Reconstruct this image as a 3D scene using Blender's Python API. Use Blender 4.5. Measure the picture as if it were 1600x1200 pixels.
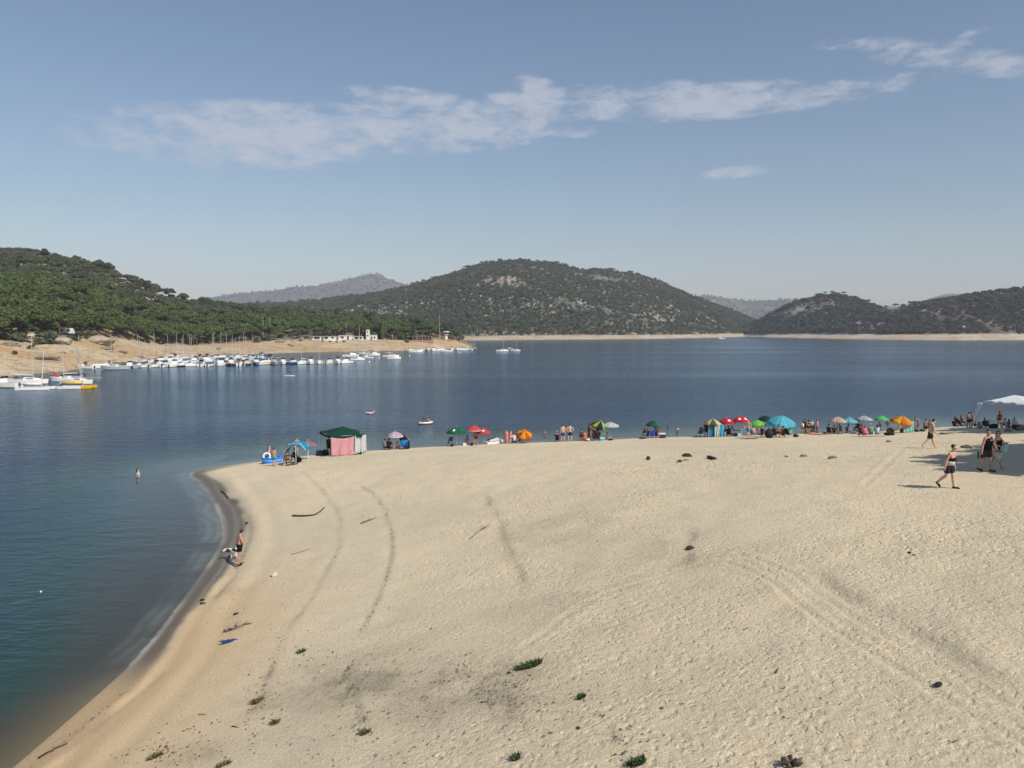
import bpy, bmesh, math, random
import numpy as np
from mathutils import Vector, Matrix, noise as mnoise

for o in list(bpy.data.objects):
    bpy.data.objects.remove(o)
scene = bpy.context.scene
COL = scene.collection

# ------------------------------------------------------------------ camera
H = 11.5                       # camera height over the lake
F = 1200.0                     # focal length in pixels of the 1600 px photo
PITCH = math.atan(85.0 / F)
cam_d = bpy.data.cameras.new('camera')
cam_d.sensor_width = 36.0
cam_d.lens = 36.0 * F / 1600.0
cam_d.clip_start = 0.1
cam_d.clip_end = 20000
cam = bpy.data.objects.new('camera', cam_d)
COL.objects.link(cam)
cam.location = (0, 0, H)
cam.rotation_euler = (math.pi / 2 - PITCH, 0, 0)
scene.camera = cam

# ------------------------------------------------------------------ light
SUN_EL = math.radians(44)
SUN_AZ = math.radians(135)     # clockwise from +Y: behind the viewer, to the right
SUN_DIR = Vector((math.sin(SUN_AZ) * math.cos(SUN_EL), math.cos(SUN_AZ) * math.cos(SUN_EL), math.sin(SUN_EL)))
sun_d = bpy.data.lights.new('sun', 'SUN')
sun_d.energy = 4.9
sun_d.angle = math.radians(0.55)
sun_d.color = (1.0, 0.925, 0.81)
sun = bpy.data.objects.new('sun', sun_d)
COL.objects.link(sun)
sun.location = (60, -60, 80)
sun.rotation_euler = (-SUN_DIR).to_track_quat('-Z', 'Y').to_euler()

scene.view_settings.view_transform = 'Standard'
scene.view_settings.look = 'None'
scene.view_settings.exposure = 0.0
scene.view_settings.gamma = 1.0
scene.view_settings.use_curve_mapping = False
scene.cycles.max_bounces = 6
scene.cycles.diffuse_bounces = 2
scene.cycles.glossy_bounces = 2
scene.cycles.transmission_bounces = 2
scene.cycles.transparent_max_bounces = 10
scene.cycles.volume_bounces = 1
scene.cycles.use_denoising = True
scene.cycles.use_adaptive_sampling = True
scene.cycles.adaptive_threshold = 0.02
scene.cycles.sample_clamp_indirect = 4.0
scene.cycles.caustics_reflective = False
scene.cycles.caustics_refractive = False

world = bpy.data.worlds.new('World')
scene.world = world
world.use_nodes = True
world.cycles.sampling_method = 'MANUAL'
world.cycles.sample_map_resolution = 512
wn = world.node_tree.nodes
wl = world.node_tree.links
wn.clear()
w_out = wn.new('ShaderNodeOutputWorld')
sky = wn.new('ShaderNodeTexSky')
sky.sky_type = 'NISHITA'
sky.sun_disc = False
sky.sun_elevation = SUN_EL
sky.sun_rotation = SUN_AZ
sky.altitude = 300
sky.air_density = 1.25
sky.dust_density = 0.9
sky.ozone_density = 2.6
bg = wn.new('ShaderNodeBackground')
bg.inputs['Strength'].default_value = 0.094
wl.new(sky.outputs['Color'], bg.inputs['Color'])


def wmath(op, a, b=None, c=None, clamp=False):
    n = wn.new('ShaderNodeMath')
    n.operation = op
    n.use_clamp = clamp
    for i, v in enumerate((a, b, c)):
        if v is None:
            continue
        if isinstance(v, (int, float)):
            n.inputs[i].default_value = v
        else:
            wl.new(v, n.inputs[i])
    return n.outputs[0]


# thin clouds: streaks of broken cirrus all round the sky, in azimuth / elevation
tc = wn.new('ShaderNodeTexCoord')
sep = wn.new('ShaderNodeSeparateXYZ')
wl.new(tc.outputs['Generated'], sep.inputs[0])
az = wmath('ARCTAN2', sep.outputs['X'], sep.outputs['Y'])
el = wmath('ARCSINE', sep.outputs['Z'])
comb = wn.new('ShaderNodeCombineXYZ')
wl.new(wmath('MULTIPLY', az, 1.0), comb.inputs[0])
wl.new(wmath('MULTIPLY', el, 2.6), comb.inputs[1])
nz1 = wn.new('ShaderNodeTexNoise')
nz1.inputs['Scale'].default_value = 21.0
nz1.inputs['Detail'].default_value = 9.0
nz1.inputs['Roughness'].default_value = 0.66
nz1.inputs['Distortion'].default_value = 0.25
wl.new(comb.outputs[0], nz1.inputs['Vector'])
nz2 = wn.new('ShaderNodeTexNoise')
nz2.inputs['Scale'].default_value = 5.0
nz2.inputs['Detail'].default_value = 5.0
wl.new(comb.outputs[0], nz2.inputs['Vector'])


def px_azel(px, py):
    x = (px - 800) / F
    zc = (600 - py) / F
    d = Vector((x, math.cos(PITCH) + zc * math.sin(PITCH), -math.sin(PITCH) + zc * math.cos(PITCH))).normalized()
    return math.atan2(d.x, d.y), math.asin(d.z)


CLOUDS = []   # az, el, half length, half height, slope, weight
for (x0, y0, hl, hh, slope, wgt) in (
        (395, 212, 270, 52, -0.05, 0.90), (650, 198, 270, 44, -0.03, 1.0), (850, 165, 130, 34, -0.06, 0.85),
        (1060, 158, 230, 32, 0.02, 1.0), (1290, 148, 190, 19, -0.04, 0.80),
        (640, 154, 110, 18, 0.06, 0.75), (840, 138, 44, 20, 0.2, 0.85), (1530, 98, 150, 20, 0.22, 0.85), (1370, 70, 90, 12, 0.12, 0.55),
        (1500, 68, 40, 13, -0.3, 0.5), (1150, 269, 60, 10, -0.04, 0.75), (890, 207, 60, 11, 0.0, 0.55)):
    a0, e0 = px_azel(x0, y0)
    CLOUDS.append((a0, e0, hl / F, hh / F, -slope, wgt))
for k, (a0, e0) in enumerate(((1.25, 0.36), (2.3, 0.25), (-1.4, 0.3), (-2.5, 0.4), (0.2, 0.75))):
    CLOUDS.append((a0, e0, 0.22 + 0.03 * (k % 3), 0.035 + 0.008 * (k % 2), 0.04 * (k % 3 - 1), 0.9))
mask = None
for (a0, e0, ra, re, sl, wgt) in CLOUDS:
    da = wmath('SUBTRACT', az, a0)
    de = wmath('SUBTRACT', wmath('SUBTRACT', el, e0), wmath('MULTIPLY', da, sl))
    qa = wmath('POWER', wmath('ABSOLUTE', wmath('DIVIDE', da, ra)), 2.0)
    qe = wmath('POWER', wmath('ABSOLUTE', wmath('DIVIDE', de, re)), 2.0)
    m = wmath('MULTIPLY', wmath('SUBTRACT', 1.0, wmath('ADD', qa, qe), clamp=True), wgt)
    mask = m if mask is None else wmath('MAXIMUM', mask, m)
dens = wmath('ADD', wmath('MULTIPLY', wmath('POWER', mask, 0.55), 1.05), wmath('MULTIPLY', wmath('SUBTRACT', nz1.outputs['Fac'], 0.53), 2.9))
dens = wmath('ADD', dens, wmath('MULTIPLY', wmath('SUBTRACT', nz2.outputs['Fac'], 0.55), 1.3))
mr = wn.new('ShaderNodeMapRange')
mr.interpolation_type = 'SMOOTHSTEP'
mr.inputs['From Min'].default_value = 0.10
mr.inputs['From Max'].default_value = 1.12
mr.inputs['To Max'].default_value = 0.74
wl.new(dens, mr.inputs['Value'])
alpha = wmath('MULTIPLY', mr.outputs[0], wmath('MULTIPLY', mask, 3.5, clamp=True))
bgc = wn.new('ShaderNodeBackground')
bgc.inputs['Color'].default_value = (0.62, 0.655, 0.735, 1)
bgc.inputs['Strength'].default_value = 0.86
mixw = wn.new('ShaderNodeMixShader')
wl.new(alpha, mixw.inputs[0])
wl.new(bg.outputs[0], mixw.inputs[1])
wl.new(bgc.outputs[0], mixw.inputs[2])
wl.new(mixw.outputs[0], w_out.inputs['Surface'])

# ------------------------------------------------------------------ helpers
RNG = np.random.default_rng(7)
random.seed(7)


def ray_dir(px, py):
    x = (px - 800) / F
    zc = (600 - py) / F
    return np.array((x, math.cos(PITCH) + zc * math.sin(PITCH), -math.sin(PITCH) + zc * math.cos(PITCH)))


def unproj(px, py, z=0.0):
    d = ray_dir(px, py)
    t = (z - H) / d[2]
    return d[0] * t, d[1] * t


def hash2(ix, iy, seed):
    n = (ix.astype(np.int64) * 374761393 + iy.astype(np.int64) * 668265263 + seed * 1442695041) & 0x7fffffff
    n = ((n ^ (n >> 13)) * 1274126177) & 0x7fffffff
    n = n ^ (n >> 16)
    return (n & 0xffff) / 65535.0


def vnoise(x, y, seed=0):
    x = np.asarray(x, float)
    y = np.asarray(y, float)
    ix = np.floor(x)
    iy = np.floor(y)
    fx = x - ix
    fy = y - iy
    fx = fx * fx * (3 - 2 * fx)
    fy = fy * fy * (3 - 2 * fy)
    a = hash2(ix, iy, seed)
    b = hash2(ix + 1, iy, seed)
    c = hash2(ix, iy + 1, seed)
    d = hash2(ix + 1, iy + 1, seed)
    return a + (b - a) * fx + (c - a) * fy + (a - b - c + d) * fx * fy


def fbm(x, y, scale, octaves=4, seed=0, gain=0.5):
    """fractal noise, about -1 to 1; scale is the longest wavelength"""
    x = np.asarray(x, float) / scale
    y = np.asarray(y, float) / scale
    s = 0.0
    a = 1.0
    t = 0.0
    for k in range(octaves):
        s = s + a * (vnoise(x, y, seed + k * 17) * 2 - 1)
        t += a
        a *= gain
        x = x * 2.03 + 11.3
        y = y * 2.03 + 5.7
    return s / t * 1.6


def sstep(a, b, x):
    t = np.clip((x - a) / (b - a), 0, 1)
    return t * t * (3 - 2 * t)


def dist_polyline(x, y, pts):
    """distance to a polyline, and the position along it"""
    x = np.asarray(x, float)
    y = np.asarray(y, float)
    best = np.full(x.shape, 1e9)
    side = np.zeros(x.shape)
    for (x0, y0), (x1, y1) in zip(pts[:-1], pts[1:]):
        dx, dy = x1 - x0, y1 - y0
        L2 = dx * dx + dy * dy + 1e-9
        t = np.clip(((x - x0) * dx + (y - y0) * dy) / L2, 0, 1)
        ex = x - (x0 + t * dx)
        ey = y - (y0 + t * dy)
        d = np.hypot(ex, ey)
        cr = dx * (y - y0) - dy * (x - x0)
        up = d < best
        best = np.where(up, d, best)
        side = np.where(up, np.sign(cr), side)
    return best, side


def smooth_line(pts, n=6):
    """Catmull-Rom through the points"""
    P = [np.array(p, float) for p in pts]
    P = [2 * P[0] - P[1]] + P + [2 * P[-1] - P[-2]]
    out = []
    for i in range(1, len(P) - 2):
        for k in range(n):
            t = k / n
            out.append(0.5 * ((2 * P[i]) + (-P[i - 1] + P[i + 1]) * t + (2 * P[i - 1] - 5 * P[i] + 4 * P[i + 1] - P[i + 2]) * t * t
                              + (-P[i - 1] + 3 * P[i] - 3 * P[i + 1] + P[i + 2]) * t ** 3))
    out.append(P[-2])
    return [tuple(p) for p in out]


# ---- objects
def tag(o, label=None, cat=None, group=None, kind=None):
    if label:
        o['label'] = label
    if cat:
        o['category'] = cat
    if group:
        o['group'] = group
    if kind:
        o['kind'] = kind
    return o


def link(name, me, mat=None, parent=None, loc=None, rz=None):
    if mat is not None:
        ms = mat if isinstance(mat, (list, tuple)) else [mat]
        if len(me.materials) == 0:
            for m in ms:
                me.materials.append(m)
    o = bpy.data.objects.new(name, me)
    COL.objects.link(o)
    if parent is not None:
        o.parent = parent
    if loc is not None:
        o.location = loc
    if rz is not None:
        o.rotation_euler = (0, 0, rz)
    return o


def empty(name, loc=(0, 0, 0), rz=0.0, scale=1.0):
    o = bpy.data.objects.new(name, None)
    o.empty_display_size = 0.2
    COL.objects.link(o)
    o.location = loc
    o.rotation_euler = (0, 0, rz)
    o.scale = (scale, scale, scale)
    return o


def mesh_np(name, verts, faces, smooth=True):
    me = bpy.data.meshes.new(name)
    verts = np.asarray(verts, np.float32)
    faces = np.asarray(faces, np.int32)
    nf, k = faces.shape
    me.vertices.add(len(verts))
    me.vertices.foreach_set('co', verts.ravel())
    me.loops.add(nf * k)
    me.loops.foreach_set('vertex_index', faces.ravel())
    me.polygons.add(nf)
    me.polygons.foreach_set('loop_start', np.arange(0, nf * k, k, dtype=np.int32))
    me.polygons.foreach_set('loop_total', np.full(nf, k, np.int32))
    if smooth:
        me.polygons.foreach_set('use_smooth', np.ones(nf, bool))
    me.update(calc_edges=True)
    return me


def grid_faces(nr, nc):
    i = np.arange(nr - 1)[:, None] * nc + np.arange(nc - 1)[None, :]
    i = i.ravel()
    return np.stack([i, i + 1, i + nc + 1, i + nc], 1)


def attr(me, name, vals):
    a = me.attributes.new(name, 'FLOAT', 'POINT')
    a.data.foreach_set('value', np.asarray(vals, np.float32).ravel())


class MB:
    """collects simple solids into one mesh"""

    def __init__(s):
        s.v = []
        s.f = []
        s.m = []
        s.cur = 0

    def _add(s, vs, fs):
        b = len(s.v)
        s.v += [tuple(v) for v in vs]
        for f in fs:
            s.f.append([b + i for i in f])
            s.m.append(s.cur)
        return s

    def box(s, c, size, rz=0.0, taper=1.0):
        cx, cy, cz = c
        hx, hy, hz = size[0] / 2, size[1] / 2, size[2] / 2
        vs = []
        for z in (-1, 1):
            k = taper if z > 0 else 1.0
            for (x, y) in ((-1, -1), (1, -1), (1, 1), (-1, 1)):
                X, Y = x * hx * k, y * hy * k
                vs.append((cx + X * math.cos(rz) - Y * math.sin(rz), cy + X * math.sin(rz) + Y * math.cos(rz), cz + z * hz))
        return s._add(vs, [(0, 3, 2, 1), (4, 5, 6, 7), (0, 1, 5, 4), (1, 2, 6, 5), (2, 3, 7, 6), (3, 0, 4, 7)])

    def tube(s, p0, p1, r0, r1=None, n=8, cap=True):
        r1 = r0 if r1 is None else r1
        p0, p1 = Vector(p0), Vector(p1)
        d = (p1 - p0).normalized()
        a = d.orthogonal().normalized()
        b = d.cross(a)
        vs = []
        for p, r in ((p0, r0), (p1, r1)):
            for i in range(n):
                t = 2 * math.pi * i / n
                vs.append(p + (a * math.cos(t) + b * math.sin(t)) * r)
        fs = [(i, (i + 1) % n, n + (i + 1) % n, n + i) for i in range(n)]
        if cap:
            fs += [tuple(range(n))[::-1], tuple(range(n, 2 * n))]
        return s._add(vs, fs)

    def path(s, pts, radii, n=7):
        pts = [Vector(p) for p in pts]
        if isinstance(radii, (int, float)):
            radii = [radii] * len(pts)
        vs = []
        ref = None
        for i, p in enumerate(pts):
            d = (pts[min(i + 1, len(pts) - 1)] - pts[max(i - 1, 0)]).normalized()
            if ref is None:
                ref = d.orthogonal().normalized()
            a = (ref - d * ref.dot(d)).normalized()
            ref = a
            b = d.cross(a)
            for k in range(n):
                t = 2 * math.pi * k / n
                vs.append(p + (a * math.cos(t) + b * math.sin(t)) * radii[i])
        fs = []
        for i in range(len(pts) - 1):
            for k in range(n):
                fs.append((i * n + k, i * n + (k + 1) % n, (i + 1) * n + (k + 1) % n, (i + 1) * n + k))
        fs += [tuple(range(n))[::-1], tuple(range((len(pts) - 1) * n, len(pts) * n))]
        return s._add(vs, fs)

    def ball(s, c, r, n=10, m=6):
        rx, ry, rz = (r, r, r) if isinstance(r, (int, float)) else r
        vs = [(c[0], c[1], c[2] - rz)]
        for j in range(1, m):
            ph = -math.pi / 2 + math.pi * j / m
            for i in range(n):
                t = 2 * math.pi * i / n
                vs.append((c[0] + rx * math.cos(ph) * math.cos(t), c[1] + ry * math.cos(ph) * math.sin(t), c[2] + rz * math.sin(ph)))
        vs.append((c[0], c[1], c[2] + rz))
        fs = [(0, 1 + (i + 1) % n, 1 + i) for i in range(n)]
        for j in range(m - 2):
            for i in range(n):
                a = 1 + j * n
                fs.append((a + i, a + (i + 1) % n, a + n + (i + 1) % n, a + n + i))
        a = 1 + (m - 2) * n
        fs += [(a + i, a + (i + 1) % n, len(vs) - 1) for i in range(n)]
        return s._add(vs, fs)

    def sheet(s, rows, thick=0.0):
        """a grid of points, optionally with thickness"""
        nr, nc = len(rows), len(rows[0])
        P = [Vector(p) for r in rows for p in r]
        fs = [(i * nc + j, i * nc + j + 1, (i + 1) * nc + j + 1, (i + 1) * nc + j) for i in range(nr - 1) for j in range(nc - 1)]
        if not thick:
            return s._add(P, fs)
        N = [Vector((0, 0, 0)) for _ in P]
        for f in fs:
            n = (P[f[1]] - P[f[0]]).cross(P[f[3]] - P[f[0]])
            for i in f:
                N[i] += n
        Q = [p - (n.normalized() if n.length else Vector((0, 0, 1))) * thick for p, n in zip(P, N)]
        n0 = len(P)
        gs = [tuple(n0 + i for i in f[::-1]) for f in fs]
        rim = [i for i in range(nc)] + [i * nc + nc - 1 for i in range(1, nr)] + [(nr - 1) * nc + j for j in range(nc - 2, -1, -1)] + [i * nc for i in range(nr - 2, 0, -1)]
        es = [(rim[(k + 1) % len(rim)], rim[k], n0 + rim[k], n0 + rim[(k + 1) % len(rim)]) for k in range(len(rim))]
        return s._add(P + Q, fs + gs + es)

    def loft(s, rings, cap=True):
        n = len(rings[0])
        vs = [p for r in rings for p in r]
        fs = []
        for i in range(len(rings) - 1):
            for k in range(n):
                fs.append((i * n + k, i * n + (k + 1) % n, (i + 1) * n + (k + 1) % n, (i + 1) * n + k))
        if cap:
            fs += [tuple(range(n))[::-1], tuple(range((len(rings) - 1) * n, len(rings) * n))]
        return s._add(vs, fs)

    def mesh(s, name, smooth=False):
        me = bpy.data.meshes.new(name)
        me.from_pydata(s.v, [], s.f)
        me.polygons.foreach_set('material_index', s.m)
        if smooth:
            me.polygons.foreach_set('use_smooth', [True] * len(s.f))
        me.update()
        return me

    def build(s, name, mat, parent=None, smooth=False, loc=None, rz=None):
        return link(name, s.mesh(name, smooth), mat, parent, loc, rz)


# ---- materials
def new_mat(name):
    m = bpy.data.materials.new(name)
    m.use_nodes = True
    nt = m.node_tree
    b = nt.nodes['Principled BSDF']
    return m, nt, b


def N(nt, t, **kw):
    n = nt.nodes.new(t)
    for k, v in kw.items():
        setattr(n, k, v)
    return n


def setv(nt, sock, v):
    if hasattr(v, 'is_output') or isinstance(v, bpy.types.NodeSocket):
        nt.links.new(v, sock)
    elif isinstance(v, (tuple, list)) and len(v) == 3 and sock.type == 'RGBA':
        sock.default_value = (*v, 1)
    else:
        sock.default_value = v


def M_(nt, op, a, b=None, c=None, clamp=False):
    n = N(nt, 'ShaderNodeMath', operation=op, use_clamp=clamp)
    for i, v in enumerate((a, b, c)):
        if v is not None:
            setv(nt, n.inputs[i], v)
    return n.outputs[0]


def MIX(nt, f, a, b, blend='MIX'):
    n = N(nt, 'ShaderNodeMix', data_type='RGBA', blend_type=blend)
    setv(nt, n.inputs[0], f)
    setv(nt, n.inputs[6], a)
    setv(nt, n.inputs[7], b)
    return n.outputs[2]


def RAMP(nt, v, a, b, lo=0.0, hi=1.0):
    n = N(nt, 'ShaderNodeMapRange', interpolation_type='SMOOTHSTEP')
    setv(nt, n.inputs['Value'], v)
    n.inputs['From Min'].default_value = a
    n.inputs['From Max'].default_value = b
    n.inputs['To Min'].default_value = lo
    n.inputs['To Max'].default_value = hi
    return n.outputs[0]


def NOISE(nt, scale, detail=4.0, rough=0.55, vec=None, dist=0.0):
    n = N(nt, 'ShaderNodeTexNoise')
    n.inputs['Scale'].default_value = scale
    n.inputs['Detail'].default_value = detail
    n.inputs['Roughness'].default_value = rough
    n.inputs['Distortion'].default_value = dist
    if vec is None:
        g = N(nt, 'ShaderNodeNewGeometry')
        vec = g.outputs['Position']
    nt.links.new(vec, n.inputs['Vector'])
    return n.outputs['Fac']


def ATTR(nt, name):
    return N(nt, 'ShaderNodeAttribute', attribute_name=name).outputs['Fac']


def BUMP(nt, b, height, strength=0.5, dist=0.1):
    n = N(nt, 'ShaderNodeBump')
    n.inputs['Strength'].default_value = strength
    n.inputs['Distance'].default_value = dist
    nt.links.new(height, n.inputs['Height'])
    nt.links.new(n.outputs[0], b.inputs['Normal'])
    return n


_MC = {}


def mat(name, col, rough=0.6, var=0.12, scale=3.0, metal=0.0, spec=None, sheen=0.0, coord='Object', trans=0.0):
    """plain material with a little procedural unevenness"""
    key = (name, tuple(col))
    if key in _MC:
        return _MC[key]
    m, nt, b = new_mat(name)
    t = N(nt, 'ShaderNodeTexCoord')
    nz = NOISE(nt, scale, 5.0, 0.6, t.outputs[coord])
    lo = tuple(c * (1 - var) for c in col)
    hi = tuple(min(1.0, c * (1 + var)) for c in col)
    c = MIX(nt, RAMP(nt, nz, 0.3, 0.7), lo, hi)
    nt.links.new(c, b.inputs['Base Color'])
    b.inputs['Roughness'].default_value = rough
    b.inputs['Metallic'].default_value = metal
    if spec is not None:
        b.inputs['Specular IOR Level'].default_value = spec
    if trans:
        # thin cloth lets some sunlight through
        tr = N(nt, 'ShaderNodeBsdfTranslucent')
        nt.links.new(c, tr.inputs['Color'])
        mx = N(nt, 'ShaderNodeMixShader')
        mx.inputs[0].default_value = trans
        nt.links.new(b.outputs[0], mx.inputs[1])
        nt.links.new(tr.outputs[0], mx.inputs[2])
        nt.links.new(mx.outputs[0], nt.nodes['Material Output'].inputs['Surface'])
    _MC[key] = m
    return m

# ------------------------------------------------------------------ the beach
# waterline of the sandy point, from the near left round the tip and along the far side
SHORE_L = [(-13.6, -30), (-13.4, 5)] + [unproj(*p) for p in ((20, 1200), (180, 1062), (250, 985), (300, 918), (332, 872), (349, 832), (338, 793), (314, 757), (296, 744))]
SHORE_F = [unproj(*p) for p in ((296, 744), (303, 737), (330, 731), (400, 721.5), (490, 711), (575, 704.5), (650, 699.5), (760, 694), (900, 689), (1000, 684.5), (1100, 682), (1250, 678), (1350, 675), (1450, 670), (1480, 667))]
SHORE_F += [(60, 91), (75, 96), (120, 104)]
SHORE_L = smooth_line(SHORE_L, 5)
SHORE_F = smooth_line(SHORE_F, 5)
SHORE = SHORE_L + SHORE_F[1:]


def sand_base(x, y):
    dl, _ = dist_polyline(x, y, SHORE_L)
    df, _ = dist_polyline(x, y, SHORE_F)
    ds, side = dist_polyline(x, y, SHORE)
    land = side < 0
    wob = fbm(x, y, 9.0, 3, 5) * 0.10
    a = 0.04 * dl + 0.165 * np.maximum(dl - 1.2, 0) + 0.02
    b = 0.05 * df + 0.080 * np.maximum(df - 1.5, 0) + 0.02
    hl = (a ** -4.0 + b ** -4.0) ** -0.25
    hl = hl + wob * sstep(1.0, 6.0, ds)
    hw = -((0.07 + 0.10 * sstep(34, 22, y)) * ds + 0.007 * ds ** 2 * (1 + 6.0 * sstep(36, 18, y)))
    hw = np.maximum(hw, -9.0)
    return np.where(land, hl, hw), np.where(land, ds, -ds)


GX0, GX1, GY0, GY1, GS = -46.0, 96.0, -16.0, 126.0, 0.5
_gx = np.arange(GX0, GX1 + GS, GS)
_gy = np.arange(GY0, GY1 + GS, GS)
_GXX, _GYY = np.meshgrid(_gx, _gy)
_BASE, _SD = sand_base(_GXX, _GYY)


def bil(A, x, y):
    fx = np.clip((np.asarray(x, float) - GX0) / GS, 0, A.shape[1] - 1.001)
    fy = np.clip((np.asarray(y, float) - GY0) / GS, 0, A.shape[0] - 1.001)
    ix = fx.astype(int)
    iy = fy.astype(int)
    fx = fx - ix
    fy = fy - iy
    return (A[iy, ix] * (1 - fx) + A[iy, ix + 1] * fx) * (1 - fy) + (A[iy + 1, ix] * (1 - fx) + A[iy + 1, ix + 1] * fx) * fy


def gz(x, y):
    return float(bil(_BASE, np.array([x]), np.array([y]))[0])


_T = np.arange(6.0, 150.0, 0.04)


def G(px, py):
    """the point of the beach seen at a pixel of the photograph"""
    d = ray_dir(px, py)
    X, Y, Z = d[0] * _T, d[1] * _T, H + d[2] * _T
    g = bil(_BASE, X, Y)
    hit = np.nonzero(Z < np.maximum(g, -0.02))[0]
    i = hit[0] if len(hit) else len(_T) - 1
    return float(X[i]), float(Y[i]), float(max(g[i], -0.02))


def GP(pts, n=5):
    return smooth_line([G(*p)[:2] for p in pts], n)


def axis(segs):
    out = [segs[0][0]]
    for a, b, s0, s1 in segs:
        x = a
        while x < b - 1e-6:
            t = (x - a) / (b - a)
            x = min(b, x + s0 + (s1 - s0) * t)
            out.append(x)
    return np.array(out)


ax = axis([(-46, -27, 1.6, 0.3), (-27, -15, 0.28, 0.13), (-15, 24, 0.11, 0.11), (24, 40, 0.13, 0.3), (40, 96, 0.35, 2.0)])
ay = axis([(-16, 10, 1.4, 0.25), (10, 36, 0.085, 0.12), (36, 92, 0.12, 0.28), (92, 126, 0.4, 3.0)])
SX, SY = np.meshgrid(ax, ay)
hb, sd = sand_base(SX, SY)

# trampled sand: band-passed noise tiles (footprints, scuffs) laid over the beach
TN, TS = 1024, 0.06


def band(l0, l1, seed):
    r = np.random.default_rng(seed)
    f = np.fft.fft2(r.standard_normal((TN, TN)))
    k = np.fft.fftfreq(TN, TS)
    kk = np.hypot(*np.meshgrid(k, k)) + 1e-9
    w = np.exp(-((np.log(1 / kk) - math.log(math.sqrt(l0 * l1))) / (0.5 * math.log(l1 / l0))) ** 2)
    n = np.fft.ifft2(f * w).real
    return n / n.std()


def tile(A, x, y, rot=0.0):
    xr = x * math.cos(rot) - y * math.sin(rot)
    yr = x * math.sin(rot) + y * math.cos(rot)
    fx = (xr / TS) % TN
    fy = (yr / TS) % TN
    ix = fx.astype(int)
    iy = fy.astype(int)
    fx = fx - ix
    fy = fy - iy
    i2 = (ix + 1) % TN
    j2 = (iy + 1) % TN
    ix %= TN
    iy %= TN
    return (A[iy, ix] * (1 - fx) + A[iy, i2] * fx) * (1 - fy) + (A[j2, ix] * (1 - fx) + A[j2, i2] * fx) * fy


n1 = tile(band(0.20, 0.42, 3), SX, SY, 0.3)
n2 = tile(band(0.30, 0.55, 4), SX, SY, 1.1)
n3 = tile(band(1.4, 3.5, 9), SX, SY, 2.0)
dry = sstep(1.0, 6.0, sd)
tramp = np.clip(0.26 + 0.46 * sstep(5, 22, sd) + 0.45 * fbm(SX, SY, 11, 4, 21) + 0.30 * fbm(SX, SY, 3, 3, 22), 0.12, 1.05)
dent = -np.maximum(n1 - 0.1, 0) * 0.030 + np.minimum(n1 + 0.6, 0) * -0.005
dent2 = -np.maximum(n2 - 0.6, 0) * 0.018
rel = (dent + dent2) * tramp * dry + n3 * 0.008 * dry

deb = np.zeros_like(SX)        # dark plant litter washed into strand lines
gry = np.zeros_like(SX)        # greyer, coarser sand


LINES = []


def strand(pts, w, dark=0.0, step=0.0, grey=0.0, i0=0.0, broken=0.5, seed=0):
    global rel, deb, gry
    L = GP(pts)
    xs = [p[0] for p in L]
    ys = [p[1] for p in L]
    sel = (SX > min(xs) - 4) & (SX < max(xs) + 4) & (SY > min(ys) - 4) & (SY < max(ys) + 4)
    x, y = SX[sel], SY[sel]
    d, s = dist_polyline(x, y, L)
    e = d * s + fbm(x, y, 1.6, 3, 31 + seed) * w * 0.9
    core = np.exp(-(e / w) ** 2)
    br = np.clip(0.45 + broken * fbm(x, y, 1.1, 4, 41 + seed) * 2.2, 0, 1)
    ends = np.minimum(np.hypot(x - xs[0], y - ys[0]), np.hypot(x - xs[-1], y - ys[-1]))
    fade = sstep(0.0, 2.0, ends)
    deb[sel] = np.maximum(deb[sel], core * br * dark * 0.75 * fade)
    LINES.append((L, w, dark))
    gry[sel] = np.maximum(gry[sel], np.exp(-(e / (w * 2.4)) ** 2) * (0.45 + 0.55 * br) * grey * 0.75 * fade)
    rel[sel] += 0.95 * step * (0.5 + 0.5 * br) * (np.tanh(e / (w * 0.8)) * np.exp(-(e / (w * 5)) ** 2)) * fade


strand(((470, 735), (500, 762), (525, 795), (532, 825), (527, 860), (505, 905), (470, 960), (440, 1000)), 0.09, 0.14, 0.03, 0.2, seed=1)
strand(((448, 990), (430, 1030), (412, 1075), (395, 1120), (385, 1140)), 0.10, 0.55, 0.03, 0.3, broken=0.9, seed=2)
strand(((560, 755), (590, 780), (606, 810), (613, 840), (612, 870), (604, 905), (585, 950), (560, 1000)), 0.08, 0.30, 0.035, 0.22, broken=0.9, seed=3)
strand(((755, 768), (770, 795), (787, 825), (800, 858), (815, 900), (828, 930)), 0.13, 0.16, 0.04, 0.25, broken=0.9, seed=4)
strand(((556, 1030), (548, 1060), (556, 1085), (562, 1110), (575, 1150)), 0.10, 0.9, 0.06, 0.4, seed=5)
strand(((1250, 885), (1300, 912), (1350, 938), (1400, 968), (1450, 995), (1500, 1025), (1560, 1060), (1620, 1095)), 0.20, 0.03, 0.07, 0.30, broken=0.6, seed=6)
strand(((930, 1115), (955, 1140), (975, 1180), (985, 1210)), 0.09, 0.85, 0.06, 0.5, seed=7)
strand(((1070, 815), (1085, 840), (1075, 858), (1095, 895)), 0.16, 0.22, 0.04, 0.35, broken=0.9, seed=8)
strand(((335, 760), (352, 775), (380, 800), (392, 825), (378, 880), (340, 930), (320, 950)), 0.12, 0.35, 0.03, 0.2, seed=9)
strand(((700, 1045), (760, 1075), (800, 1095), (820, 1140), (838, 1185)), 0.22, 0.32, 0.02, 0.5, seed=10)
strand(((300, 1140), (250, 1190), (240, 1210)), 0.2, 0.55, 0.02, 0.4, seed=11)
strand(((530, 1040), (590, 1030), (620, 1050), (640, 1100)), 0.5, 0.40, 0.0, 0.5, seed=12)
strand(((215, 1065), (150, 1120), (90, 1170), (40, 1205)), 0.06, 0.5, 0.0, 0.2, seed=13)
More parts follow.
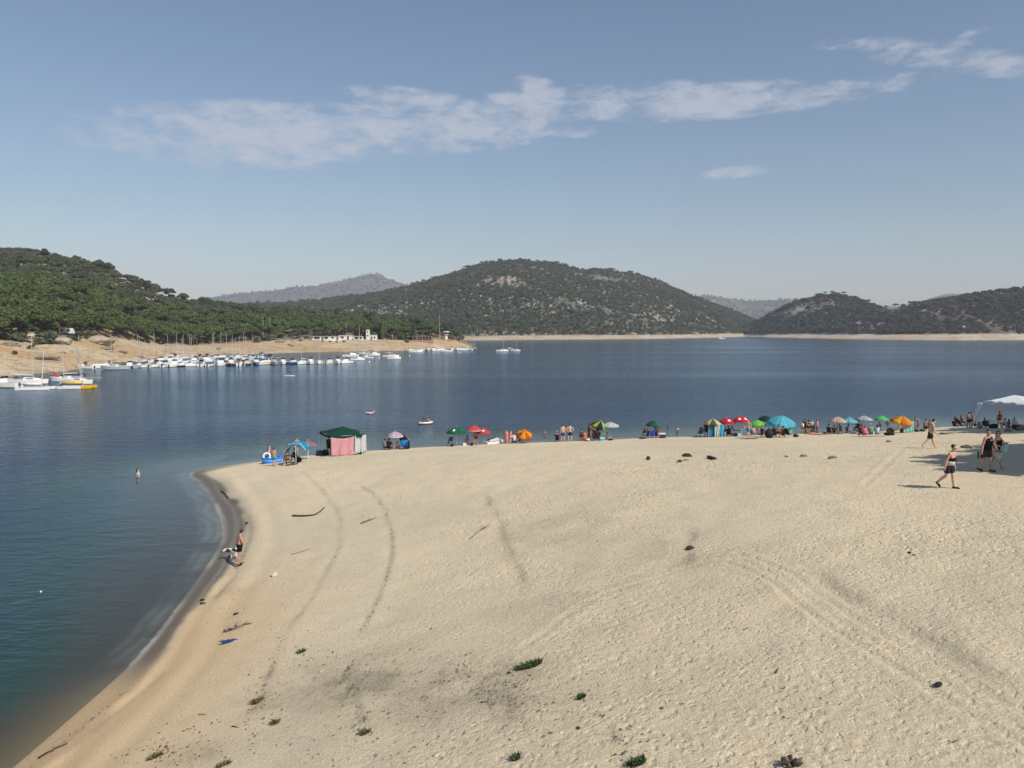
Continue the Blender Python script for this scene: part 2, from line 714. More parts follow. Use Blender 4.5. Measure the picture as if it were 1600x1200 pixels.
strand(((270, 1030), (225, 1080), (170, 1125), (120, 1170), (80, 1205)), 0.14, 0.12, 0.04, 0.2, seed=14)


def rut(pts, off, w=0.085, depth=0.04):
    global rel
    L = GP(pts, 8)
    A = np.array(L)
    T = np.gradient(A, axis=0)
    T /= np.linalg.norm(T, axis=1)[:, None]
    L = [(a[0] - t[1] * off, a[1] + t[0] * off) for a, t in zip(A, T)]
    xs = [p[0] for p in L]
    ys = [p[1] for p in L]
    sel = (SX > min(xs) - 1) & (SX < max(xs) + 1) & (SY > min(ys) - 1) & (SY < max(ys) + 1)
    d, s = dist_polyline(SX[sel], SY[sel], L)
    e = d * s + fbm(SX[sel], SY[sel], 1.5, 2, 77) * 0.05
    k = np.exp(-(e / w) ** 2)
    rel[sel] = rel[sel] * (1 - 0.8 * k) - depth * k + depth * 0.75 * (np.exp(-((np.abs(e) - 2.1 * w) / (w * 0.7)) ** 2))


TRK = ((1120, 875), (1190, 900), (1240, 940), (1290, 978), (1350, 1015), (1420, 1055), (1480, 1095), (1540, 1130), (1610, 1172))
rut(TRK, 0.0)
rut(TRK, 0.78)
rut(((1430, 690), (1390, 720), (1350, 760)), 0.0, 0.12, 0.02)
rut(((820, 1010), (930, 935), (1020, 905), (1100, 880), (1180, 872)), 0.0, 0.12, 0.02)

z = hb + rel
# little terraces left by the falling water level
z += 0.035 * np.sin(sd * 4.2 + 1.5 * fbm(SX, SY, 6, 2, 61)) * sstep(0.3, 1.0, sd) * sstep(4.5, 2.0, sd)
orange = sstep(41, 27, SY + 0.2 * sd) * sstep(7.5, 1.0, np.abs(sd - 0.2))
edge = sd + 0.28 * fbm(SX, SY, 3.5, 4, 71)
bend = sstep(23, 27, SY) * sstep(67, 60, SY)
wet = sstep(1.30, 1.00, edge * (1 + 0.4 * sstep(38, 28, SY))) * bend + sstep(1.1, 0.8, edge) * (1 - bend) * 0.42 * sstep(34, 26, SY) + sstep(0.5, 0.3, edge) * (1 - bend) * 0.7 * sstep(60, 66, SY)
silt = np.clip(sstep(2.2, 0.8, edge * (1 + 0.8 * sstep(40, 30, SY))) * 0.8 * bend, 0, 1)
streak = sstep(-1.6, -0.8, sd) * sstep(0.28, 0.10, sd) * bend * np.clip(0.70 + 0.30 * np.sin(sd * 11 + 5.0 * fbm(SX, SY, 4, 4, 73)), 0, 1) * np.clip(0.7 + 0.8 * fbm(SX, SY, 2.5, 4, 75), 0.2, 1)
streak = np.maximum(streak, 0.35 * bend * np.exp(-((sd - 0.75 - 0.2 * fbm(SX, SY, 6, 3, 74)) / 0.07) ** 2))
stain = np.zeros_like(SX)
for (px_, py_, r_, k_) in ((580, 1065, 1.4, 0.9), (640, 1085, 1.0, 0.5), (745, 1065, 1.7, 0.75), (805, 1115, 1.3, 0.6), (455, 1075, 1.2, 0.55), (690, 1110, 0.8, 0.5), (300, 1185, 0.7, 0.6), (870, 830, 2.4, 0.35), (1010, 870, 3.0, 0.3), (900, 940, 2.2, 0.25), (560, 1130, 0.7, 0.4), (345, 935, 0.9, 0.5)):
    cx_, cy_, _z = G(px_, py_)
    stain = np.maximum(stain, k_ * np.clip(1.3 * np.exp(-((SX - cx_) ** 2 + (SY - cy_) ** 2) / r_ ** 2) * (0.9 + 1.3 * fbm(SX, SY, 1.3, 4, 83)), 0, 1))
sand_me = mesh_np('beach_sand', np.stack([SX, SY, z], -1).reshape(-1, 3), grid_faces(*SX.shape))
attr(sand_me, 'wet', np.clip(wet, 0, 1))
attr(sand_me, 'silt', np.clip(silt, 0, 1))
attr(sand_me, 'streak', np.clip(streak, 0, 1))
attr(sand_me, 'orange', np.clip(orange, 0, 1))
attr(sand_me, 'litter', np.clip(deb, 0, 1))
attr(sand_me, 'stain', np.clip(stain, 0, 1))
attr(sand_me, 'tramp', np.clip(tramp, 0, 1.2))
attr(sand_me, 'grey', np.clip(gry, 0, 1))

m, nt, b = new_mat('dry_sand')
pos = N(nt, 'ShaderNodeNewGeometry').outputs['Position']
big = NOISE(nt, 0.11, 4, 0.6, pos)
mid = NOISE(nt, 0.9, 5, 0.65, pos)
fine = NOISE(nt, 9.0, 6, 0.7, pos)
grain = NOISE(nt, 70.0, 3, 0.7, pos)
c = MIX(nt, RAMP(nt, big, 0.35, 0.65), (0.612, 0.516, 0.358), (0.668, 0.566, 0.392))
c = MIX(nt, M_(nt, 'MULTIPLY', RAMP(nt, mid, 0.45, 0.72), 0.45), c, (0.52, 0.448, 0.345))
c = MIX(nt, M_(nt, 'MULTIPLY', RAMP(nt, fine, 0.50, 0.72), 0.6), c, (0.34, 0.28, 0.20))  # dark sand speckle that also paints in the shade of small dents
c = MIX(nt, M_(nt, 'MULTIPLY', RAMP(nt, grain, 0.55, 0.72), 0.5), c, (0.22, 0.18, 0.13))
c = MIX(nt, M_(nt, 'MULTIPLY', M_(nt, 'MULTIPLY', ATTR(nt, 'stain'), RAMP(nt, NOISE(nt, 2.4, 6, 0.70, pos, 0.8), 0.34, 0.64, 0.35, 1.0)), 0.82), c, (0.23, 0.195, 0.14))
c = MIX(nt, M_(nt, 'MULTIPLY', ATTR(nt, 'grey'), 0.55), c, (0.27, 0.235, 0.185))
c = MIX(nt, M_(nt, 'MULTIPLY', ATTR(nt, 'orange'), 0.75), c, (0.56, 0.385, 0.21))
c = MIX(nt, M_(nt, 'MULTIPLY', ATTR(nt, 'silt'), 0.85), c, (0.215, 0.195, 0.165))
lit = M_(nt, 'MULTIPLY', ATTR(nt, 'litter'), RAMP(nt, fine, 0.36, 0.56), clamp=True)
c = MIX(nt, lit, c, (0.085, 0.068, 0.048))
c = MIX(nt, ATTR(nt, 'wet'), c, MIX(nt, 1.0, c, (0.36, 0.36, 0.37), 'MULTIPLY'))
c = MIX(nt, M_(nt, 'MULTIPLY', ATTR(nt, 'streak'), 0.75), c, (0.43, 0.41, 0.37))
# scattered specks of dry litter
vor = N(nt, 'ShaderNodeTexVoronoi')
vor.inputs['Scale'].default_value = 2.6
nt.links.new(pos, vor.inputs['Vector'])
speck = M_(nt, 'MULTIPLY', RAMP(nt, vor.outputs['Distance'], 0.13, 0.06), RAMP(nt, mid, 0.58, 0.66))
c = MIX(nt, M_(nt, 'MULTIPLY', speck, 0.7), c, (0.10, 0.08, 0.055))
nt.links.new(c, b.inputs['Base Color'])
r = M_(nt, 'SUBTRACT', 0.95, M_(nt, 'MULTIPLY', ATTR(nt, 'wet'), 0.45))
nt.links.new(r, b.inputs['Roughness'])
b.inputs['Specular IOR Level'].default_value = 0.25
vf = N(nt, 'ShaderNodeTexVoronoi', feature='SMOOTH_F1')
vf.inputs['Scale'].default_value = 4.4
vf.inputs['Smoothness'].default_value = 0.35
dist_ = N(nt, 'ShaderNodeVectorMath', operation='ADD')
nzc = N(nt, 'ShaderNodeTexNoise')
nzc.inputs['Scale'].default_value = 2.2
nzc.inputs['Detail'].default_value = 3.0
nt.links.new(pos, nzc.inputs['Vector'])
scl = N(nt, 'ShaderNodeVectorMath', operation='SCALE')
scl.inputs['Scale'].default_value = 0.5
nt.links.new(nzc.outputs['Color'], scl.inputs[0])
nt.links.new(pos, dist_.inputs[0])
nt.links.new(scl.outputs[0], dist_.inputs[1])
nt.links.new(dist_.outputs[0], vf.inputs['Vector'])
foot = RAMP(nt, vf.outputs['Distance'], 0.12, 0.42)
hgt = M_(nt, 'ADD', M_(nt, 'MULTIPLY', NOISE(nt, 13.0, 5, 0.66, pos, 0.4), 1.15), M_(nt, 'MULTIPLY', grain, 0.12))
hgt = M_(nt, 'ADD', hgt, M_(nt, 'MULTIPLY', M_(nt, 'MULTIPLY', foot, ATTR(nt, 'tramp')), 0.62))
dryf = M_(nt, 'SUBTRACT', 1.0, M_(nt, 'MULTIPLY', ATTR(nt, 'silt'), 0.8))
BUMP(nt, b, M_(nt, 'MULTIPLY', hgt, dryf), 0.9, 0.05)
SAND_MAT = m
beach = link('beach_sand', sand_me, m)
tag(beach, 'pale trampled sand sloping down to the lake', kind='structure')

# ------------------------------------------------------------------ the lake
wx = axis([(-9000, -1500, 1500, 1500), (-1500, -300, 200, 200), (-300, -46, 20, 6), (-46, 96, 0.7, 0.7), (96, 300, 6, 20), (300, 1500, 200, 200), (1500, 9000, 1500, 1500)])
wy = axis([(-1500, -100, 200, 200), (-100, -16, 8, 6), (-16, 126, 0.7, 0.7), (126, 300, 6, 20), (300, 1800, 100, 150), (1800, 12000, 1500, 1500)])
WX, WY = np.meshgrid(wx, wy)
ins = (WX > GX0) & (WX < GX1) & (WY > GY0) & (WY < GY1)
dep = np.where(ins, -bil(_BASE, WX, WY), 9.0)
water_me = mesh_np('lake_water', np.stack([WX, WY, np.zeros_like(WX)], -1).reshape(-1, 3), grid_faces(*WX.shape))
attr(water_me, 'depth', np.clip(dep, 0, 12))
m, nt, b = new_mat('lake_water')
nt.nodes.remove(b)
out = nt.nodes['Material Output']
pos = N(nt, 'ShaderNodeNewGeometry').outputs['Position']
mp = N(nt, 'ShaderNodeMapping')
mp.inputs['Rotation'].default_value = (0, 0, math.radians(14))
mp.inputs['Scale'].default_value = (0.55, 1.25, 1.0)
nt.links.new(pos, mp.inputs['Vector'])
w1 = NOISE(nt, 0.75, 3, 0.55, mp.outputs[0], 0.5)
w2 = NOISE(nt, 2.6, 3, 0.55, mp.outputs[0], 0.3)
w3 = NOISE(nt, 0.10, 2, 0.5, mp.outputs[0])
gust = NOISE(nt, 0.006, 4, 0.55, mp.outputs[0])
mp2 = N(nt, 'ShaderNodeMapping')
mp2.inputs['Scale'].default_value = (0.0016, 0.011, 1.0)
nt.links.new(pos, mp2.inputs['Vector'])
slick = NOISE(nt, 1.0, 4, 0.6, mp2.outputs[0])
hw_ = M_(nt, 'ADD', M_(nt, 'MULTIPLY', w1, 1.0), M_(nt, 'MULTIPLY', w2, 0.42))
depth = ATTR(nt, 'depth')
calm = M_(nt, 'MULTIPLY', RAMP(nt, depth, 0.0, 1.6, 0.25, 1.0), RAMP(nt, slick, 0.38, 0.60, 0.35, 1.0))
bn = N(nt, 'ShaderNodeBump')
bn.inputs['Distance'].default_value = 0.30
nt.links.new(M_(nt, 'MULTIPLY', calm, 0.62), bn.inputs['Strength'])
nt.links.new(hw_, bn.inputs['Height'])
gl = N(nt, 'ShaderNodeBsdfGlossy')
gl.inputs['Roughness'].default_value = 0.10
gl.inputs['Color'].default_value = (0.72, 0.84, 0.95, 1)
nt.links.new(bn.outputs[0], gl.inputs['Normal'])
fr = N(nt, 'ShaderNodeFresnel')
fr.inputs['IOR'].default_value = 1.333
nt.links.new(bn.outputs[0], fr.inputs['Normal'])
# turbid body: the deeper, the less of the bed shows
body = N(nt, 'ShaderNodeBsdfDiffuse')
bc = MIX(nt, RAMP(nt, depth, 0.1, 0.9), (0.080, 0.078, 0.042), (0.026, 0.058, 0.036))
bc = MIX(nt, RAMP(nt, depth, 0.6, 2.8), bc, (0.002, 0.015, 0.044))
nt.links.new(bc, body.inputs['Color'])
tr = N(nt, 'ShaderNodeBsdfTransparent')
tr.inputs['Color'].default_value = (0.80, 0.84, 0.78, 1)
clear = M_(nt, 'POWER', 2.718, M_(nt, 'MULTIPLY', depth, -1.7))
mxb = N(nt, 'ShaderNodeMixShader')
nt.links.new(clear, mxb.inputs[0])
nt.links.new(body.outputs[0], mxb.inputs[1])
nt.links.new(tr.outputs[0], mxb.inputs[2])
mx = N(nt, 'ShaderNodeMixShader')
nt.links.new(fr.outputs[0], mx.inputs[0])
nt.links.new(mxb.outputs[0], mx.inputs[1])
nt.links.new(gl.outputs[0], mx.inputs[2])
nt.links.new(mx.outputs[0], out.inputs['Surface'])
lake = link('lake_water', water_me, m)
tag(lake, 'rippled dark blue reservoir water', kind='structure')

# ------------------------------------------------------------------ hills round the lake
def prof(pts):
    xs = [p[0] for p in pts]
    ys = [p[1] for p in pts]
    return lambda px: np.interp(px, xs, ys)


def dz(D, y):
    """height over the water of a point at forward distance D that shows at row y"""
    return H + (515.0 - y) / 1200.0 * D


class Hill:
    """a hillside: for each bearing a profile of distance and height from the waterline over the ridge"""

    faces = ()

    def __init__(s, px0, px1, shore, bank, bank_run, ridge, ridge_d, bulge, mids=None, rough=3.0, seed=0, tree=0.0, wl=90.0):
        s.px0, s.px1 = px0, px1
        s.shore, s.bank, s.bank_run, s.ridge, s.ridge_d = (prof(p) for p in (shore, bank, bank_run, ridge, ridge_d))
        s.bulge = bulge
        s.rough = rough
        s.seed = seed
        s.tree = tree
        s.wl = wl

    def controls(s, px):
        Dw = 1200.0 * H / (s.shore(px) - 515.0)
        Db = Dw + s.bank_run(px)
        Dr = s.ridge_d(px)
        zb = dz(Db, s.bank(px))
        zr = dz(Dr, s.ridge(px)) - s.tree
        return Dw, Db, Dr, zb, zr

    def height(s, px, D):
        Dw, Db, Dr, zb, zr = s.controls(px)
        t1 = (D - Dw) / np.maximum(Db - Dw, 1)
        t2 = np.clip((D - Db) / np.maximum(Dr - Db, 1), 0, 1)
        t3 = np.clip((D - Dr) / (0.6 * (Dr - Db) + 60), 0, 1)
        k = s.bulge
        up = (1 - k) * t2 + k * np.sin(t2 * math.pi / 2)
        z = np.where(D < Db, np.where(t1 < 0, 8 * t1, zb * np.clip(t1, 0, 1) ** 0.85), zb + (zr - zb) * up)
        z = np.where(D > Dr, zr - (zr - min(0, 0)) * 0.85 * t3 * t3 * (3 - 2 * t3), z)
        u = (px - 800) / 1200.0
        x = u * D
        env = np.clip((D - Db) / 60, 0, 1) * (1 - 0.75 * np.exp(-((D - Dr) / (0.16 * (Dr - Db) + 10)) ** 2))
        n = fbm(x, D, s.wl, 5, s.seed, 0.55)
        rid = 1 - np.abs(fbm(x, D, s.wl * 0.7, 4, s.seed + 50, 0.55))
        z = z + env * s.rough * (n + 0.8 * (rid - 0.6))
        bk = np.clip((D - Dw) / 12, 0, 1)
        z = z + bk * 0.55 * fbm(x, D, 13, 4, s.seed + 9, 0.6) * np.clip(zb / 5.0, 0.15, 1)
        # rock ledges on the bare bank
        lay = fbm(x + 0.9 * D, D * 2.2, 26, 4, s.seed + 13, 0.55)
        z = z + bk * np.clip((Db - D) / 6, 0, 1) * 0.9 * (np.floor(lay * 5) / 5 - lay) * np.clip(zb / 5.0, 0.1, 1)
        return z

    def mesh(s, name, nc, steps):
        px = np.linspace(s.px0, s.px1, nc)
        Dw, Db, Dr, zb, zr = s.controls(px)
        cols = []
        a, b_, c_, d_ = steps
        for i in range(nc):
            cols.append(np.concatenate([[Dw[i] - 12], np.linspace(Dw[i] - 1, Db[i], a), np.linspace(Db[i], Dr[i], b_)[1:], Dr[i] + np.linspace(0, 0.6 * (Dr[i] - Db[i]) + 60, c_)[1:]]))
        D = np.array(cols).T
        PX = np.tile(px, (D.shape[0], 1))
        Z = s.height(PX, D)
        X = (PX - 800) / 1200.0 * D
        me = mesh_np(name, np.stack([X, D, Z], -1).reshape(-1, 3), grid_faces(*D.shape))
        bare = np.clip(1 - (D - Db) / 6, 0, 1)
        attr(me, 'bare', bare)
        t = (D - Db) / (Dr - Db)
        face = np.zeros_like(D)
        for (c0, r0, t0, rt) in s.faces:
            face = np.maximum(face, np.clip(1.6 * (1 - ((PX - c0) / r0) ** 2 - ((t - t0) / rt) ** 2) + 0.6 * fbm(X, D, 30, 4, s.seed + 70), 0, 1))
        attr(me, 'face', face)
        return me

    def at(s, px, D):
        px = np.asarray(px, float)
        D = np.asarray(D, float)
        return (px - 800) / 1200.0 * D, D, s.height(px, D)


def hill_mat(name, soil, dry, rock, rock_amt, scale, bank_col, dark=None, hazy=0.0):
    m, nt, b = new_mat(name)
    pos = N(nt, 'ShaderNodeNewGeometry').outputs['Position']
    n1 = NOISE(nt, scale, 6, 0.65, pos)
    n2 = NOISE(nt, scale * 4.5, 5, 0.65, pos, 0.4)
    n3 = NOISE(nt, scale * 18, 4, 0.7, pos)
    c = MIX(nt, RAMP(nt, n1, 0.38, 0.62), soil, dry)
    c = MIX(nt, RAMP(nt, n2, 0.66 - rock_amt, 0.74 - rock_amt), c, rock)
    if dark:
        c = MIX(nt, RAMP(nt, n3, 0.47, 0.60), c, dark)
    # bare drawdown zone: pale granite and sand, seams of darker rock
    mp = N(nt, 'ShaderNodeMapping')
    mp.inputs['Rotation'].default_value = (0, 0, 0.5)
    mp.inputs['Scale'].default_value = (0.035, 0.16, 0.5)
    nt.links.new(pos, mp.inputs['Vector'])
    s1 = NOISE(nt, 1.0, 6, 0.68, mp.outputs[0], 1.2)
    s2 = NOISE(nt, 0.028, 4, 0.6, pos)
    bk = MIX(nt, RAMP(nt, s2, 0.40, 0.62), bank_col, tuple(x * y for x, y in zip(bank_col, (0.92, 0.78, 0.60))))
    bk = MIX(nt, M_(nt, 'MULTIPLY', RAMP(nt, s1, 0.46, 0.62), 0.75), bk, tuple(x * 0.62 for x in bank_col))
    seam = M_(nt, 'ABSOLUTE', M_(nt, 'SUBTRACT', NOISE(nt, 1.6, 5, 0.6, mp.outputs[0], 1.5), 0.5))
    bk = MIX(nt, M_(nt, 'MULTIPLY', RAMP(nt, seam, 0.022, 0.004), 0.85), bk, (0.09, 0.075, 0.055))
    mpf = N(nt, 'ShaderNodeMapping')
    mpf.inputs['Rotation'].default_value = (0, 0, 0.35)
    mpf.inputs['Scale'].default_value = (0.16, 0.018, 0.03)
    nt.links.new(pos, mpf.inputs['Vector'])
    fst = NOISE(nt, 1.0, 6, 0.7, mpf.outputs[0], 0.6)
    fc = MIX(nt, RAMP(nt, fst, 0.42, 0.60), (0.15, 0.13, 0.11), (0.36, 0.315, 0.255))
    c = MIX(nt, M_(nt, 'MULTIPLY', ATTR(nt, 'face'), 0.9), c, fc)
    c = MIX(nt, ATTR(nt, 'bare'), c, bk)
    nt.links.new(c, b.inputs['Base Color'])
    b.inputs['Roughness'].default_value = 0.95
    b.inputs['Specular IOR Level'].default_value = 0.15
    BUMP(nt, b, M_(nt, 'ADD', n2, M_(nt, 'MULTIPLY', n3, 0.4)), 0.8, 0.8 / max(scale * 40, 0.5))
    return m


HL = Hill(-420, 742,
          ((-420, 660), (-150, 615), (0, 588), (60, 583), (100, 580), (150, 572), (200, 565), (250, 559), (300, 556), (350, 554), (400, 553), (450, 551), (500, 550), (560, 549), (620, 548), (660, 546.5), (700, 545), (735, 543), (742, 542.5)),
          ((-420, 536), (-150, 530), (0, 533), (50, 535), (100, 529), (150, 529), (200, 534), (260, 541), (300, 541), (350, 538), (400, 534), (450, 532), (490, 532), (550, 531), (600, 532), (640, 532), (680, 531), (710, 533), (735, 541), (742, 543)),
          ((-420, 60), (0, 64), (200, 66), (400, 62), (560, 56), (640, 40), (700, 30), (735, 16), (742, 10)),
          ((-420, 400), (-150, 396), (0, 400), (60, 402), (120, 414), (170, 427), (200, 438), (235, 454), (260, 465), (285, 475), (320, 482), (400, 487), (450, 490), (500, 494), (550, 498), (600, 503), (640, 508), (680, 517), (710, 526), (735, 541.5), (742, 543.4)),
          ((-420, 520), (0, 520), (200, 500), (285, 520), (400, 590), (500, 600), (600, 590), (660, 575), (700, 555), (735, 530), (742, 525)),
          -0.25, rough=2.6, seed=3, tree=0.0, wl=80)
HC = Hill(330, 1235,
          ((330, 530), (500, 530), (740, 531.5), (850, 530.5), (1000, 529.5), (1100, 527.5), (1170, 525.6), (1235, 525.0)),
          ((330, 525), (740, 526), (850, 525), (1000, 524.4), (1100, 522.8), (1170, 521.5), (1235, 521)),
          ((330, 30), (740, 34), (1000, 34), (1100, 40), (1235, 50)),
          ((330, 482), (430, 476), (500, 472), (560, 465), (620, 455), (660, 444), (700, 432), (735, 419), (770, 412), (820, 410), (870, 416), (905, 425), (950, 424), (990, 431), (1030, 443), (1060, 458), (1100, 473), (1140, 487), (1170, 499), (1200, 512), (1220, 518.5), (1235, 520)),
          ((330, 1450), (560, 1420), (820, 1420), (1000, 1500), (1100, 1600), (1235, 1750)),
          0.35, rough=9.0, seed=11, wl=190)
HR = Hill(1150, 2150,
          ((1150, 525.4), (1200, 527), (1300, 529), (1400, 530.6), (1500, 531.4), (1600, 531), (1900, 533), (2150, 540)),
          ((1150, 522), (1200, 522), (1300, 522.3), (1400, 523), (1500, 523.6), (1600, 523), (1900, 522), (2150, 524)),
          ((1150, 40), (1300, 40), (1600, 40), (2150, 40)),
          ((1150, 519), (1172, 511), (1200, 496), (1240, 477), (1280, 467), (1310, 464.5), (1340, 471), (1370, 482), (1400, 482), (1430, 478), (1470, 474), (1520, 466), (1560, 461), (1600, 456), (1700, 446), (1900, 440), (2150, 450)),
          ((1150, 1400), (1240, 1240), (1310, 1180), (1380, 1120), (1450, 1060), (1600, 1000), (1900, 960), (2150, 900)),
          0.25, rough=7.0, seed=23, wl=120)
HR.faces = ((1256, 56, 0.74, 0.28), (1450, 34, 0.66, 0.16), (1365, 40, 0.25, 0.12))
HC.faces = ((790, 40, 0.55, 0.10), (1015, 34, 0.25, 0.09), (965, 30, 0.93, 0.08))
HL.faces = ((232, 52, 0.86, 0.26), (120, 40, 0.82, 0.12), (455, 45, 0.08, 0.10))
HF1 = Hill(120, 760, ((120, 518.6), (760, 518.6)), ((120, 518), (760, 518)), ((120, 50), (760, 50)),
           ((120, 488), (250, 478), (330, 466), (380, 460), (430, 456), (455, 450), (500, 449), (530, 442), (555, 436), (580, 430), (595, 430), (605, 436), (630, 445), (680, 458), (760, 478)),
           ((120, 4700), (760, 4700)), 0.1, rough=34.0, seed=37, wl=520)
HF2 = Hill(1020, 1420, ((1020, 519), (1420, 519)), ((1020, 518.4), (1420, 518.4)), ((1020, 40), (1420, 40)),
           ((1020, 472), (1085, 463), (1110, 462), (1135, 467), (1165, 471), (1200, 470), (1245, 469), (1300, 475), (1420, 480)),
           ((1020, 4300), (1420, 4300)), 0.1, rough=24.0, seed=41, wl=420)
HF3 = Hill(1400, 2300, ((1400, 519), (2300, 519)), ((1400, 518.4), (2300, 518.4)), ((1400, 40), (2300, 40)),
           ((1400, 480), (1480, 459), (1530, 462), (1600, 470), (1800, 455), (2300, 460)),
           ((1400, 4600), (2300, 4600)), 0.1, rough=24.0, seed=43, wl=420)
HF4 = Hill(-1000, 140, ((-1000, 519), (140, 519)), ((-1000, 518.4), (140, 518.4)), ((-1000, 40), (140, 40)),
           ((-1000, 460), (-500, 440), (-200, 450), (140, 488)),
           ((-1000, 4600), (140, 4600)), 0.1, rough=24.0, seed=47, wl=420)
BANK = (0.52, 0.42, 0.285)
bm_ = hill_mat('left_bank_ground', (0.17, 0.12, 0.07), (0.30, 0.235, 0.14), (0.36, 0.31, 0.25), 0.05, 0.03, BANK)
cm_ = hill_mat('central_hill_ground', (0.095, 0.098, 0.066), (0.185, 0.170, 0.132), (0.34, 0.32, 0.28), 0.05, 0.02, (0.50, 0.445, 0.355), dark=(0.04, 0.05, 0.028))
rm_ = hill_mat('right_hill_ground', (0.085, 0.075, 0.055), (0.17, 0.14, 0.10), (0.28, 0.25, 0.20), 0.05, 0.016, (0.50, 0.445, 0.355), dark=(0.045, 0.045, 0.03))
fm_ = hill_mat('far_mountain_ground', (0.075, 0.078, 0.055), (0.12, 0.115, 0.08), (0.27, 0.25, 0.22), 0.09, 0.0045, (0.3, 0.27, 0.2), dark=(0.035, 0.042, 0.026))
for nm, hh, mm, ncol, st in (('left_shore_hill', HL, bm_, 420, (70, 90, 14, 0)), ('central_hill', HC, cm_, 420, (14, 110, 20, 0)), ('right_hill', HR, rm_, 380, (14, 80, 16, 0)),
                             ('far_mountain', HF1, fm_, 260, (4, 110, 10, 0)), ('far_ridge', HF2, fm_, 160, (4, 80, 8, 0)), ('far_ridge_right', HF3, fm_, 120, (4, 50, 8, 0)), ('far_ridge_left', HF4, fm_, 120, (4, 50, 8, 0))):
    tag(link(nm, hh.mesh(nm, ncol, st), mm), kind='structure')

# ------------------------------------------------------------------ air
bmh = MB()
bmh.box((0, 2500, 215), (11000, 7600, 460))
hz_m, nt, b = new_mat('haze')
nt.nodes.remove(b)
pv = N(nt, 'ShaderNodeVolumePrincipled')
pv.inputs['Color'].default_value = (0.79, 0.82, 0.97, 1)
pv.inputs['Density'].default_value = 0.00012
pv.inputs['Anisotropy'].default_value = 0.0
nt.links.new(pv.outputs[0], nt.nodes['Material Output'].inputs['Volume'])
haze = bmh.build('haze', hz_m)
tag(haze, kind='stuff')

# ------------------------------------------------------------------ trees
def leaf_mat(name, dark, light, dry=None):
    m, nt, b = new_mat(name)
    oi = N(nt, 'ShaderNodeObjectInfo')
    pos = N(nt, 'ShaderNodeNewGeometry').outputs['Position']
    tco = N(nt, 'ShaderNodeTexCoord')
    n = NOISE(nt, 2.6, 3, 0.6, tco.outputs['Object'])
    f = M_(nt, 'ADD', M_(nt, 'MULTIPLY', oi.outputs['Random'], 0.55), M_(nt, 'MULTIPLY', RAMP(nt, n, 0.3, 0.7), 0.45))
    c = MIX(nt, f, dark, light)
    if dry:
        c = MIX(nt, RAMP(nt, oi.outputs['Random'], 0.82, 0.97), c, dry)
    nt.links.new(c, b.inputs['Base Color'])
    b.inputs['Roughness'].default_value = 0.8
    b.inputs['Specular IOR Level'].default_value = 0.15
    tr = N(nt, 'ShaderNodeBsdfTranslucent')
    nt.links.new(c, tr.inputs['Color'])
    mx = N(nt, 'ShaderNodeMixShader')
    mx.inputs[0].default_value = 0.22
    nt.links.new(b.outputs[0], mx.inputs[1])
    nt.links.new(tr.outputs[0], mx.inputs[2])
    nt.links.new(mx.outputs[0], nt.nodes['Material Output'].inputs['Surface'])
    return m


PINE = leaf_mat('pine_foliage', (0.044, 0.072, 0.027), (0.134, 0.176, 0.054))
OAK = leaf_mat('oak_foliage', (0.048, 0.074, 0.038), (0.134, 0.158, 0.080), (0.15, 0.13, 0.09))
BURNT = leaf_mat('scorched_foliage', (0.048, 0.052, 0.036), (0.085, 0.086, 0.058), (0.10, 0.08, 0.06))
BARK = mat('pine_bark', (0.13, 0.085, 0.06), 0.9, 0.3, 4.0)


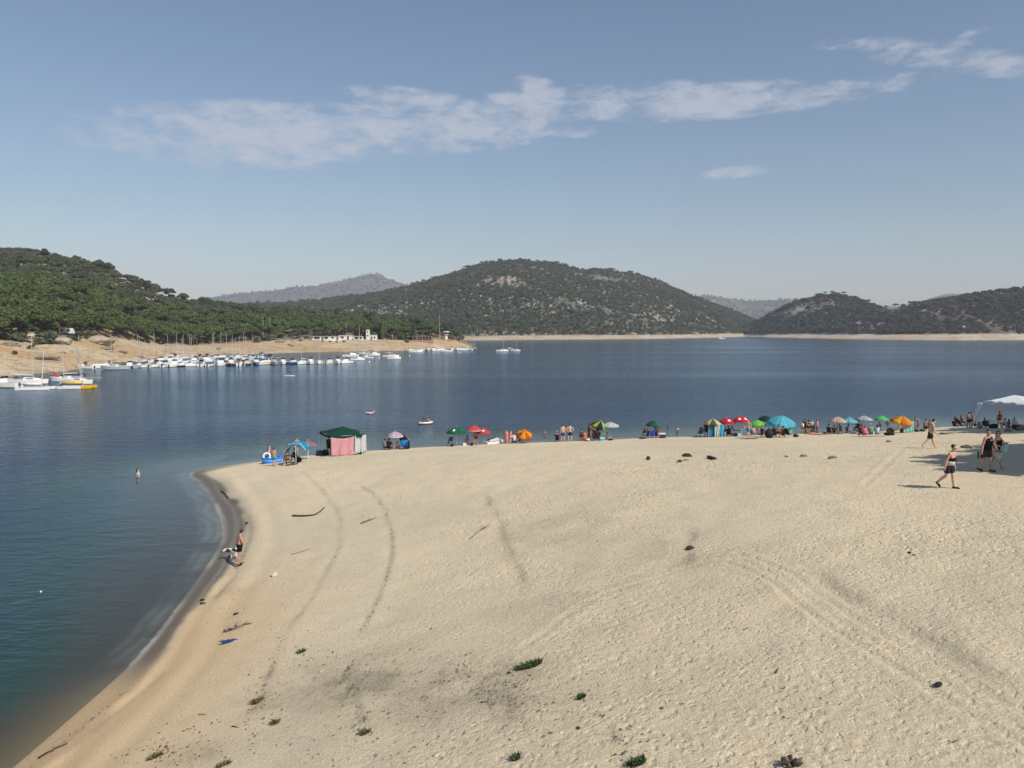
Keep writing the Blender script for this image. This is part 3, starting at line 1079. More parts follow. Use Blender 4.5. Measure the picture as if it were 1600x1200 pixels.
def crown_mesh(name, seed, lobes, rx, rz, leaf, per, umbrella=True, z0=0.0, core=0.7):
    """foliage tufts over many lobes, round a lumpy core; unit radius about 1"""
    r = np.random.default_rng(seed)
    V = []
    Fc = []
    cen = []
    for k in range(lobes):
        a = r.uniform(0, 2 * math.pi)
        q = math.sqrt(r.uniform(0.0, 1.0)) * 0.78
        if umbrella:
            zc = z0 + rz * (0.62 * math.sqrt(max(0, 1 - q * q)) + r.uniform(-0.14, 0.12))
        else:
            zc = z0 + rz * r.uniform(0.15, 0.95) * (1 - 0.35 * q)
        cen.append((q * rx * math.cos(a), q * rx * math.sin(a), zc, r.uniform(0.30, 0.46) * rx))
    for (cx, cy, cz, cr) in cen:
        # core blob
        nb, mb_ = 7, 4
        base = len(V)
        V.append((cx, cy, cz - cr * core * 0.6))
        for j in range(1, mb_):
            ph = -math.pi / 2 + math.pi * j / mb_
            for i in range(nb):
                t = 2 * math.pi * i / nb
                q = cr * core * r.uniform(0.8, 1.1)
                V.append((cx + q * math.cos(ph) * math.cos(t), cy + q * math.cos(ph) * math.sin(t), cz + q * 0.74 * math.sin(ph)))
        V.append((cx, cy, cz + cr * core * 0.6))
        for i in range(nb):
            Fc.append((base, base + 1 + (i + 1) % nb, base + 1 + i, base + 1 + i))
        for j in range(mb_ - 2):
            for i in range(nb):
                p = base + 1 + j * nb
                Fc.append((p + i, p + (i + 1) % nb, p + nb + (i + 1) % nb, p + nb + i))
        p = base + 1 + (mb_ - 2) * nb
        for i in range(nb):
            Fc.append((p + i, p + (i + 1) % nb, len(V) - 1, len(V) - 1))
        # tufts
        for k in range(per):
            d = r.standard_normal(3)
            d /= np.linalg.norm(d)
            if d[2] < -0.35:
                d[2] *= -0.5
            P = np.array((cx, cy, cz)) + d * np.array((cr, cr, cr * 0.80)) * r.uniform(0.72, 1.05)
            nrm = d + 0.7 * r.standard_normal(3)
            nrm /= np.linalg.norm(nrm)
            u = np.cross(nrm, r.standard_normal(3))
            u /= np.linalg.norm(u) + 1e-9
            w = np.cross(nrm, u)
            s = leaf * r.uniform(0.6, 1.3)
            b0 = len(V)
            for (a_, b_) in ((-1, -0.5), (0.4, -0.9), (1.1, 0.5), (-0.3, 0.9)):
                V.append(tuple(P + u * a_ * s + w * b_ * s))
            Fc.append((b0, b0 + 1, b0 + 2, b0 + 3))
    me = bpy.data.meshes.new(name)
    me.from_pydata([tuple(map(float, v)) for v in V], [], [tuple(dict.fromkeys(f)) for f in Fc])
    me.update()
    return me


def trunk_mesh(name, seed, hgt, r0, branches=5, spread=0.5, top=0.62):
    r = random.Random(seed)
    b = MB()
    lean = (r.uniform(-0.06, 0.06) * hgt, r.uniform(-0.06, 0.06) * hgt)
    pts = [(0, 0, -0.4), (0, 0, 0.15 * hgt), (lean[0] * 0.5, lean[1] * 0.5, 0.45 * hgt), (lean[0], lean[1], top * hgt), (lean[0] * 1.1, lean[1] * 1.1, 0.85 * hgt)]
    b.path(pts, [r0 * 1.25, r0, r0 * 0.8, r0 * 0.6, r0 * 0.25], 7)
    for k in range(branches):
        a = 2 * math.pi * k / branches + r.uniform(-0.4, 0.4)
        t = r.uniform(0.5, 0.7)
        p0 = (lean[0] * t, lean[1] * t, hgt * t)
        s = spread * hgt * r.uniform(0.6, 1.0)
        p1 = (p0[0] + math.cos(a) * s * 0.55, p0[1] + math.sin(a) * s * 0.55, hgt * (t + 0.10))
        p2 = (p0[0] + math.cos(a) * s, p0[1] + math.sin(a) * s, hgt * (t + 0.17))
        b.path([p0, p1, p2], [r0 * 0.45, r0 * 0.3, r0 * 0.12], 5)
    return b.mesh(name, True)


# umbrella pines: unit height 1 = 9 m tree; crown radius about 4 m
PINES = []
for k in range(6):
    cm = crown_mesh('crown', 100 + k, 16, 4.4, 5.6, 0.38, 60, True, z0=3.2)
    cm.materials.append(PINE)
    tm = trunk_mesh('trunk', 200 + k, 9.0, 0.24, 6, 0.34)
    tm.materials.append(BARK)
    PINES.append((cm, tm))


def pine(k, x, y, z, s, rz, label, group, name='pine_tree'):
    e = empty(name, (x, y, z), rz, s)
    tag(e, label, 'tree', group)
    for nm, me in (('crown', PINES[k % 6][0]), ('trunk', PINES[k % 6][1])):
        o = bpy.data.objects.new(nm, me)
        COL.objects.link(o)
        o.parent = e
    return e


def scatter(hill, n, pxr, dfun, seed, minsep, dens=None):
    """random spots on a hillside; dfun(px, r) gives the distance"""
    r = np.random.default_rng(seed)
    px = r.uniform(pxr[0], pxr[1], n)
    D = dfun(px, r.uniform(0, 1, n))
    x, y, z = hill.at(px, D)
    keep = np.ones(n, bool)
    if dens is not None:
        keep = r.uniform(0, 1, n) < dens(px, x, y, D)
    cell = {}
    out = []
    for i in np.nonzero(keep)[0]:
        c = (int(x[i] // minsep), int(y[i] // minsep))
        ok = True
        for a in (-1, 0, 1):
            for b in (-1, 0, 1):
                for q in cell.get((c[0] + a, c[1] + b), ()):
                    if (x[q] - x[i]) ** 2 + (y[q] - y[i]) ** 2 < minsep * minsep:
                        ok = False
        if ok:
            cell.setdefault(c, []).append(i)
            out.append(i)
    return px[out], x[out], y[out], z[out]


def woods(name, label, cat, pts, scales, sources, seed, minz=None):
    """one object holding a wood: a point per tree, a tree mesh on each (geometry nodes)"""
    r = np.random.default_rng(seed)
    n = len(pts)
    me = bpy.data.meshes.new(name)
    me.vertices.add(n)
    me.vertices.foreach_set('co', np.asarray(pts, np.float32).ravel())
    me.update()
    attr(me, 'tree_scale', scales)
    attr(me, 'tree_turn', r.uniform(0, 6.283, n))
    ai = me.attributes.new('tree_kind', 'INT', 'POINT')
    ai.data.foreach_set('value', r.integers(0, len(sources), n).astype(np.int32))
    o = link(name, me)
    tag(o, label, cat, kind='stuff')
    ng = bpy.data.node_groups.new(name + '_scatter', 'GeometryNodeTree')
    ng.interface.new_socket('Geometry', in_out='INPUT', socket_type='NodeSocketGeometry')
    ng.interface.new_socket('Geometry', in_out='OUTPUT', socket_type='NodeSocketGeometry')
    gi = ng.nodes.new('NodeGroupInput')
    go = ng.nodes.new('NodeGroupOutput')
    col = bpy.data.collections.new(name + '_sources')
    for k, me_ in enumerate(sources):
        col.objects.link(bpy.data.objects.new('%s_source_%02d' % (name, k), me_))
    ci = ng.nodes.new('GeometryNodeCollectionInfo')
    ci.inputs['Collection'].default_value = col
    ci.inputs['Separate Children'].default_value = True
    ci.inputs['Reset Children'].default_value = True

    def na(nm, dt):
        q = ng.nodes.new('GeometryNodeInputNamedAttribute')
        q.data_type = dt
        q.inputs['Name'].default_value = nm
        return q.outputs['Attribute']
    ip = ng.nodes.new('GeometryNodeInstanceOnPoints')
    cx = ng.nodes.new('ShaderNodeCombineXYZ')
    L = ng.links
    L.new(gi.outputs[0], ip.inputs['Points'])
    L.new(ci.outputs[0], ip.inputs['Instance'])
    ip.inputs['Pick Instance'].default_value = True
    L.new(na('tree_kind', 'INT'), ip.inputs['Instance Index'])
    L.new(na('tree_turn', 'FLOAT'), cx.inputs['Z'])
    L.new(cx.outputs[0], ip.inputs['Rotation'])
    L.new(na('tree_scale', 'FLOAT'), ip.inputs['Scale'])
    L.new(ip.outputs[0], go.inputs[0])
    md = o.modifiers.new('scatter', 'NODES')
    md.node_group = ng
    return o


def join_tree(name, cm, tm, leafm):
    """crown and trunk in one mesh, for far woods"""
    me = bpy.data.meshes.new(name)
    v0 = np.array([v.co[:] for v in cm.vertices])
    v1 = np.array([v.co[:] for v in tm.vertices])
    fs = [tuple(p.vertices) for p in cm.polygons] + [tuple(i + len(v0) for i in p.vertices) for p in tm.polygons]
    me.from_pydata(np.concatenate([v0, v1]).tolist(), [], fs)
    me.polygons.foreach_set('material_index', [0] * len(cm.polygons) + [1] * len(tm.polygons))
    me.materials.append(leafm)
    me.materials.append(BARK)
    me.update()
    return me


# --- the pine grove on the left shore
def left_d(px, r):
    Dw, Db, Dr, zb, zr = HL.controls(px)
    return Db + 2 + r * (Dr + 25 - Db)


def clear_left(px, x, y, D):
    """keeps rock slopes, the club clearing and the bare bank free of trees"""
    Dw, Db, Dr, zb, zr = HL.controls(px)
    t = (D - Db) / (Dr - Db)
    k = np.ones_like(px)
    k = np.where((px > 60) & (px < 300) & (t > 0.55), 0.34 + 0.7 * fbm(x, y, 40, 3, 5), k)
    k = np.where((px <= 60) & (t > 0.5), 0.42 + 0.7 * fbm(x, y, 40, 3, 6), k)
    k = np.where((px >= 300) & (t > 0.4), 0.55 + 0.7 * fbm(x, y, 45, 3, 7), k)
    k = np.where((px > 175) & (px < 285) & (t > 0.62), 0.15, k)
    k = np.where((px > 430) & (px < 560) & (t < 0.22), 0.10, k)
    k = np.where((px > 560) & (px < 640) & (t < 0.10), 0.15, k)
    k = np.where((px > 640) & (px < 735) & (D < Db + 22), 0.0, k)
    k = np.where((px > 722), 0.0, k)
    k = np.where((px < 130) & (px > -60) & (t < 0.06), 0.4, k)
    k = np.where((px > 160) & (px < 260) & (t < 0.05), 0.5, k)
    return k


lp = scatter(HL, 16000, (-330, 726), left_d, 5, 4.3, clear_left)
order = np.argsort(lp[2])
lx, ly, lz, lpx = lp[1][order], lp[2][order], lp[3][order], lp[0][order]
vis = (lpx > -25)
idx = [i for i in range(len(lx)) if vis[i]]
RT = np.random.default_rng(99)
Dwl, Dbl, Drl, _a, _b = HL.controls(lpx)
tl = (ly - Dbl) / (Drl - Dbl)
sc = np.where(tl < 0.6, RT.uniform(0.55, 1.22, len(lx)), RT.uniform(0.50, 0.85, len(lx)))
sc = np.where((lpx > 640), sc * 0.9, sc)
single = set(idx[:290])
rest = [i for i in range(len(lx)) if i not in single]
for i in sorted(single):
    pine(int(RT.integers(0, 6)), lx[i], ly[i], lz[i] - 0.2, float(sc[i]), float(RT.uniform(0, 6.28)),
         'umbrella pine with a broad green crown in the dense grove above the marina bank', 'umbrella pines of the left shore grove')
upper = [i for i in rest if tl[i] > 0.52 and lpx[i] < 300] + [i for i in rest if lpx[i] >= 300 and tl[i] > 0.45]
upper_set = set(upper)
rest = [i for i in rest if i not in upper_set]
far_pines = [join_tree('far_pine', c_, t_, PINE) for c_, t_ in PINES[:4]]
woods('pine_woodland', 'pine wood covering the left hillside behind the grove', 'woodland', np.stack([lx, ly, lz - 0.2], 1)[rest], sc[rest], far_pines, 3)

upper_trees = [join_tree('upper_pine', c_, t_, OAK) for c_, t_ in PINES[2:6]]
woods('hilltop_woodland', 'dull green pines and oaks on the top of the left hill', 'woodland', np.stack([lx, ly, lz - 0.9], 1)[upper], np.asarray(sc)[upper] * RT.uniform(0.8, 1.35, len(upper)), upper_trees, 4)

# --- holm oaks and small pines of the far hills
far_oaks = []
for k in range(5):
    cm = crown_mesh('oak', 300 + k, 9, 2.2, 3.2, 0.42, 20, False, z0=0.7, core=0.85)
    far_oaks.append(join_tree('oak', cm, trunk_mesh('oak_trunk', 320 + k, 3.2, 0.16, 3, 0.3), OAK))
far_burnt = []
for k in range(4):
    cm = crown_mesh('oak', 340 + k, 9, 2.4, 3.4, 0.45, 20, False, z0=0.9, core=0.85)
    far_burnt.append(join_tree('oak', cm, trunk_mesh('oak_trunk', 350 + k, 3.2, 0.18, 3, 0.3), BURNT))
small_pines = []
for k in range(3):
    cm = crown_mesh('pine', 360 + k, 10, 3.6, 3.0, 0.5, 22, True, z0=4.0, core=0.85)
    small_pines.append(join_tree('pine', cm, trunk_mesh('pine_trunk', 370 + k, 6.5, 0.25, 4, 0.36), OAK))


def hill_d(hill, back=40):
    def f(px, r):
        Dw, Db, Dr, zb, zr = hill.controls(px)
        return Db + 3 + r * (Dr + back - Db)
    return f


def dens_c(px, x, y, D):
    Dw, Db, Dr, zb, zr = HC.controls(px)
    t = (D - Db) / (Dr - Db)
    k = 0.38 + 0.76 * fbm(x, y, 90, 5, 81, 0.66) + 0.35 * (1 - t)
    k = np.where(((px - 790) / 60) ** 2 + ((t - 0.55) / 0.18) ** 2 < 1, k - 0.22, k)
    k = np.where(((px - 1012) / 42) ** 2 + ((t - 0.24) / 0.10) ** 2 < 1, k - 0.28, k)
    k = np.where((px < 620), k + 0.2, k)
    return np.clip(k, 0.08, 1)


cp = scatter(HC, 52000, (380, 1232), hill_d(HC), 15, 3.3, dens_c)
rr = np.random.default_rng(5)
n = len(cp[1])
big = rr.uniform(0, 1, n) < 0.12
P = np.stack([cp[1], cp[2], cp[3] - 0.3], 1)
woods('hillside_oaks', 'scattered holm oaks over the central hill', 'woodland', P[~big], rr.uniform(0.65, 1.65, (~big).sum()), far_oaks, 8)
woods('hillside_pines', 'small pines among the oaks of the central hill', 'woodland', P[big], rr.uniform(0.7, 1.25, big.sum()), small_pines, 9)


def dens_r(px, x, y, D):
    Dw, Db, Dr, zb, zr = HR.controls(px)
    t = (D - Db) / (Dr - Db)
    k = 0.46 + 0.85 * fbm(x, y, 80, 5, 91, 0.62) + 0.3 * (1 - t)
    k = np.where(((px - 1256) / 50) ** 2 + ((t - 0.74) / 0.24) ** 2 < 1, 0.08, k)
    k = np.where(((px - 1450) / 30) ** 2 + ((t - 0.68) / 0.12) ** 2 < 1, 0.12, k)
    k = np.where(((px - 1365) / 40) ** 2 + ((t - 0.25) / 0.12) ** 2 < 1, 0.3, k)
    return np.clip(k, 0.05, 1)


rp = scatter(HR, 16000, (1158, 2100), hill_d(HR, 30), 25, 3.6, dens_r)
n = len(rp[1])
P = np.stack([rp[1], rp[2], rp[3] - 0.3], 1)
Dw, Db, Dr, zb, zr = HR.controls(rp[0])
tt = (rp[2] - Db) / (Dr - Db)
kind = np.where((tt > 0.72) & (rp[0] > 1370) & (rr.uniform(0, 1, n) < 0.75), 1, 0)
kind = np.where((tt > 0.85) & (rp[0] <= 1370) & (rr.uniform(0, 1, n) < 0.35), 1, kind)
kind = np.where((kind == 0) & (((rp[0] > 1330) & (rr.uniform(0, 1, n) < 0.7)) | (rr.uniform(0, 1, n) < 0.2)), 2, kind)
woods('shore_oaks', 'holm oaks along the right shore', 'woodland', P[kind == 0], rr.uniform(1.0, 2.1, (kind == 0).sum()), far_oaks, 18)
woods('ridge_pines', 'umbrella pines on the right hand ridges', 'woodland', P[kind == 1], rr.uniform(0.8, 1.35, (kind == 1).sum()), small_pines, 19)
woods('scorched_scrub', 'grey scorched scrub on the right hillside', 'woodland', P[kind == 2], rr.uniform(0.9, 1.9, (kind == 2).sum()), far_burnt, 20)
fp = scatter(HF1, 9000, (200, 700), lambda px, r: 3000 + r * 1750, 35, 13, lambda px, x, y, D: np.clip(0.45 + 0.7 * fbm(x, y, 300, 4, 95), 0.05, 0.9))
woods('mountain_scrub', 'dark scrub on the far mountain', 'woodland', np.stack(fp[1:], 1), rr.uniform(1.6, 3.4, len(fp[1])), far_oaks, 21)
fp = scatter(HF2, 5000, (1060, 1300), lambda px, r: 3000 + r * 1350, 36, 12, lambda px, x, y, D: np.clip(0.45 + 0.7 * fbm(x, y, 300, 4, 96), 0.05, 0.9))
woods('ridge_scrub', 'dark scrub on the far ridge between the hills', 'woodland', np.stack(fp[1:], 1), rr.uniform(1.6, 3.2, len(fp[1])), far_oaks, 22)

# granite outcrops among the trees
GRAN = mat('pale_granite', (0.40, 0.365, 0.31), 0.95, 0.2, 0.5)
outc = []
for k in range(4):
    b = MB()
    b.ball((0, 0, 0), 1.0, 9, 6)
    me = b.mesh('outcrop')
    for v in me.vertices:
        v.co *= 1 + 0.45 * mnoise.noise(v.co * 1.5 + Vector((k * 4.1, 0, 0)))
        v.co.z *= 0.6
    me.materials.append(GRAN)
    outc.append(me)
for nm, hh_, rng_, n_, sd_, lab, cut in (('central_outcrops', HC, (420, 1225), 11000, 51, 'pale granite outcrops over the central hill', 0.15), ('right_outcrops', HR, (1165, 1900), 1500, 52, 'pale granite outcrops over the right hill', 0.25), ('left_outcrops', HL, (-200, 640), 900, 53, 'granite outcrops on the left hill', 0.2)):
    pts_ = scatter(hh_, n_, rng_, hill_d(hh_), sd_, 2.0, lambda px, x, y, D: np.clip(1.2 * fbm(x, y, 90, 5, sd_, 0.62) + 0.25, 0.04, 1))
    woods(nm, lab, 'rocks', np.stack(pts_[1:], 1), rr.uniform(0.5, 1.0, len(pts_[1])) ** 2 * (2.6 if hh_ is not HL else 1.5), outc, sd_)

# pines beside the right edge of the picture: their shade lies across the sand there
SHADE = ((1628, 716, 9.5, 1.25, 1), (1650, 706, 11.0, 1.35, 2), (1640, 697, 12.0, 1.1, 0), (1600, 673, 9.0, 1.35, 3), (1555, 675, 10.0, 1.15, 4), (1650, 675, 10.5, 1.3, 5), (1690, 690, 10, 1.3, 0), (1600, 698, 11.0, 0.75, 2), (1510, 671.5, 11.0, 0.9, 1))
for (px, py, hh, s, k) in SHADE:
    gx, gy, g0 = G(px, py)
    t = hh / SUN_DIR.z
    x, y = gx + SUN_DIR.x * t, gy + SUN_DIR.y * t
    zc = g0 + hh
    zg = gz(x, y)
    e = pine(k, x, y, zg - 0.1, (zc - zg) / 7.2, k * 1.3, 'umbrella pine outside the right edge of the picture, known by its shade on the sand', 'shade pines beside the beach')
    w_ = s * 1.0 / ((zc - zg) / 7.2)
    e.scale = (e.scale[0] * w_, e.scale[1] * w_, e.scale[2])

# single umbrella pines on the skyline of the right hill
for k, (px, sc_, wh) in enumerate(((1254, 1.0, 'leftmost'), (1269, 0.9, 'second'), (1287, 1.25, 'third'), (1297, 1.35, 'tallest'), (1315, 1.3, 'fifth'), (1334, 1.1, 'rightmost'))):
    Dr_ = float(HR.controls(np.array([float(px)]))[2][0])
    x, y, z = (float(q) for q in HR.at(px, Dr_ - 4))
    e = empty('pine_tree', (x, y, z - 0.3), k * 1.1, sc_)
    tag(e, 'lone umbrella pine on the skyline of the rocky right hill, %s of six' % wh, 'tree', 'skyline pines on the right hill')
    cmh = crown_mesh('crown', 700 + k, 9, 2.6, 1.9, 0.42, 24, True, z0=6.2)
    cmh.materials.append(OAK)
    link('crown', cmh, None, e)
    link('trunk', trunk_mesh('trunk', 720 + k, 9.0, 0.3, 4, 0.22), BARK, e)

# ------------------------------------------------------------------ builders: placing
def C(r, g, b):
    return tuple(((v / 255) / 12.92 if v / 255 <= 0.04045 else ((v / 255 + 0.055) / 1.055) ** 2.4) for v in (r, g, b))


def GB(px, py):
    """a spot of dry beach at a pixel; steps inland when the pixel is already water"""
    for k in range(60):
        x, y, z = G(px, py)
        if z > 0.05 and float(bil(_SD, np.array([x]), np.array([y]))[0]) > 0.35:
            return x, y, z
        py += 0.5
    return x, y, z


def PZ(px, py, D):
    d = ray_dir(px, py)
    t = D / d[1]
    return d[0] * t, H + d[2] * t


def px_m(D):
    return D / F          # metres per photo pixel at forward distance D


def LB(px, py):
    """the point of the left bank seen at a pixel"""
    Dw, Db, Dr, zb, zr = HL.controls(np.array([float(px)]))
    D = np.linspace(Dw[0], Dr[0], 900)
    x, y, z = HL.at(np.full(900, float(px)), D)
    row = 515 - (z - H) / D * 1200
    i = int(np.nonzero(row <= py)[0][0]) if (row <= py).any() else 899
    return float(x[i]), float(y[i]), float(z[i])


def WP(px, py):
    x, y = unproj(px, py, 0.0)
    return x, y


# ------------------------------------------------------------------ builders: people
SKINS = {'fair': mat('skin_fair', (0.56, 0.34, 0.24), 0.55, 0.06), 'tan': mat('skin_tan', (0.42, 0.235, 0.15), 0.55, 0.06),
         'brown': mat('skin_brown', (0.235, 0.12, 0.075), 0.55, 0.06), 'pink': mat('skin_pink', (0.60, 0.33, 0.26), 0.55, 0.06)}
HAIR = mat('hair_dark', (0.016, 0.012, 0.010), 0.6, 0.2, 20)
HAIR_R = mat('hair_auburn', (0.07, 0.025, 0.015), 0.6, 0.2, 20)
HAIR_G = mat('hair_grey', (0.12, 0.10, 0.09), 0.6, 0.2, 20)
BLACKM = mat('black_rubber', (0.012, 0.012, 0.013), 0.6, 0.2, 6)


def cloth(r, g, b, trans=0.0, var=0.10):
    return mat('cloth_%d_%d_%d%s' % (r, g, b, '_thin' if trans else ''), tuple(q * (0.80 if trans else 0.9) for q in C(r, g, b)), 0.85, var, 5.0, spec=0.2, trans=trans)


def rotx(a):
    return Matrix.Rotation(a, 3, 'X')


def roty(a):
    return Matrix.Rotation(a, 3, 'Y')


def rotz(a):
    return Matrix.Rotation(a, 3, 'Z')


R_ = math.radians
# leg: (thigh forward, spread, knee bend, foot pitch), arm: (forward, out, elbow bend, inward)
POSES = {
    'stand': dict(lean=2, L=(2, 5, 3), R=(-2, 5, 3), la=(4, 8, 12, 0), ra=(-2, 8, 14, 0)),
    'stand2': dict(lean=0, L=(8, 4, 10), R=(-4, 6, 2), la=(18, 10, 55, 20), ra=(0, 9, 16, 0)),
    'akimbo': dict(lean=0, L=(2, 7, 3), R=(-2, 7, 3), la=(-25, 42, 75, 75), ra=(-25, 42, 75, 75)),
    'phone': dict(lean=6, L=(4, 4, 6), R=(-3, 4, 4), la=(20, 8, 95, 30), ra=(18, 8, 100, 30), head=24),
    'walk': dict(lean=5, L=(26, 3, 8), R=(-20, 3, 24), la=(-22, 7, 18, 0), ra=(22, 7, 25, 0)),
    'walk2': dict(lean=5, L=(-22, 3, 14), R=(26, 3, 10), la=(22, 7, 22, 0), ra=(-24, 7, 18, 0)),
    'sit': dict(lean=16, L=(122, 7, 118), R=(116, 9, 110), la=(62, 12, 35, 15), ra=(55, 14, 40, 15), seat=1),
    'sit_back': dict(lean=-22, L=(98, 6, 38), R=(104, 8, 62), la=(-32, 16, 4, 0), ra=(-30, 18, 4, 0), seat=1),
    'sit_side': dict(lean=6, L=(92, 26, 100), R=(86, 30, 96), la=(30, 10, 60, 20), ra=(20, 16, 30, 0), seat=1),
    'chair': dict(lean=-18, L=(84, 6, 74), R=(88, 8, 80), la=(28, 14, 60, 10), ra=(30, 14, 55, 10), seat=1),
    'lie': dict(lean=-4, L=(4, 5, 4), R=(10, 6, 30), la=(6, 20, 10, 0), ra=(4, 24, 20, 0)),
    'crouch': dict(lean=30, L=(95, 14, 120), R=(80, 14, 110), la=(50, 14, 40, 10), ra=(60, 12, 40, 10)),
    'bend': dict(lean=55, L=(12, 6, 10), R=(6, 6, 8), la=(62, 8, 20, 0), ra=(70, 8, 20, 0)),
}


def joints(pose, female=False, child=False):
    p = POSES[pose] if isinstance(pose, str) else pose
    T = rotx(-R_(p.get('lean', 0)))     # forward is +Y
    J = {}
    sw = 0.155 if female else 0.175
    hw = 0.095 if female else 0.085
    J['pel'] = Vector((0, 0, 0))
    up = lambda z, y=0.0, x=0.0: T @ Vector((x, y, z))
    J['waist'] = up(0.14)
    J['chest'] = up(0.34, 0.01)
    J['nb'] = up(0.50, -0.005)
    hd = rotx(-R_(p.get('lean', 0) * 0.4 + p.get('head', 0))) @ rotz(R_(p.get('turn', 0)))
    J['neck'] = J['nb'] + hd @ Vector((0, 0.0, 0.07))
    J['h1'] = J['neck'] + hd @ Vector((0, 0.02, 0.06))
    J['h2'] = J['neck'] + hd @ Vector((0, 0.015, 0.13))
    J['h3'] = J['neck'] + hd @ Vector((0, 0.0, 0.19))
    J['nose'] = J['neck'] + hd @ Vector((0, 0.115, 0.085))
    J['_hd'] = hd
    for s, k, lk, ak in ((-1, 'l', 'L', 'la'), (1, 'r', 'R', 'ra')):
        th, sp, kb = p[lk][:3]
        J[k + 'hip'] = Vector((s * hw, 0, -0.04))
        d1 = roty(-s * R_(sp)) @ rotx(R_(th)) @ Vector((0, 0, -1))
        d2 = roty(-s * R_(sp * 0.4)) @ rotx(R_(th - kb)) @ Vector((0, 0, -1))
        J[k + 'knee'] = J[k + 'hip'] + d1 * 0.42
        J[k + 'calf'] = J[k + 'knee'] + d2 * 0.14 + rotx(R_(th - kb)) @ Vector((0, -0.012, 0))
        J[k + 'ank'] = J[k + 'knee'] + d2 * 0.41
        fp = p[lk][3] if len(p[lk]) > 3 else (0 if p.get('seat') is None else 10)
        fd = rotx(R_(fp)) @ Vector((s * 0.12, 1, 0)).normalized()
        if pose == 'lie':
            fd = Vector((s * 0.3, 0.75, -0.5)).normalized()
        J[k + 'heel'] = J[k + 'ank'] + Vector((0, -0.03, -0.045))
        J[k + 'toe'] = J[k + 'ank'] + fd * 0.17 + Vector((0, 0, -0.055))
        J[k + '_fd'] = fd
        fw, ou, eb, inn = p[ak]
        J[k + 'sh'] = T @ Vector((s * sw, 0.0, 0.455))
        a1 = T @ (roty(-s * R_(ou)) @ rotx(R_(fw)) @ Vector((0, 0, -1)))
        # forearm: bend forward in the plane of the arm, then inward
        a2 = T @ (roty(-s * R_(ou)) @ rotx(R_(fw + eb * (1 if inn < 60 else 0.25))) @ Vector((0, 0, -1)))
        if inn:
            a2 = (a2 + Vector((-s * math.sin(R_(inn)) * (1.3 if inn > 60 else 0.8), 0, 0))).normalized()
        J[k + 'elb'] = J[k + 'sh'] + a1 * 0.29
        J[k + 'wri'] = J[k + 'elb'] + a2 * 0.25
        J[k + 'hand'] = J[k + 'wri'] + a2 * 0.075
        J[k + '_a2'] = a2
    return J


BODY_R = {'pel': 0.130, 'waist': 0.126, 'chest': 0.150, 'nb': 0.080, 'neck': 0.056, 'h1': 0.068, 'h2': 0.092, 'h3': 0.060, 'nose': 0.012,
          'hip': 0.104, 'knee': 0.064, 'calf': 0.066, 'ank': 0.040, 'heel': 0.034, 'toe': 0.024, 'sh': 0.072, 'elb': 0.048, 'wri': 0.031, 'hand': 0.034}
SPINE = (('pel', 'waist'), ('waist', 'chest'), ('chest', 'nb'), ('nb', 'neck'), ('neck', 'h1'), ('h1', 'h2'), ('h2', 'h3'), ('h1', 'nose'))
LIMB = (('pel', '?hip'), ('?hip', '?knee'), ('?knee', '?calf'), ('?calf', '?ank'), ('?ank', '?toe'), ('?ank', '?heel'), ('chest', '?sh'), ('?sh', '?elb'), ('?elb', '?wri'), ('?wri', '?hand'))
SKINJOBS = []


def skin_job(name, pts, rad, edges, root, sub, matl, parent, xform):
    """a skeleton with radii, grown into one surface by a Skin modifier when all jobs are evaluated"""
    me = bpy.data.meshes.new(name)
    me.from_pydata([tuple(xform @ Vector(p)) for p in pts], edges, [])
    o = bpy.data.objects.new(name, me)
    COL.objects.link(o)
    sk = o.modifiers.new('skin', 'SKIN')
    sk.use_smooth_shade = True
    lay = me.skin_vertices[0].data
    for i, r in enumerate(rad):
        rr_ = r if isinstance(r, tuple) else (r, r)
        lay[i].radius = rr_
        lay[i].use_root = (i == root)
    ss = o.modifiers.new('sub', 'SUBSURF')
    ss.levels = ss.render_levels = sub
    SKINJOBS.append((o, name, matl, parent))


def run_skin_jobs():
    bpy.context.view_layer.update()
    dg = bpy.context.evaluated_depsgraph_get()
    made = []
    for o, name, matl, parent in SKINJOBS:
        me = bpy.data.meshes.new_from_object(o.evaluated_get(dg), depsgraph=dg)
        me.name = name
        me.materials.clear()
        made.append((me, name, matl, parent))
    for o, *_ in SKINJOBS:
        old = o.data
        bpy.data.objects.remove(o)
        bpy.data.meshes.remove(old)
    SKINJOBS.clear()
    for me, name, matl, parent in made:
        if not isinstance(matl, (list, tuple)):
            matl = [matl]
        me.materials.append(matl[0])
        me.polygons.foreach_set('use_smooth', [True] * len(me.polygons))
        link(name, me, None, parent)


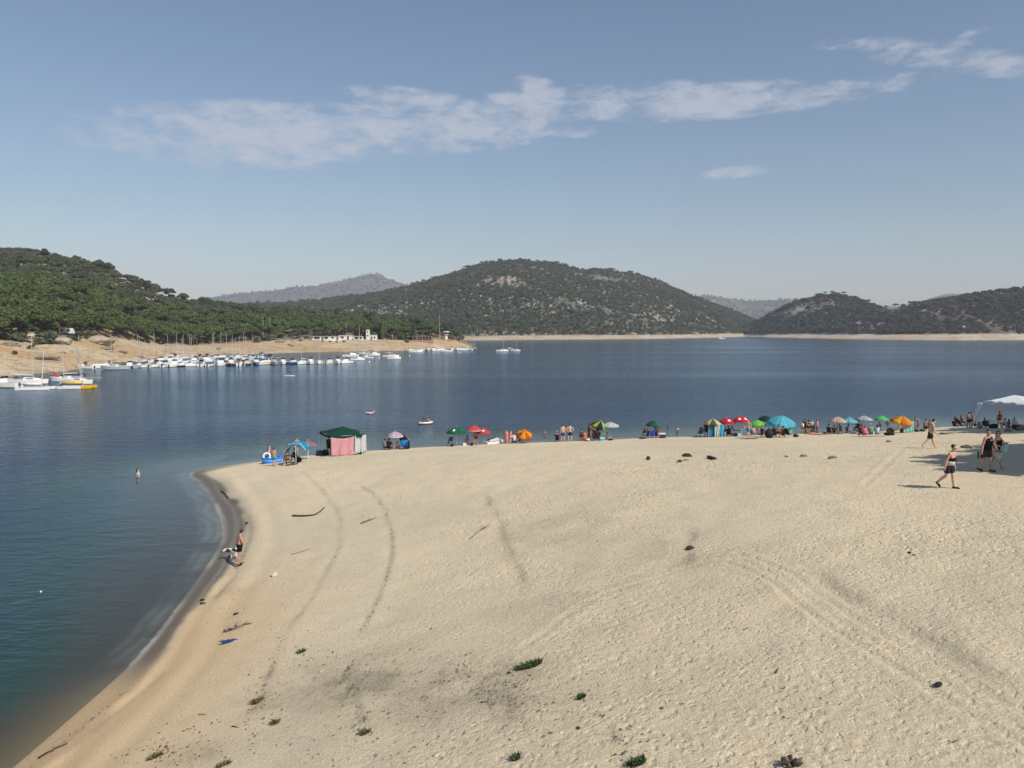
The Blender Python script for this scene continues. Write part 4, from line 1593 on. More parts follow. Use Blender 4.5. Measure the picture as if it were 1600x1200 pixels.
def person(px, py, label, pose='stand', face=0.0, h=None, top_px=None, skin='tan', shorts=None, shirt=None, swim=None, dress=None, trunks=None,
           hair=HAIR, long_hair=False, hat=None, shoes=None, female=False, fat=1.0, near=False, wade=None, group='people on the beach', loc=None, lift=0.0, glasses=False, cat='person'):
    if loc is None:
        if wade is not None:
            x, y = WP(px, py)
            z = -wade
        else:
            x, y, z = GB(px, py)
    else:
        x, y, z = loc
    if h is None:
        if top_px is not None:
            h = max(0.9, min(1.9, (py - top_px) * px_m(y) + (wade or 0)))
        else:
            h = 1.64 if female else 1.74
    k = h / 1.75
    J = joints(pose, female)
    e = empty('person', (x, y, z + lift), math.radians(face))
    tag(e, label, cat, group)
    names = []
    pts = []
    rad = []
    idx = {}

    def add(n, v, r):
        idx[n] = len(pts)
        pts.append(v)
        rad.append(r)
    fr = {'pel': 1.12, 'hip': 1.08, 'waist': 0.86, 'chest': 0.86, 'sh': 0.82, 'elb': 0.85} if female else {}
    for n, v in J.items():
        if n.startswith('_') or '_' in n[1:]:
            continue
        key = n if n in BODY_R else n[1:]
        r = BODY_R[key] * fr.get(key, 1.0)
        if key in ('pel', 'waist', 'chest', 'hip'):
            r *= fat
        add(n, v, r)
    edges = [(idx[a], idx[b]) for a, b in SPINE]
    for s in 'lr':
        edges += [(idx[a.replace('?', s)], idx[b.replace('?', s)]) for a, b in LIMB]
        # fingers: a thumb from the side of the palm and four fingers, slightly curled
        a2 = J[s + '_a2']
        side = a2.cross(Vector((0, 0, 1)))
        side = side.normalized() if side.length > 0.05 else Vector((1, 0, 0))
        nrm = a2.cross(side).normalized()
        sg = -1 if s == 'l' else 1
        if near:
            for fi, (off, ln) in enumerate(((-0.027, 0.060), (-0.009, 0.075), (0.009, 0.078), (0.027, 0.068))):
                b0 = J[s + 'hand'] + side * off + a2 * 0.015
                b1 = b0 + a2 * ln * 0.55 + nrm * 0.004
                b2 = b1 + (a2 * 0.8 + nrm * 0.5).normalized() * ln * 0.5
                for q, (bb, r) in enumerate(((b0, 0.0105), (b1, 0.0095), (b2, 0.008))):
                    add('%sf%d%d' % (s, fi, q), bb, r)
                edges += [(idx[s + 'hand'], idx['%sf%d0' % (s, fi)]), (idx['%sf%d0' % (s, fi)], idx['%sf%d1' % (s, fi)]), (idx['%sf%d1' % (s, fi)], idx['%sf%d2' % (s, fi)])]
        else:
            add(s + 'fing', J[s + 'hand'] + a2 * 0.075 + nrm * 0.012, 0.018)
            edges.append((idx[s + 'hand'], idx[s + 'fing']))
        add(s + 'th', J[s + 'wri'] + a2 * 0.05 + side * 0.042, 0.011)
        edges.append((idx[s + 'wri'], idx[s + 'th']))
    mz = min(p.z - (r * 0.92) for p, r in zip(pts, rad))
    if pose == 'lie':
        X = Matrix.Translation((0, 0, 0.13 * k)) @ Matrix.Rotation(math.radians(-90), 4, 'X') @ Matrix.Scale(k, 4)
    else:
        X = Matrix.Scale(k, 4) @ Matrix.Translation((0, 0, -mz))
    sub = 2 if near else 1
    skin_job('body', pts, rad, edges, idx['pel'], sub, SKINS[skin], e, X)

    def garment(name, chain, matl, sub_=sub):
        ns = {}
        P, Rr, E = [], [], []
        for a, b in chain:
            for n in (a, b):
                if n[0] not in ns:
                    ns[n[0]] = len(P)
                    P.append(n[1])
                    Rr.append(n[2])
            E.append((ns[a[0]], ns[b[0]]))
        skin_job(name, P, Rr, E, 0, sub_, matl, e, X)

    def n(nm, r, f=None, to=None):
        v = J[nm]
        if to:
            v = J[nm].lerp(J[to], f)
        return (nm + (to or '') + str(f), v, r)
    F_ = fat * (1.05 if female else 1.0)
    lean = R_((POSES[pose] if isinstance(pose, str) else pose).get('lean', 0))
    TX = Vector((1, 0, 0))
    TY = rotx(-lean) @ Vector((0, 1, 0))
    gw = 0.92 if female else 1.0

    def ring(cv, rx, ry, n_=16, ph=0.0):
        return [cv + TX * (rx * gw * math.cos(t)) + TY * (ry * gw * (1.0 if math.sin(t) < 0 else fat ** 0.5) * math.sin(t)) for t in [2 * math.pi * q_ / n_ for q_ in range(n_)]]

    def wrap(name, levels, matl, tubes=()):
        """cloth that follows the trunk: rings at levels, tubes round the limbs"""
        b_ = MB()
        b_.loft([ring(*lv) for lv in levels])
        for pts_, rr_ in tubes:
            b_.path(pts_, rr_, 10)
        me_ = b_.mesh(name, True)
        for v in me_.vertices:
            v.co *= 1 + 0.018 * mnoise.noise(v.co * 14)
        me_.transform(X)
        return link(name, me_, matl, e)
    pl, wa, chs, nb_ = J['pel'], J['waist'], J['chest'], J['nb']
    if shorts:
        ch = [(n('pel', 0.152 * F_), n('pel', 0.150 * F_, 0.9, 'waist'))]
        for s in 'lr':
            ch.append((n('pel', 0.152 * F_), n(s + 'hip', 0.132 * F_)))
            ch.append((n(s + 'hip', 0.132 * F_), n(s + 'hip', 0.112, 0.80, s + 'knee')))
        garment('shorts', ch, shorts)
    if trunks:
        wrap('swim_trunks', [(pl.lerp(wa, 0.75), 0.172 * fat, 0.146 * fat), (pl, 0.198 * fat, 0.152 * fat), (pl + Vector((0, 0, -0.07)), 0.180, 0.130)], trunks,
             [([J[s + 'hip'].lerp(J[s + 'knee'], q_) for q_ in (-0.08, 0.2, 0.48)], [0.118, 0.122, 0.108]) for s in 'lr'])
    if shirt:
        tank = isinstance(shirt, tuple)
        sh_o = wrap('shirt', [(pl.lerp(wa, -0.25), 0.200 * fat, 0.158 * fat), (wa, 0.168 * fat, 0.152 * fat), (wa.lerp(chs, 0.5), 0.178 * fat, 0.164 * fat), (chs, 0.212, 0.178), (chs.lerp(nb_, 0.45), 0.215, 0.150), (chs.lerp(nb_, 0.80), 0.150, 0.105)], shirt[0] if tank else shirt,
             [] if tank else [([J[s + 'sh'].lerp(J[s + 'elb'], q_) for q_ in (-0.1, 0.2, 0.6)], [0.084, 0.082, 0.072]) for s in 'lr'])
    if pose == 'stride_f':
        wrap('rolled_top', [(wa.lerp(chs, 0.1), 0.170, 0.160), (wa.lerp(chs, 0.5), 0.184, 0.174), (wa.lerp(chs, 0.8), 0.190, 0.178)], cloth(16, 16, 18))
        wrap('white_hem', [(pl.lerp(wa, 0.1), 0.196, 0.170), (wa, 0.174, 0.162), (wa.lerp(chs, 0.12), 0.174, 0.163)], cloth(214, 212, 210))
    if swim:
        wrap('bikini_bottom', [(pl.lerp(wa, 0.25), 0.190, 0.150), (pl, 0.205, 0.156), (pl + Vector((0, 0, -0.09)), 0.110, 0.125)], swim)
        wrap('bikini_top', [(chs.lerp(wa, 0.30), 0.160, 0.150), (chs, 0.178, 0.172), (chs.lerp(nb_, 0.18), 0.172, 0.155)], swim)
    if dress:
        mid = (J['lknee'] + J['rknee']) / 2
        hipc = J['pel']
        ch = [(n('pel', 0.160), n('waist', 0.135)), (n('waist', 0.135), n('chest', 0.146)), (n('pel', 0.160), ('hem1', hipc.lerp(mid, 0.6), 0.17)), (('hem1', hipc.lerp(mid, 0.6), 0.17), ('hem2', hipc.lerp(mid, 1.25 if dress[1] == 'long' else 0.85), 0.19))]
        for s in 'lr':
            ch.append((n('chest', 0.146), n(s + 'sh', 0.072)))
        garment('dress', ch, dress[0])
    hd = J['_hd']
    hc = J['neck'] + hd @ Vector((0, -0.012, 0.135))

    def place_ball(name, off, rr3, matl, nn=10, mm=7):
        b = MB()
        b.ball((0, 0, 0), rr3, nn, mm)
        me = b.mesh(name, True)
        Rm = hd.to_4x4()
        me.transform(X @ Matrix.Translation(hc + hd @ Vector(off)) @ Rm)
        return link(name, me, matl, e)
    if hair is not None:
        b = MB()
        b.ball((0, -0.016, 0.018), (0.088, 0.103, 0.092), 12, 8)
        if long_hair:
            b.ball((0, -0.075, -0.07), (0.085, 0.055, 0.13), 10, 7)
            b.ball((0, -0.080, -0.17), (0.070, 0.045, 0.12), 10, 7)
        me = b.mesh('hair', True)
        for v in me.vertices:       # open the face
            if v.co.y > 0.045 and v.co.z < 0.065 and not long_hair:
                v.co.y = 0.035
            elif v.co.y > 0.04 and v.co.z < 0.05:
                v.co.y = 0.02
            v.co *= 1.0 + 0.05 * mnoise.noise(v.co * 30)
        me.transform(X @ Matrix.Translation(hc) @ hd.to_4x4())
        link('hair', me, hair, e)
    if hat is not None:
        b = MB()
        b.ball((0, 0, 0.035), (0.10, 0.108, 0.085), 12, 6)
        rim = 0.17 if hat[1] == 'brim' else 0.105
        b.tube((0, 0.0 if hat[1] == 'brim' else 0.055, 0.012), (0, 0.0 if hat[1] == 'brim' else 0.055, 0.028), rim, rim * 0.95, 14)
        me = b.mesh('hat', True)
        me.transform(X @ Matrix.Translation(hc) @ hd.to_4x4())
        link('hat', me, hat[0], e)
    if glasses or near:
        b = MB()
        if glasses:
            for s in (-1, 1):
                b.box((s * 0.034, 0.095, -0.005), (0.052, 0.016, 0.036))
                b.box((s * 0.078, 0.045, 0.0), (0.008, 0.09, 0.012))
            b.box((0, 0.098, 0.002), (0.02, 0.012, 0.010))
            nm = 'sunglasses'
        else:
            for s in (-1, 1):
                b.ball((s * 0.032, 0.086, -0.008), (0.014, 0.010, 0.008), 8, 5)
                b.box((s * 0.034, 0.092, 0.014), (0.036, 0.012, 0.007))
            b.box((0, 0.086, -0.072), (0.046, 0.014, 0.009))
            nm = 'face_features'
        me = b.mesh(nm, False)
        me.transform(X @ Matrix.Translation(hc) @ hd.to_4x4())
        link(nm, me, BLACKM, e)
    if shoes:
        for s in 'lr':
            b = MB()
            fd = J[s + '_fd']
            a = J[s + 'heel'] + Vector((0, 0, 0.012))
            b.path([a - fd * 0.035, a + fd * 0.03 + Vector((0, 0, 0.006)), J[s + 'toe'] - fd * 0.06 + Vector((0, 0, 0.016)), J[s + 'toe'] + fd * 0.03 + Vector((0, 0, 0.006))], [0.036, 0.047, 0.046, 0.028], 8)
            me = b.mesh('shoe', True)
            me.transform(X)
            link('shoe', me, shoes, e)
    e['hgt'] = k
    return e


# ------------------------------------------------------------------ builders: beach things
ALU = mat('white_painted_pole', (0.62, 0.63, 0.64), 0.35, 0.06, 6)
STEEL = mat('grey_steel', (0.30, 0.31, 0.32), 0.4, 0.1, 6, metal=0.6)
WOODP = mat('wooden_pole', (0.34, 0.27, 0.19), 0.7, 0.15, 8)


PRINTW = mat('white_print', (0.72, 0.70, 0.70), 0.8, 0.05)


def parasol(px, top, rim, half, base, label, cols, pole=ALU, tilt=0.0, tilt_dir=0.0, segs=8, group='parasols along the waterline', rim_col=None, pole_px=None, dome=0.5, flap=0.10, name='parasol', prints=()):
    """beach parasol: eight cloth panels on ribs, a pole pushed into the sand, a finial"""
    x, y, z = GB(*base)
    xc, zt = PZ(px, top, y)
    _, zr = PZ(px, rim, y)
    R = half * px_m(y)
    rise = max(0.25, min(zt - zr, R * 0.52))
    e = empty('parasol' if name is None else name, (x, y, z))
    tag(e, label, 'parasol', group)
    Tm = Matrix.Translation((xc - x, 0, zt - rise - z)) @ Matrix.Rotation(tilt, 4, Vector((math.cos(tilt_dir), math.sin(tilt_dir), 0)))
    ns = 5
    for s in range(segs):
        a0 = 2 * math.pi * s / segs + 0.2
        a1 = 2 * math.pi * (s + 1) / segs + 0.2
        rows = []
        for i in range(ns + 1):
            t = i / ns
            rr0 = R * math.sin(t * math.pi / 2 * 0.98) ** (1.0)
            zz = rise * (1 - (1 - math.cos(t * math.pi / 2)) ** dome * 1.0) if dome != 0.5 else rise * (1 - t ** 1.35)
            rr0 = R * t
            row = []
            for j in range(4):
                q = j / 3
                a = a0 + (a1 - a0) * q
                sag = 1 - (0.055 if t > 0 else 0) * math.sin(q * math.pi) * t
                row.append((rr0 * sag * math.cos(a), rr0 * sag * math.sin(a), zz - 0.02 * math.sin(q * math.pi) * t))
            rows.append(row)
        b = MB()
        b.sheet(rows, 0.008)
        if flap:
            lo = [[rows[-1][j] for j in range(4)], [(p[0] * 1.01, p[1] * 1.01, p[2] - flap) for p in rows[-1]]]
            if rim_col is None:
                b.sheet(lo, 0.006)
        me = b.mesh('panel', True)
        me.transform(Tm)
        pn = link('panel', me, cols[s % len(cols)], e)
        for (pa, tw) in prints:          # white printed oval lying on the cloth
            if (pa - a0) % (2 * math.pi) < (a1 - a0):
                pr = []
                for i in range(7):
                    u = -1 + i / 3
                    t = 0.62 + 0.17 * u
                    hw_p = tw * math.sqrt(max(0.02, 1 - u * u))
                    pr.append([(R * t * math.cos(pa + hw_p * q), R * t * math.sin(pa + hw_p * q), rise * (1 - t ** 1.35) + 0.016) for q in (-1, -0.5, 0, 0.5, 1)])
                bp = MB()
                bp.sheet(pr[::-1], 0.004)
                mp_ = bp.mesh('print', True)
                mp_.transform(Tm)
                link('print', mp_, PRINTW, pn)
        if rim_col is not None:
            b = MB()
            b.sheet(lo, 0.006)
            me = b.mesh('valance', True)
            me.transform(Tm)
            link('valance', me, rim_col, e)
    for s in range(segs):
        a0 = 2 * math.pi * s / segs + 0.2
        b = MB()
        b.path([(0, 0, rise - 0.03), (R * 0.55 * math.cos(a0), R * 0.55 * math.sin(a0), rise * (1 - 0.55 ** 1.35) - 0.025), (R * 0.99 * math.cos(a0), R * 0.99 * math.sin(a0), -0.02)], 0.008, 4)
        me = b.mesh('rib')
        me.transform(Tm)
        link('rib', me, STEEL, e)
    topv = Tm @ Vector((0, 0, rise + 0.02))
    b = MB()
    b.tube((0, 0, -0.25), topv, 0.020, 0.016, 7)
    po = b.build('pole', pole, e, True)
    b = MB()
    b.tube(topv, topv + Vector((0, 0, 0.10)), 0.022, 0.010, 7)
    b.build('finial', pole, po, True)
    return e


def gazebo(name, label, corners, zs_eave, peak, canopy_m, leg_m, group=None, valance=0.22, legs=True, sink=0.2, leg_r=0.022, loc=None):
    """pop-up gazebo: four legs, pitched cloth roof with a valance"""
    cx = sum(c[0] for c in corners) / 4
    cy = sum(c[1] for c in corners) / 4
    z0 = gz(cx, cy)
    e = empty(name, (cx, cy, z0))
    tag(e, label, 'gazebo', group)
    L = [Vector((c[0] - cx, c[1] - cy, zs_eave - z0)) for c in corners]
    pk = Vector((0, 0, peak - z0))
    for i in range(4):
        a, b_ = L[i], L[(i + 1) % 4]
        rows = []
        for t in (0.0, 0.33, 0.66, 1.0):
            row = []
            for q in (0, 0.25, 0.5, 0.75, 1):
                p = a.lerp(b_, q).lerp(pk, t)
                p.z -= 0.10 * math.sin(q * math.pi) * (1 - t) + 0.05 * math.sin(t * math.pi)
                row.append(p)
            rows.append(row)
        b = MB()
        b.sheet(rows, 0.006)
        b.build('roof_panel', canopy_m, e, False)
        b = MB()
        b.sheet([rows[0], [p * 1.0 + Vector((0, 0, -valance + 0.03 * math.sin(9 * k))) + (p - Vector((0, 0, p.z))) * 0.004 for k, p in enumerate(rows[0])]], 0.006)
        b.build('valance', canopy_m, e)
    for i in range(4):
        g = gz(corners[i][0], corners[i][1])
        b = MB()
        b.box((L[i].x * 0.985, L[i].y * 0.985, (g - z0 + L[i].z) / 2 - sink / 2), (leg_r * 2, leg_r * 2, L[i].z - (g - z0) + sink))
        b.build('leg', leg_m, e)
        b = MB()
        b.tube(L[i] * 0.985 + Vector((0, 0, -0.05)), L[(i + 1) % 4] * 0.985 + Vector((0, 0, -0.05)), 0.012, n=5)
        b.build('top_rail', leg_m, e)
    return e


def drape(name, label, p0, p1, ztop, zbot, matl, cat='sheet', group=None, folds=5, amp=0.06, slack=0.10, bulge=0.0, stripes=None):
    """cloth hung between two points of a frame"""
    P0, P1 = Vector((*p0, 0)), Vector((*p1, 0))
    d = P1 - P0
    nrm = Vector((d.y, -d.x, 0)).normalized()
    rows = []
    nr, nc = 12, 22
    for i in range(nr + 1):
        t = i / nr
        row = []
        for j in range(nc + 1):
            q = j / nc
            z = ztop + (zbot - ztop) * t - slack * math.sin(q * math.pi) * (1 - t) ** 2 + 0.03 * math.sin(q * 17) * t
            w = amp * (0.3 + t) * math.sin(q * folds * 2 * math.pi + 1.3 * t) + bulge * math.sin(t * math.pi * 0.6) + 0.5 * amp * math.sin(q * 23 + 5 * t)
            p = P0 + d * (q * (1 - 0.05 * t) + 0.025 * t) + nrm * w
            row.append((p.x, p.y, z))
        rows.append(row)
    b = MB()
    b.sheet(rows, 0.006)
    c = rows[nr][nc // 2]
    me = b.mesh(name, True)
    o = link(name, me, matl)
    tag(o, label, cat, group)
    return o


def loc_at(px, py):
    return GB(px, py)


def cooler(px, py, w, label, body, lid, face=0.1, loc=None):
    x, y, z = loc or GB(px, py)
    e = empty('cooler_box', (x, y, z), face)
    tag(e, label, 'cooler', 'cool boxes on the beach')
    b = MB()
    b.box((0, 0, w * 0.33), (w, w * 0.66, w * 0.66), 0, 1.06)
    b.build('box', body, e)
    b = MB()
    b.box((0, 0, w * 0.72), (w * 1.09, w * 0.74, w * 0.12), 0, 0.95)
    ld = b.build('lid', lid, e)
    b = MB()
    b.path([(-w * 0.56, 0, w * 0.5), (-w * 0.57, 0, w * 0.80), (-w * 0.4, 0, w * 0.86), (w * 0.4, 0, w * 0.86), (w * 0.57, 0, w * 0.80), (w * 0.56, 0, w * 0.5)], 0.014, 5)
    b.build('handle', lid, ld, True)
    return e


def bag(px, py, w, label, matl, cat='bag', seed=0, group='bags and bundles on the sand', hgt=0.55, loc=None, strap=True):
    x, y, z = loc or GB(px, py)
    e = empty('beach_bag', (x, y, z), seed * 0.7)
    tag(e, label, cat, group)
    b = MB()
    b.ball((0, 0, w * hgt * 0.45), (w * 0.5, w * 0.34, w * hgt * 0.5), 14, 9)
    me = b.mesh('sack', True)
    for v in me.vertices:
        v.co += Vector((1, 1, 0.8)) * (0.10 * w * mnoise.noise(v.co * (3.5 / w) + Vector((seed * 3.1, 0, 0))))
        v.co.z = max(v.co.z, -0.02)
    link('sack', me, matl, e)
    if strap:
        b = MB()
        b.path([(-w * 0.28, 0, w * hgt * 0.75), (-w * 0.2, 0.02, w * hgt * 1.15), (w * 0.1, 0.02, w * hgt * 1.2), (w * 0.28, 0, w * hgt * 0.75)], 0.012, 5)
        b.build('strap', matl, e, True)
    return e


def towel(px, py, w, l, label, matl, face=0.0, seed=0, group='towels and mats on the sand', loc=None, bumpy=0.03, name='towel'):
    x, y, z = loc or GB(px, py)
    rows = []
    for i in range(9):
        row = []
        for j in range(7):
            u, v = (j / 6 - 0.5) * w, (i / 8 - 0.5) * l
            X = x + u * math.cos(face) - v * math.sin(face)
            Y = y + u * math.sin(face) + v * math.cos(face)
            zz = gz(X, Y) + 0.035 + bumpy * (0.5 + mnoise.noise(Vector((u * 4 + seed, v * 4, seed * 1.7))))
            row.append((X - x, Y - y, zz - z))
        rows.append(row)
    b = MB()
    b.sheet([r[::-1] for r in rows[::-1]] if False else rows, 0.015)
    o = b.build(name, matl, None, True, (x, y, z))
    tag(o, label, 'towel' if name == 'towel' else name.replace('_', ' '), group)
    return o


def beach_chair(px, py, label, matl, face=0.0, loc=None, group='folding chairs on the beach', back=1.0, frame=None):
    x, y, z = loc or GB(px, py)
    e = empty('beach_chair', (x, y, z), math.radians(face))
    tag(e, label, 'chair', group)
    fm = frame or ALU
    b = MB()
    b.sheet([[(-0.25, 0.25, 0.34), (0, 0.25, 0.32), (0.25, 0.25, 0.34)], [(-0.25, 0, 0.30), (0, 0, 0.28), (0.25, 0, 0.30)], [(-0.25, -0.2, 0.27), (0, -0.2, 0.25), (0.25, -0.2, 0.27)]], 0.012)
    b.build('seat', matl, e)
    b = MB()
    b.sheet([[(-0.25, -0.21, 0.27), (0, -0.23, 0.27), (0.25, -0.21, 0.27)], [(-0.25, -0.36, 0.58), (0, -0.39, 0.58), (0.25, -0.36, 0.58)], [(-0.25, -0.48, 0.30 + 0.58 * back), (0, -0.49, 0.30 + 0.58 * back), (0.25, -0.48, 0.30 + 0.58 * back)]], 0.012)
    bk_ = b.build('backrest', matl, e)
    for s in (-1, 1):
        for (p0, p1) in (((s * 0.27, 0.28, -0.05), (s * 0.27, -0.22, 0.50)), ((s * 0.27, -0.40, -0.05), (s * 0.27, 0.22, 0.50))):
            b = MB()
            b.tube(p0, p1, 0.012, n=6)
            b.build('leg', fm, e)
        b = MB()
        b.box((s * 0.27, 0.0, 0.51), (0.045, 0.48, 0.025))
        b.build('armrest', fm, e)
        b = MB()
        b.tube((s * 0.265, -0.22, 0.27), (s * 0.265, -0.49, 0.32 + 0.58 * back), 0.012, n=6)
        b.build('back_post', fm, bk_)
    return e


def ring_mesh(R, r, n=24, m=10, sz=1.0):
    b = MB()
    vs, fs = [], []
    for i in range(n):
        t = 2 * math.pi * i / n
        for j in range(m):
            p = 2 * math.pi * j / m
            vs.append(((R + r * math.cos(p)) * math.cos(t), (R + r * math.cos(p)) * math.sin(t), r * sz * math.sin(p)))
    for i in range(n):
        for j in range(m):
            fs.append((i * m + j, ((i + 1) % n) * m + j, ((i + 1) % n) * m + (j + 1) % m, i * m + (j + 1) % m))
    b._add(vs, fs)
    return b


# ------------------------------------------------------------------ builders: boats
WHITE = mat('white_gelcoat', (0.80, 0.80, 0.78), 0.3, 0.05, 1.5)
CREAM = mat('cream_gelcoat', (0.66, 0.62, 0.52), 0.35, 0.06, 1.5)
GREYB = mat('grey_gelcoat', (0.42, 0.43, 0.44), 0.4, 0.06, 1.5)
BLUEB = mat('blue_gelcoat', (0.06, 0.16, 0.36), 0.3, 0.08, 1.5)
NAVYC = mat('navy_canvas', (0.022, 0.030, 0.055), 0.85, 0.15, 4)
BLUEC = mat('blue_canvas', (0.05, 0.13, 0.30), 0.85, 0.15, 4)
REDC = mat('red_canvas', (0.42, 0.06, 0.05), 0.85, 0.15, 4)
WHITEC = mat('white_canvas', (0.68, 0.68, 0.66), 0.85, 0.08, 4)
YEL = mat('yellow_paint', (0.72, 0.42, 0.02), 0.4, 0.08, 3)
GLASS = mat('dark_glass', (0.02, 0.025, 0.03), 0.08, 0.1, 2)
ALUM = mat('mast_aluminium', (0.55, 0.55, 0.54), 0.35, 0.05, 3)
ENG = mat('outboard_black', (0.02, 0.02, 0.022), 0.4, 0.1, 3)


def hull_rings(L, B, fb, dr, n=10, flare=0.96, tr=0.75, x0=0.0):
    rings = []
    for i in range(n + 1):
        t = i / n
        w = B / 2 * (tr + (1 - tr) * math.sin(min(1, t / 0.4) * math.pi / 2)) if t < 0.4 else B / 2 * max(0.02, (1 - ((t - 0.4) / 0.6) ** 2.4))
        y = -L / 2 + L * t
        top = fb * (1 + 0.35 * max(0, t - 0.4) ** 1.3)
        kl = -dr * (1 - max(0, (t - 0.6) / 0.4) ** 2 * 1.6)
        yb = y - 0.05 * L * max(0, (t - 0.7) / 0.3)
        rings.append([(x0 - w, y, top), (x0 - w * flare, (y + yb) / 2, 0.02 + 0.1 * fb), (x0 - w * 0.25, yb, kl), (x0 + w * 0.25, yb, kl), (x0 + w * flare, (y + yb) / 2, 0.02 + 0.1 * fb), (x0 + w, y, top)])
    return rings


def boat_base(name, x, y, rz, label, cat, group):
    e = empty(name, (x, y, 0.0), rz)
    tag(e, label, cat, group)
    return e


def motorboat(x, y, rz, label, L=6.0, hullm=WHITE, canopy=None, cabin=True, group='boats moored at the marina', stripe=None, cover=None):
    e = boat_base('motorboat', x, y, rz, label, 'boat', group)
    B = L * 0.37
    MB().loft(hull_rings(L, B, L * 0.13, 0.2)).build('hull', hullm, e, False)
    if stripe:
        r = hull_rings(L * 1.004, B * 1.02, L * 0.085, -L * 0.05)
        MB().loft(r).build('stripe', stripe, e)
    b = MB()
    b.box((0, -L * 0.14, L * 0.135), (B * 0.72, L * 0.40, 0.03))
    b.build('cockpit_floor', GREYB, e)
    if cabin:
        b = MB()
        b.loft([[(-B * 0.36, -L * 0.02, L * 0.12), (B * 0.36, -L * 0.02, L * 0.12), (B * 0.30, 0.0, L * 0.26), (-B * 0.30, 0.0, L * 0.26)], [(-B * 0.30, L * 0.2, L * 0.13), (B * 0.30, L * 0.2, L * 0.13), (B * 0.24, L * 0.14, L * 0.23), (-B * 0.24, L * 0.14, L * 0.23)], [(-B * 0.12, L * 0.36, L * 0.15), (B * 0.12, L * 0.36, L * 0.15), (B * 0.1, L * 0.34, L * 0.17), (-B * 0.1, L * 0.34, L * 0.17)]])
        b.build('cabin', hullm if hullm is not BLUEB else WHITE, e)
    b = MB()
    zt = L * 0.26 if cabin else L * 0.16
    b.loft([[(-B * 0.33, -L * 0.01, zt - 0.05), (B * 0.33, -L * 0.01, zt - 0.05), (B * 0.31, L * 0.02, zt - 0.05), (-B * 0.31, L * 0.02, zt - 0.05)], [(-B * 0.28, -L * 0.06, zt + 0.42), (B * 0.28, -L * 0.06, zt + 0.42), (B * 0.27, -L * 0.05, zt + 0.42), (-B * 0.27, -L * 0.05, zt + 0.42)]])
    b.build('windscreen', GLASS, e)
    if canopy:
        rows = []
        for t in (0, 0.5, 1):
            rows.append([(B * 0.44 * q, -L * 0.36 + L * 0.36 * t, L * 0.30 + 0.55 - 0.16 * q * q - 0.10 * (2 * t - 1) ** 2) for q in (-1, -0.5, 0, 0.5, 1)])
        b = MB()
        b.sheet(rows, 0.02)
        cp_ = b.build('canopy', canopy, e, True)
        for s in (-1, 1):
            for yy in (-0.34, -0.03):
                b = MB()
                b.tube((s * B * 0.42, L * yy, L * 0.12), (s * B * 0.42, L * yy, L * 0.30 + 0.38), 0.018, n=5)
                b.build('canopy_post', ALUM, cp_)
    if cover:
        rows = []
        for i in range(7):
            t = i / 6
            w = B * 0.49 * (1 if t < 0.5 else 1 - ((t - 0.5) / 0.5) ** 2 * 0.9)
            rows.append([(w * q, -L * 0.47 + L * 0.9 * t, L * 0.145 + (0.25 + 0.3 * math.sin(t * math.pi)) * (1 - q * q) + 0.03 * math.sin(7 * t + 3 * q)) for q in (-1, -0.6, 0, 0.6, 1)])
        b = MB()
        b.sheet(rows, 0.02)
        b.build('cover', cover, e, True)
    b = MB()
    b.box((0, -L * 0.5 - 0.18, L * 0.10), (0.30, 0.34, 0.62), 0, 0.7)
    b.box((0, -L * 0.5 - 0.16, -0.15), (0.12, 0.18, 0.5))
    b.build('outboard_motor', ENG, e)
    b = MB()
    b.path([(-B * 0.40, L * 0.05, L * 0.16), (-B * 0.36, L * 0.22, L * 0.16 + 0.32), (0, L * 0.46, L * 0.18 + 0.32), (B * 0.36, L * 0.22, L * 0.16 + 0.32), (B * 0.40, L * 0.05, L * 0.16)], 0.016, 4)
    b.build('bow_rail', ALUM, e)
    return e


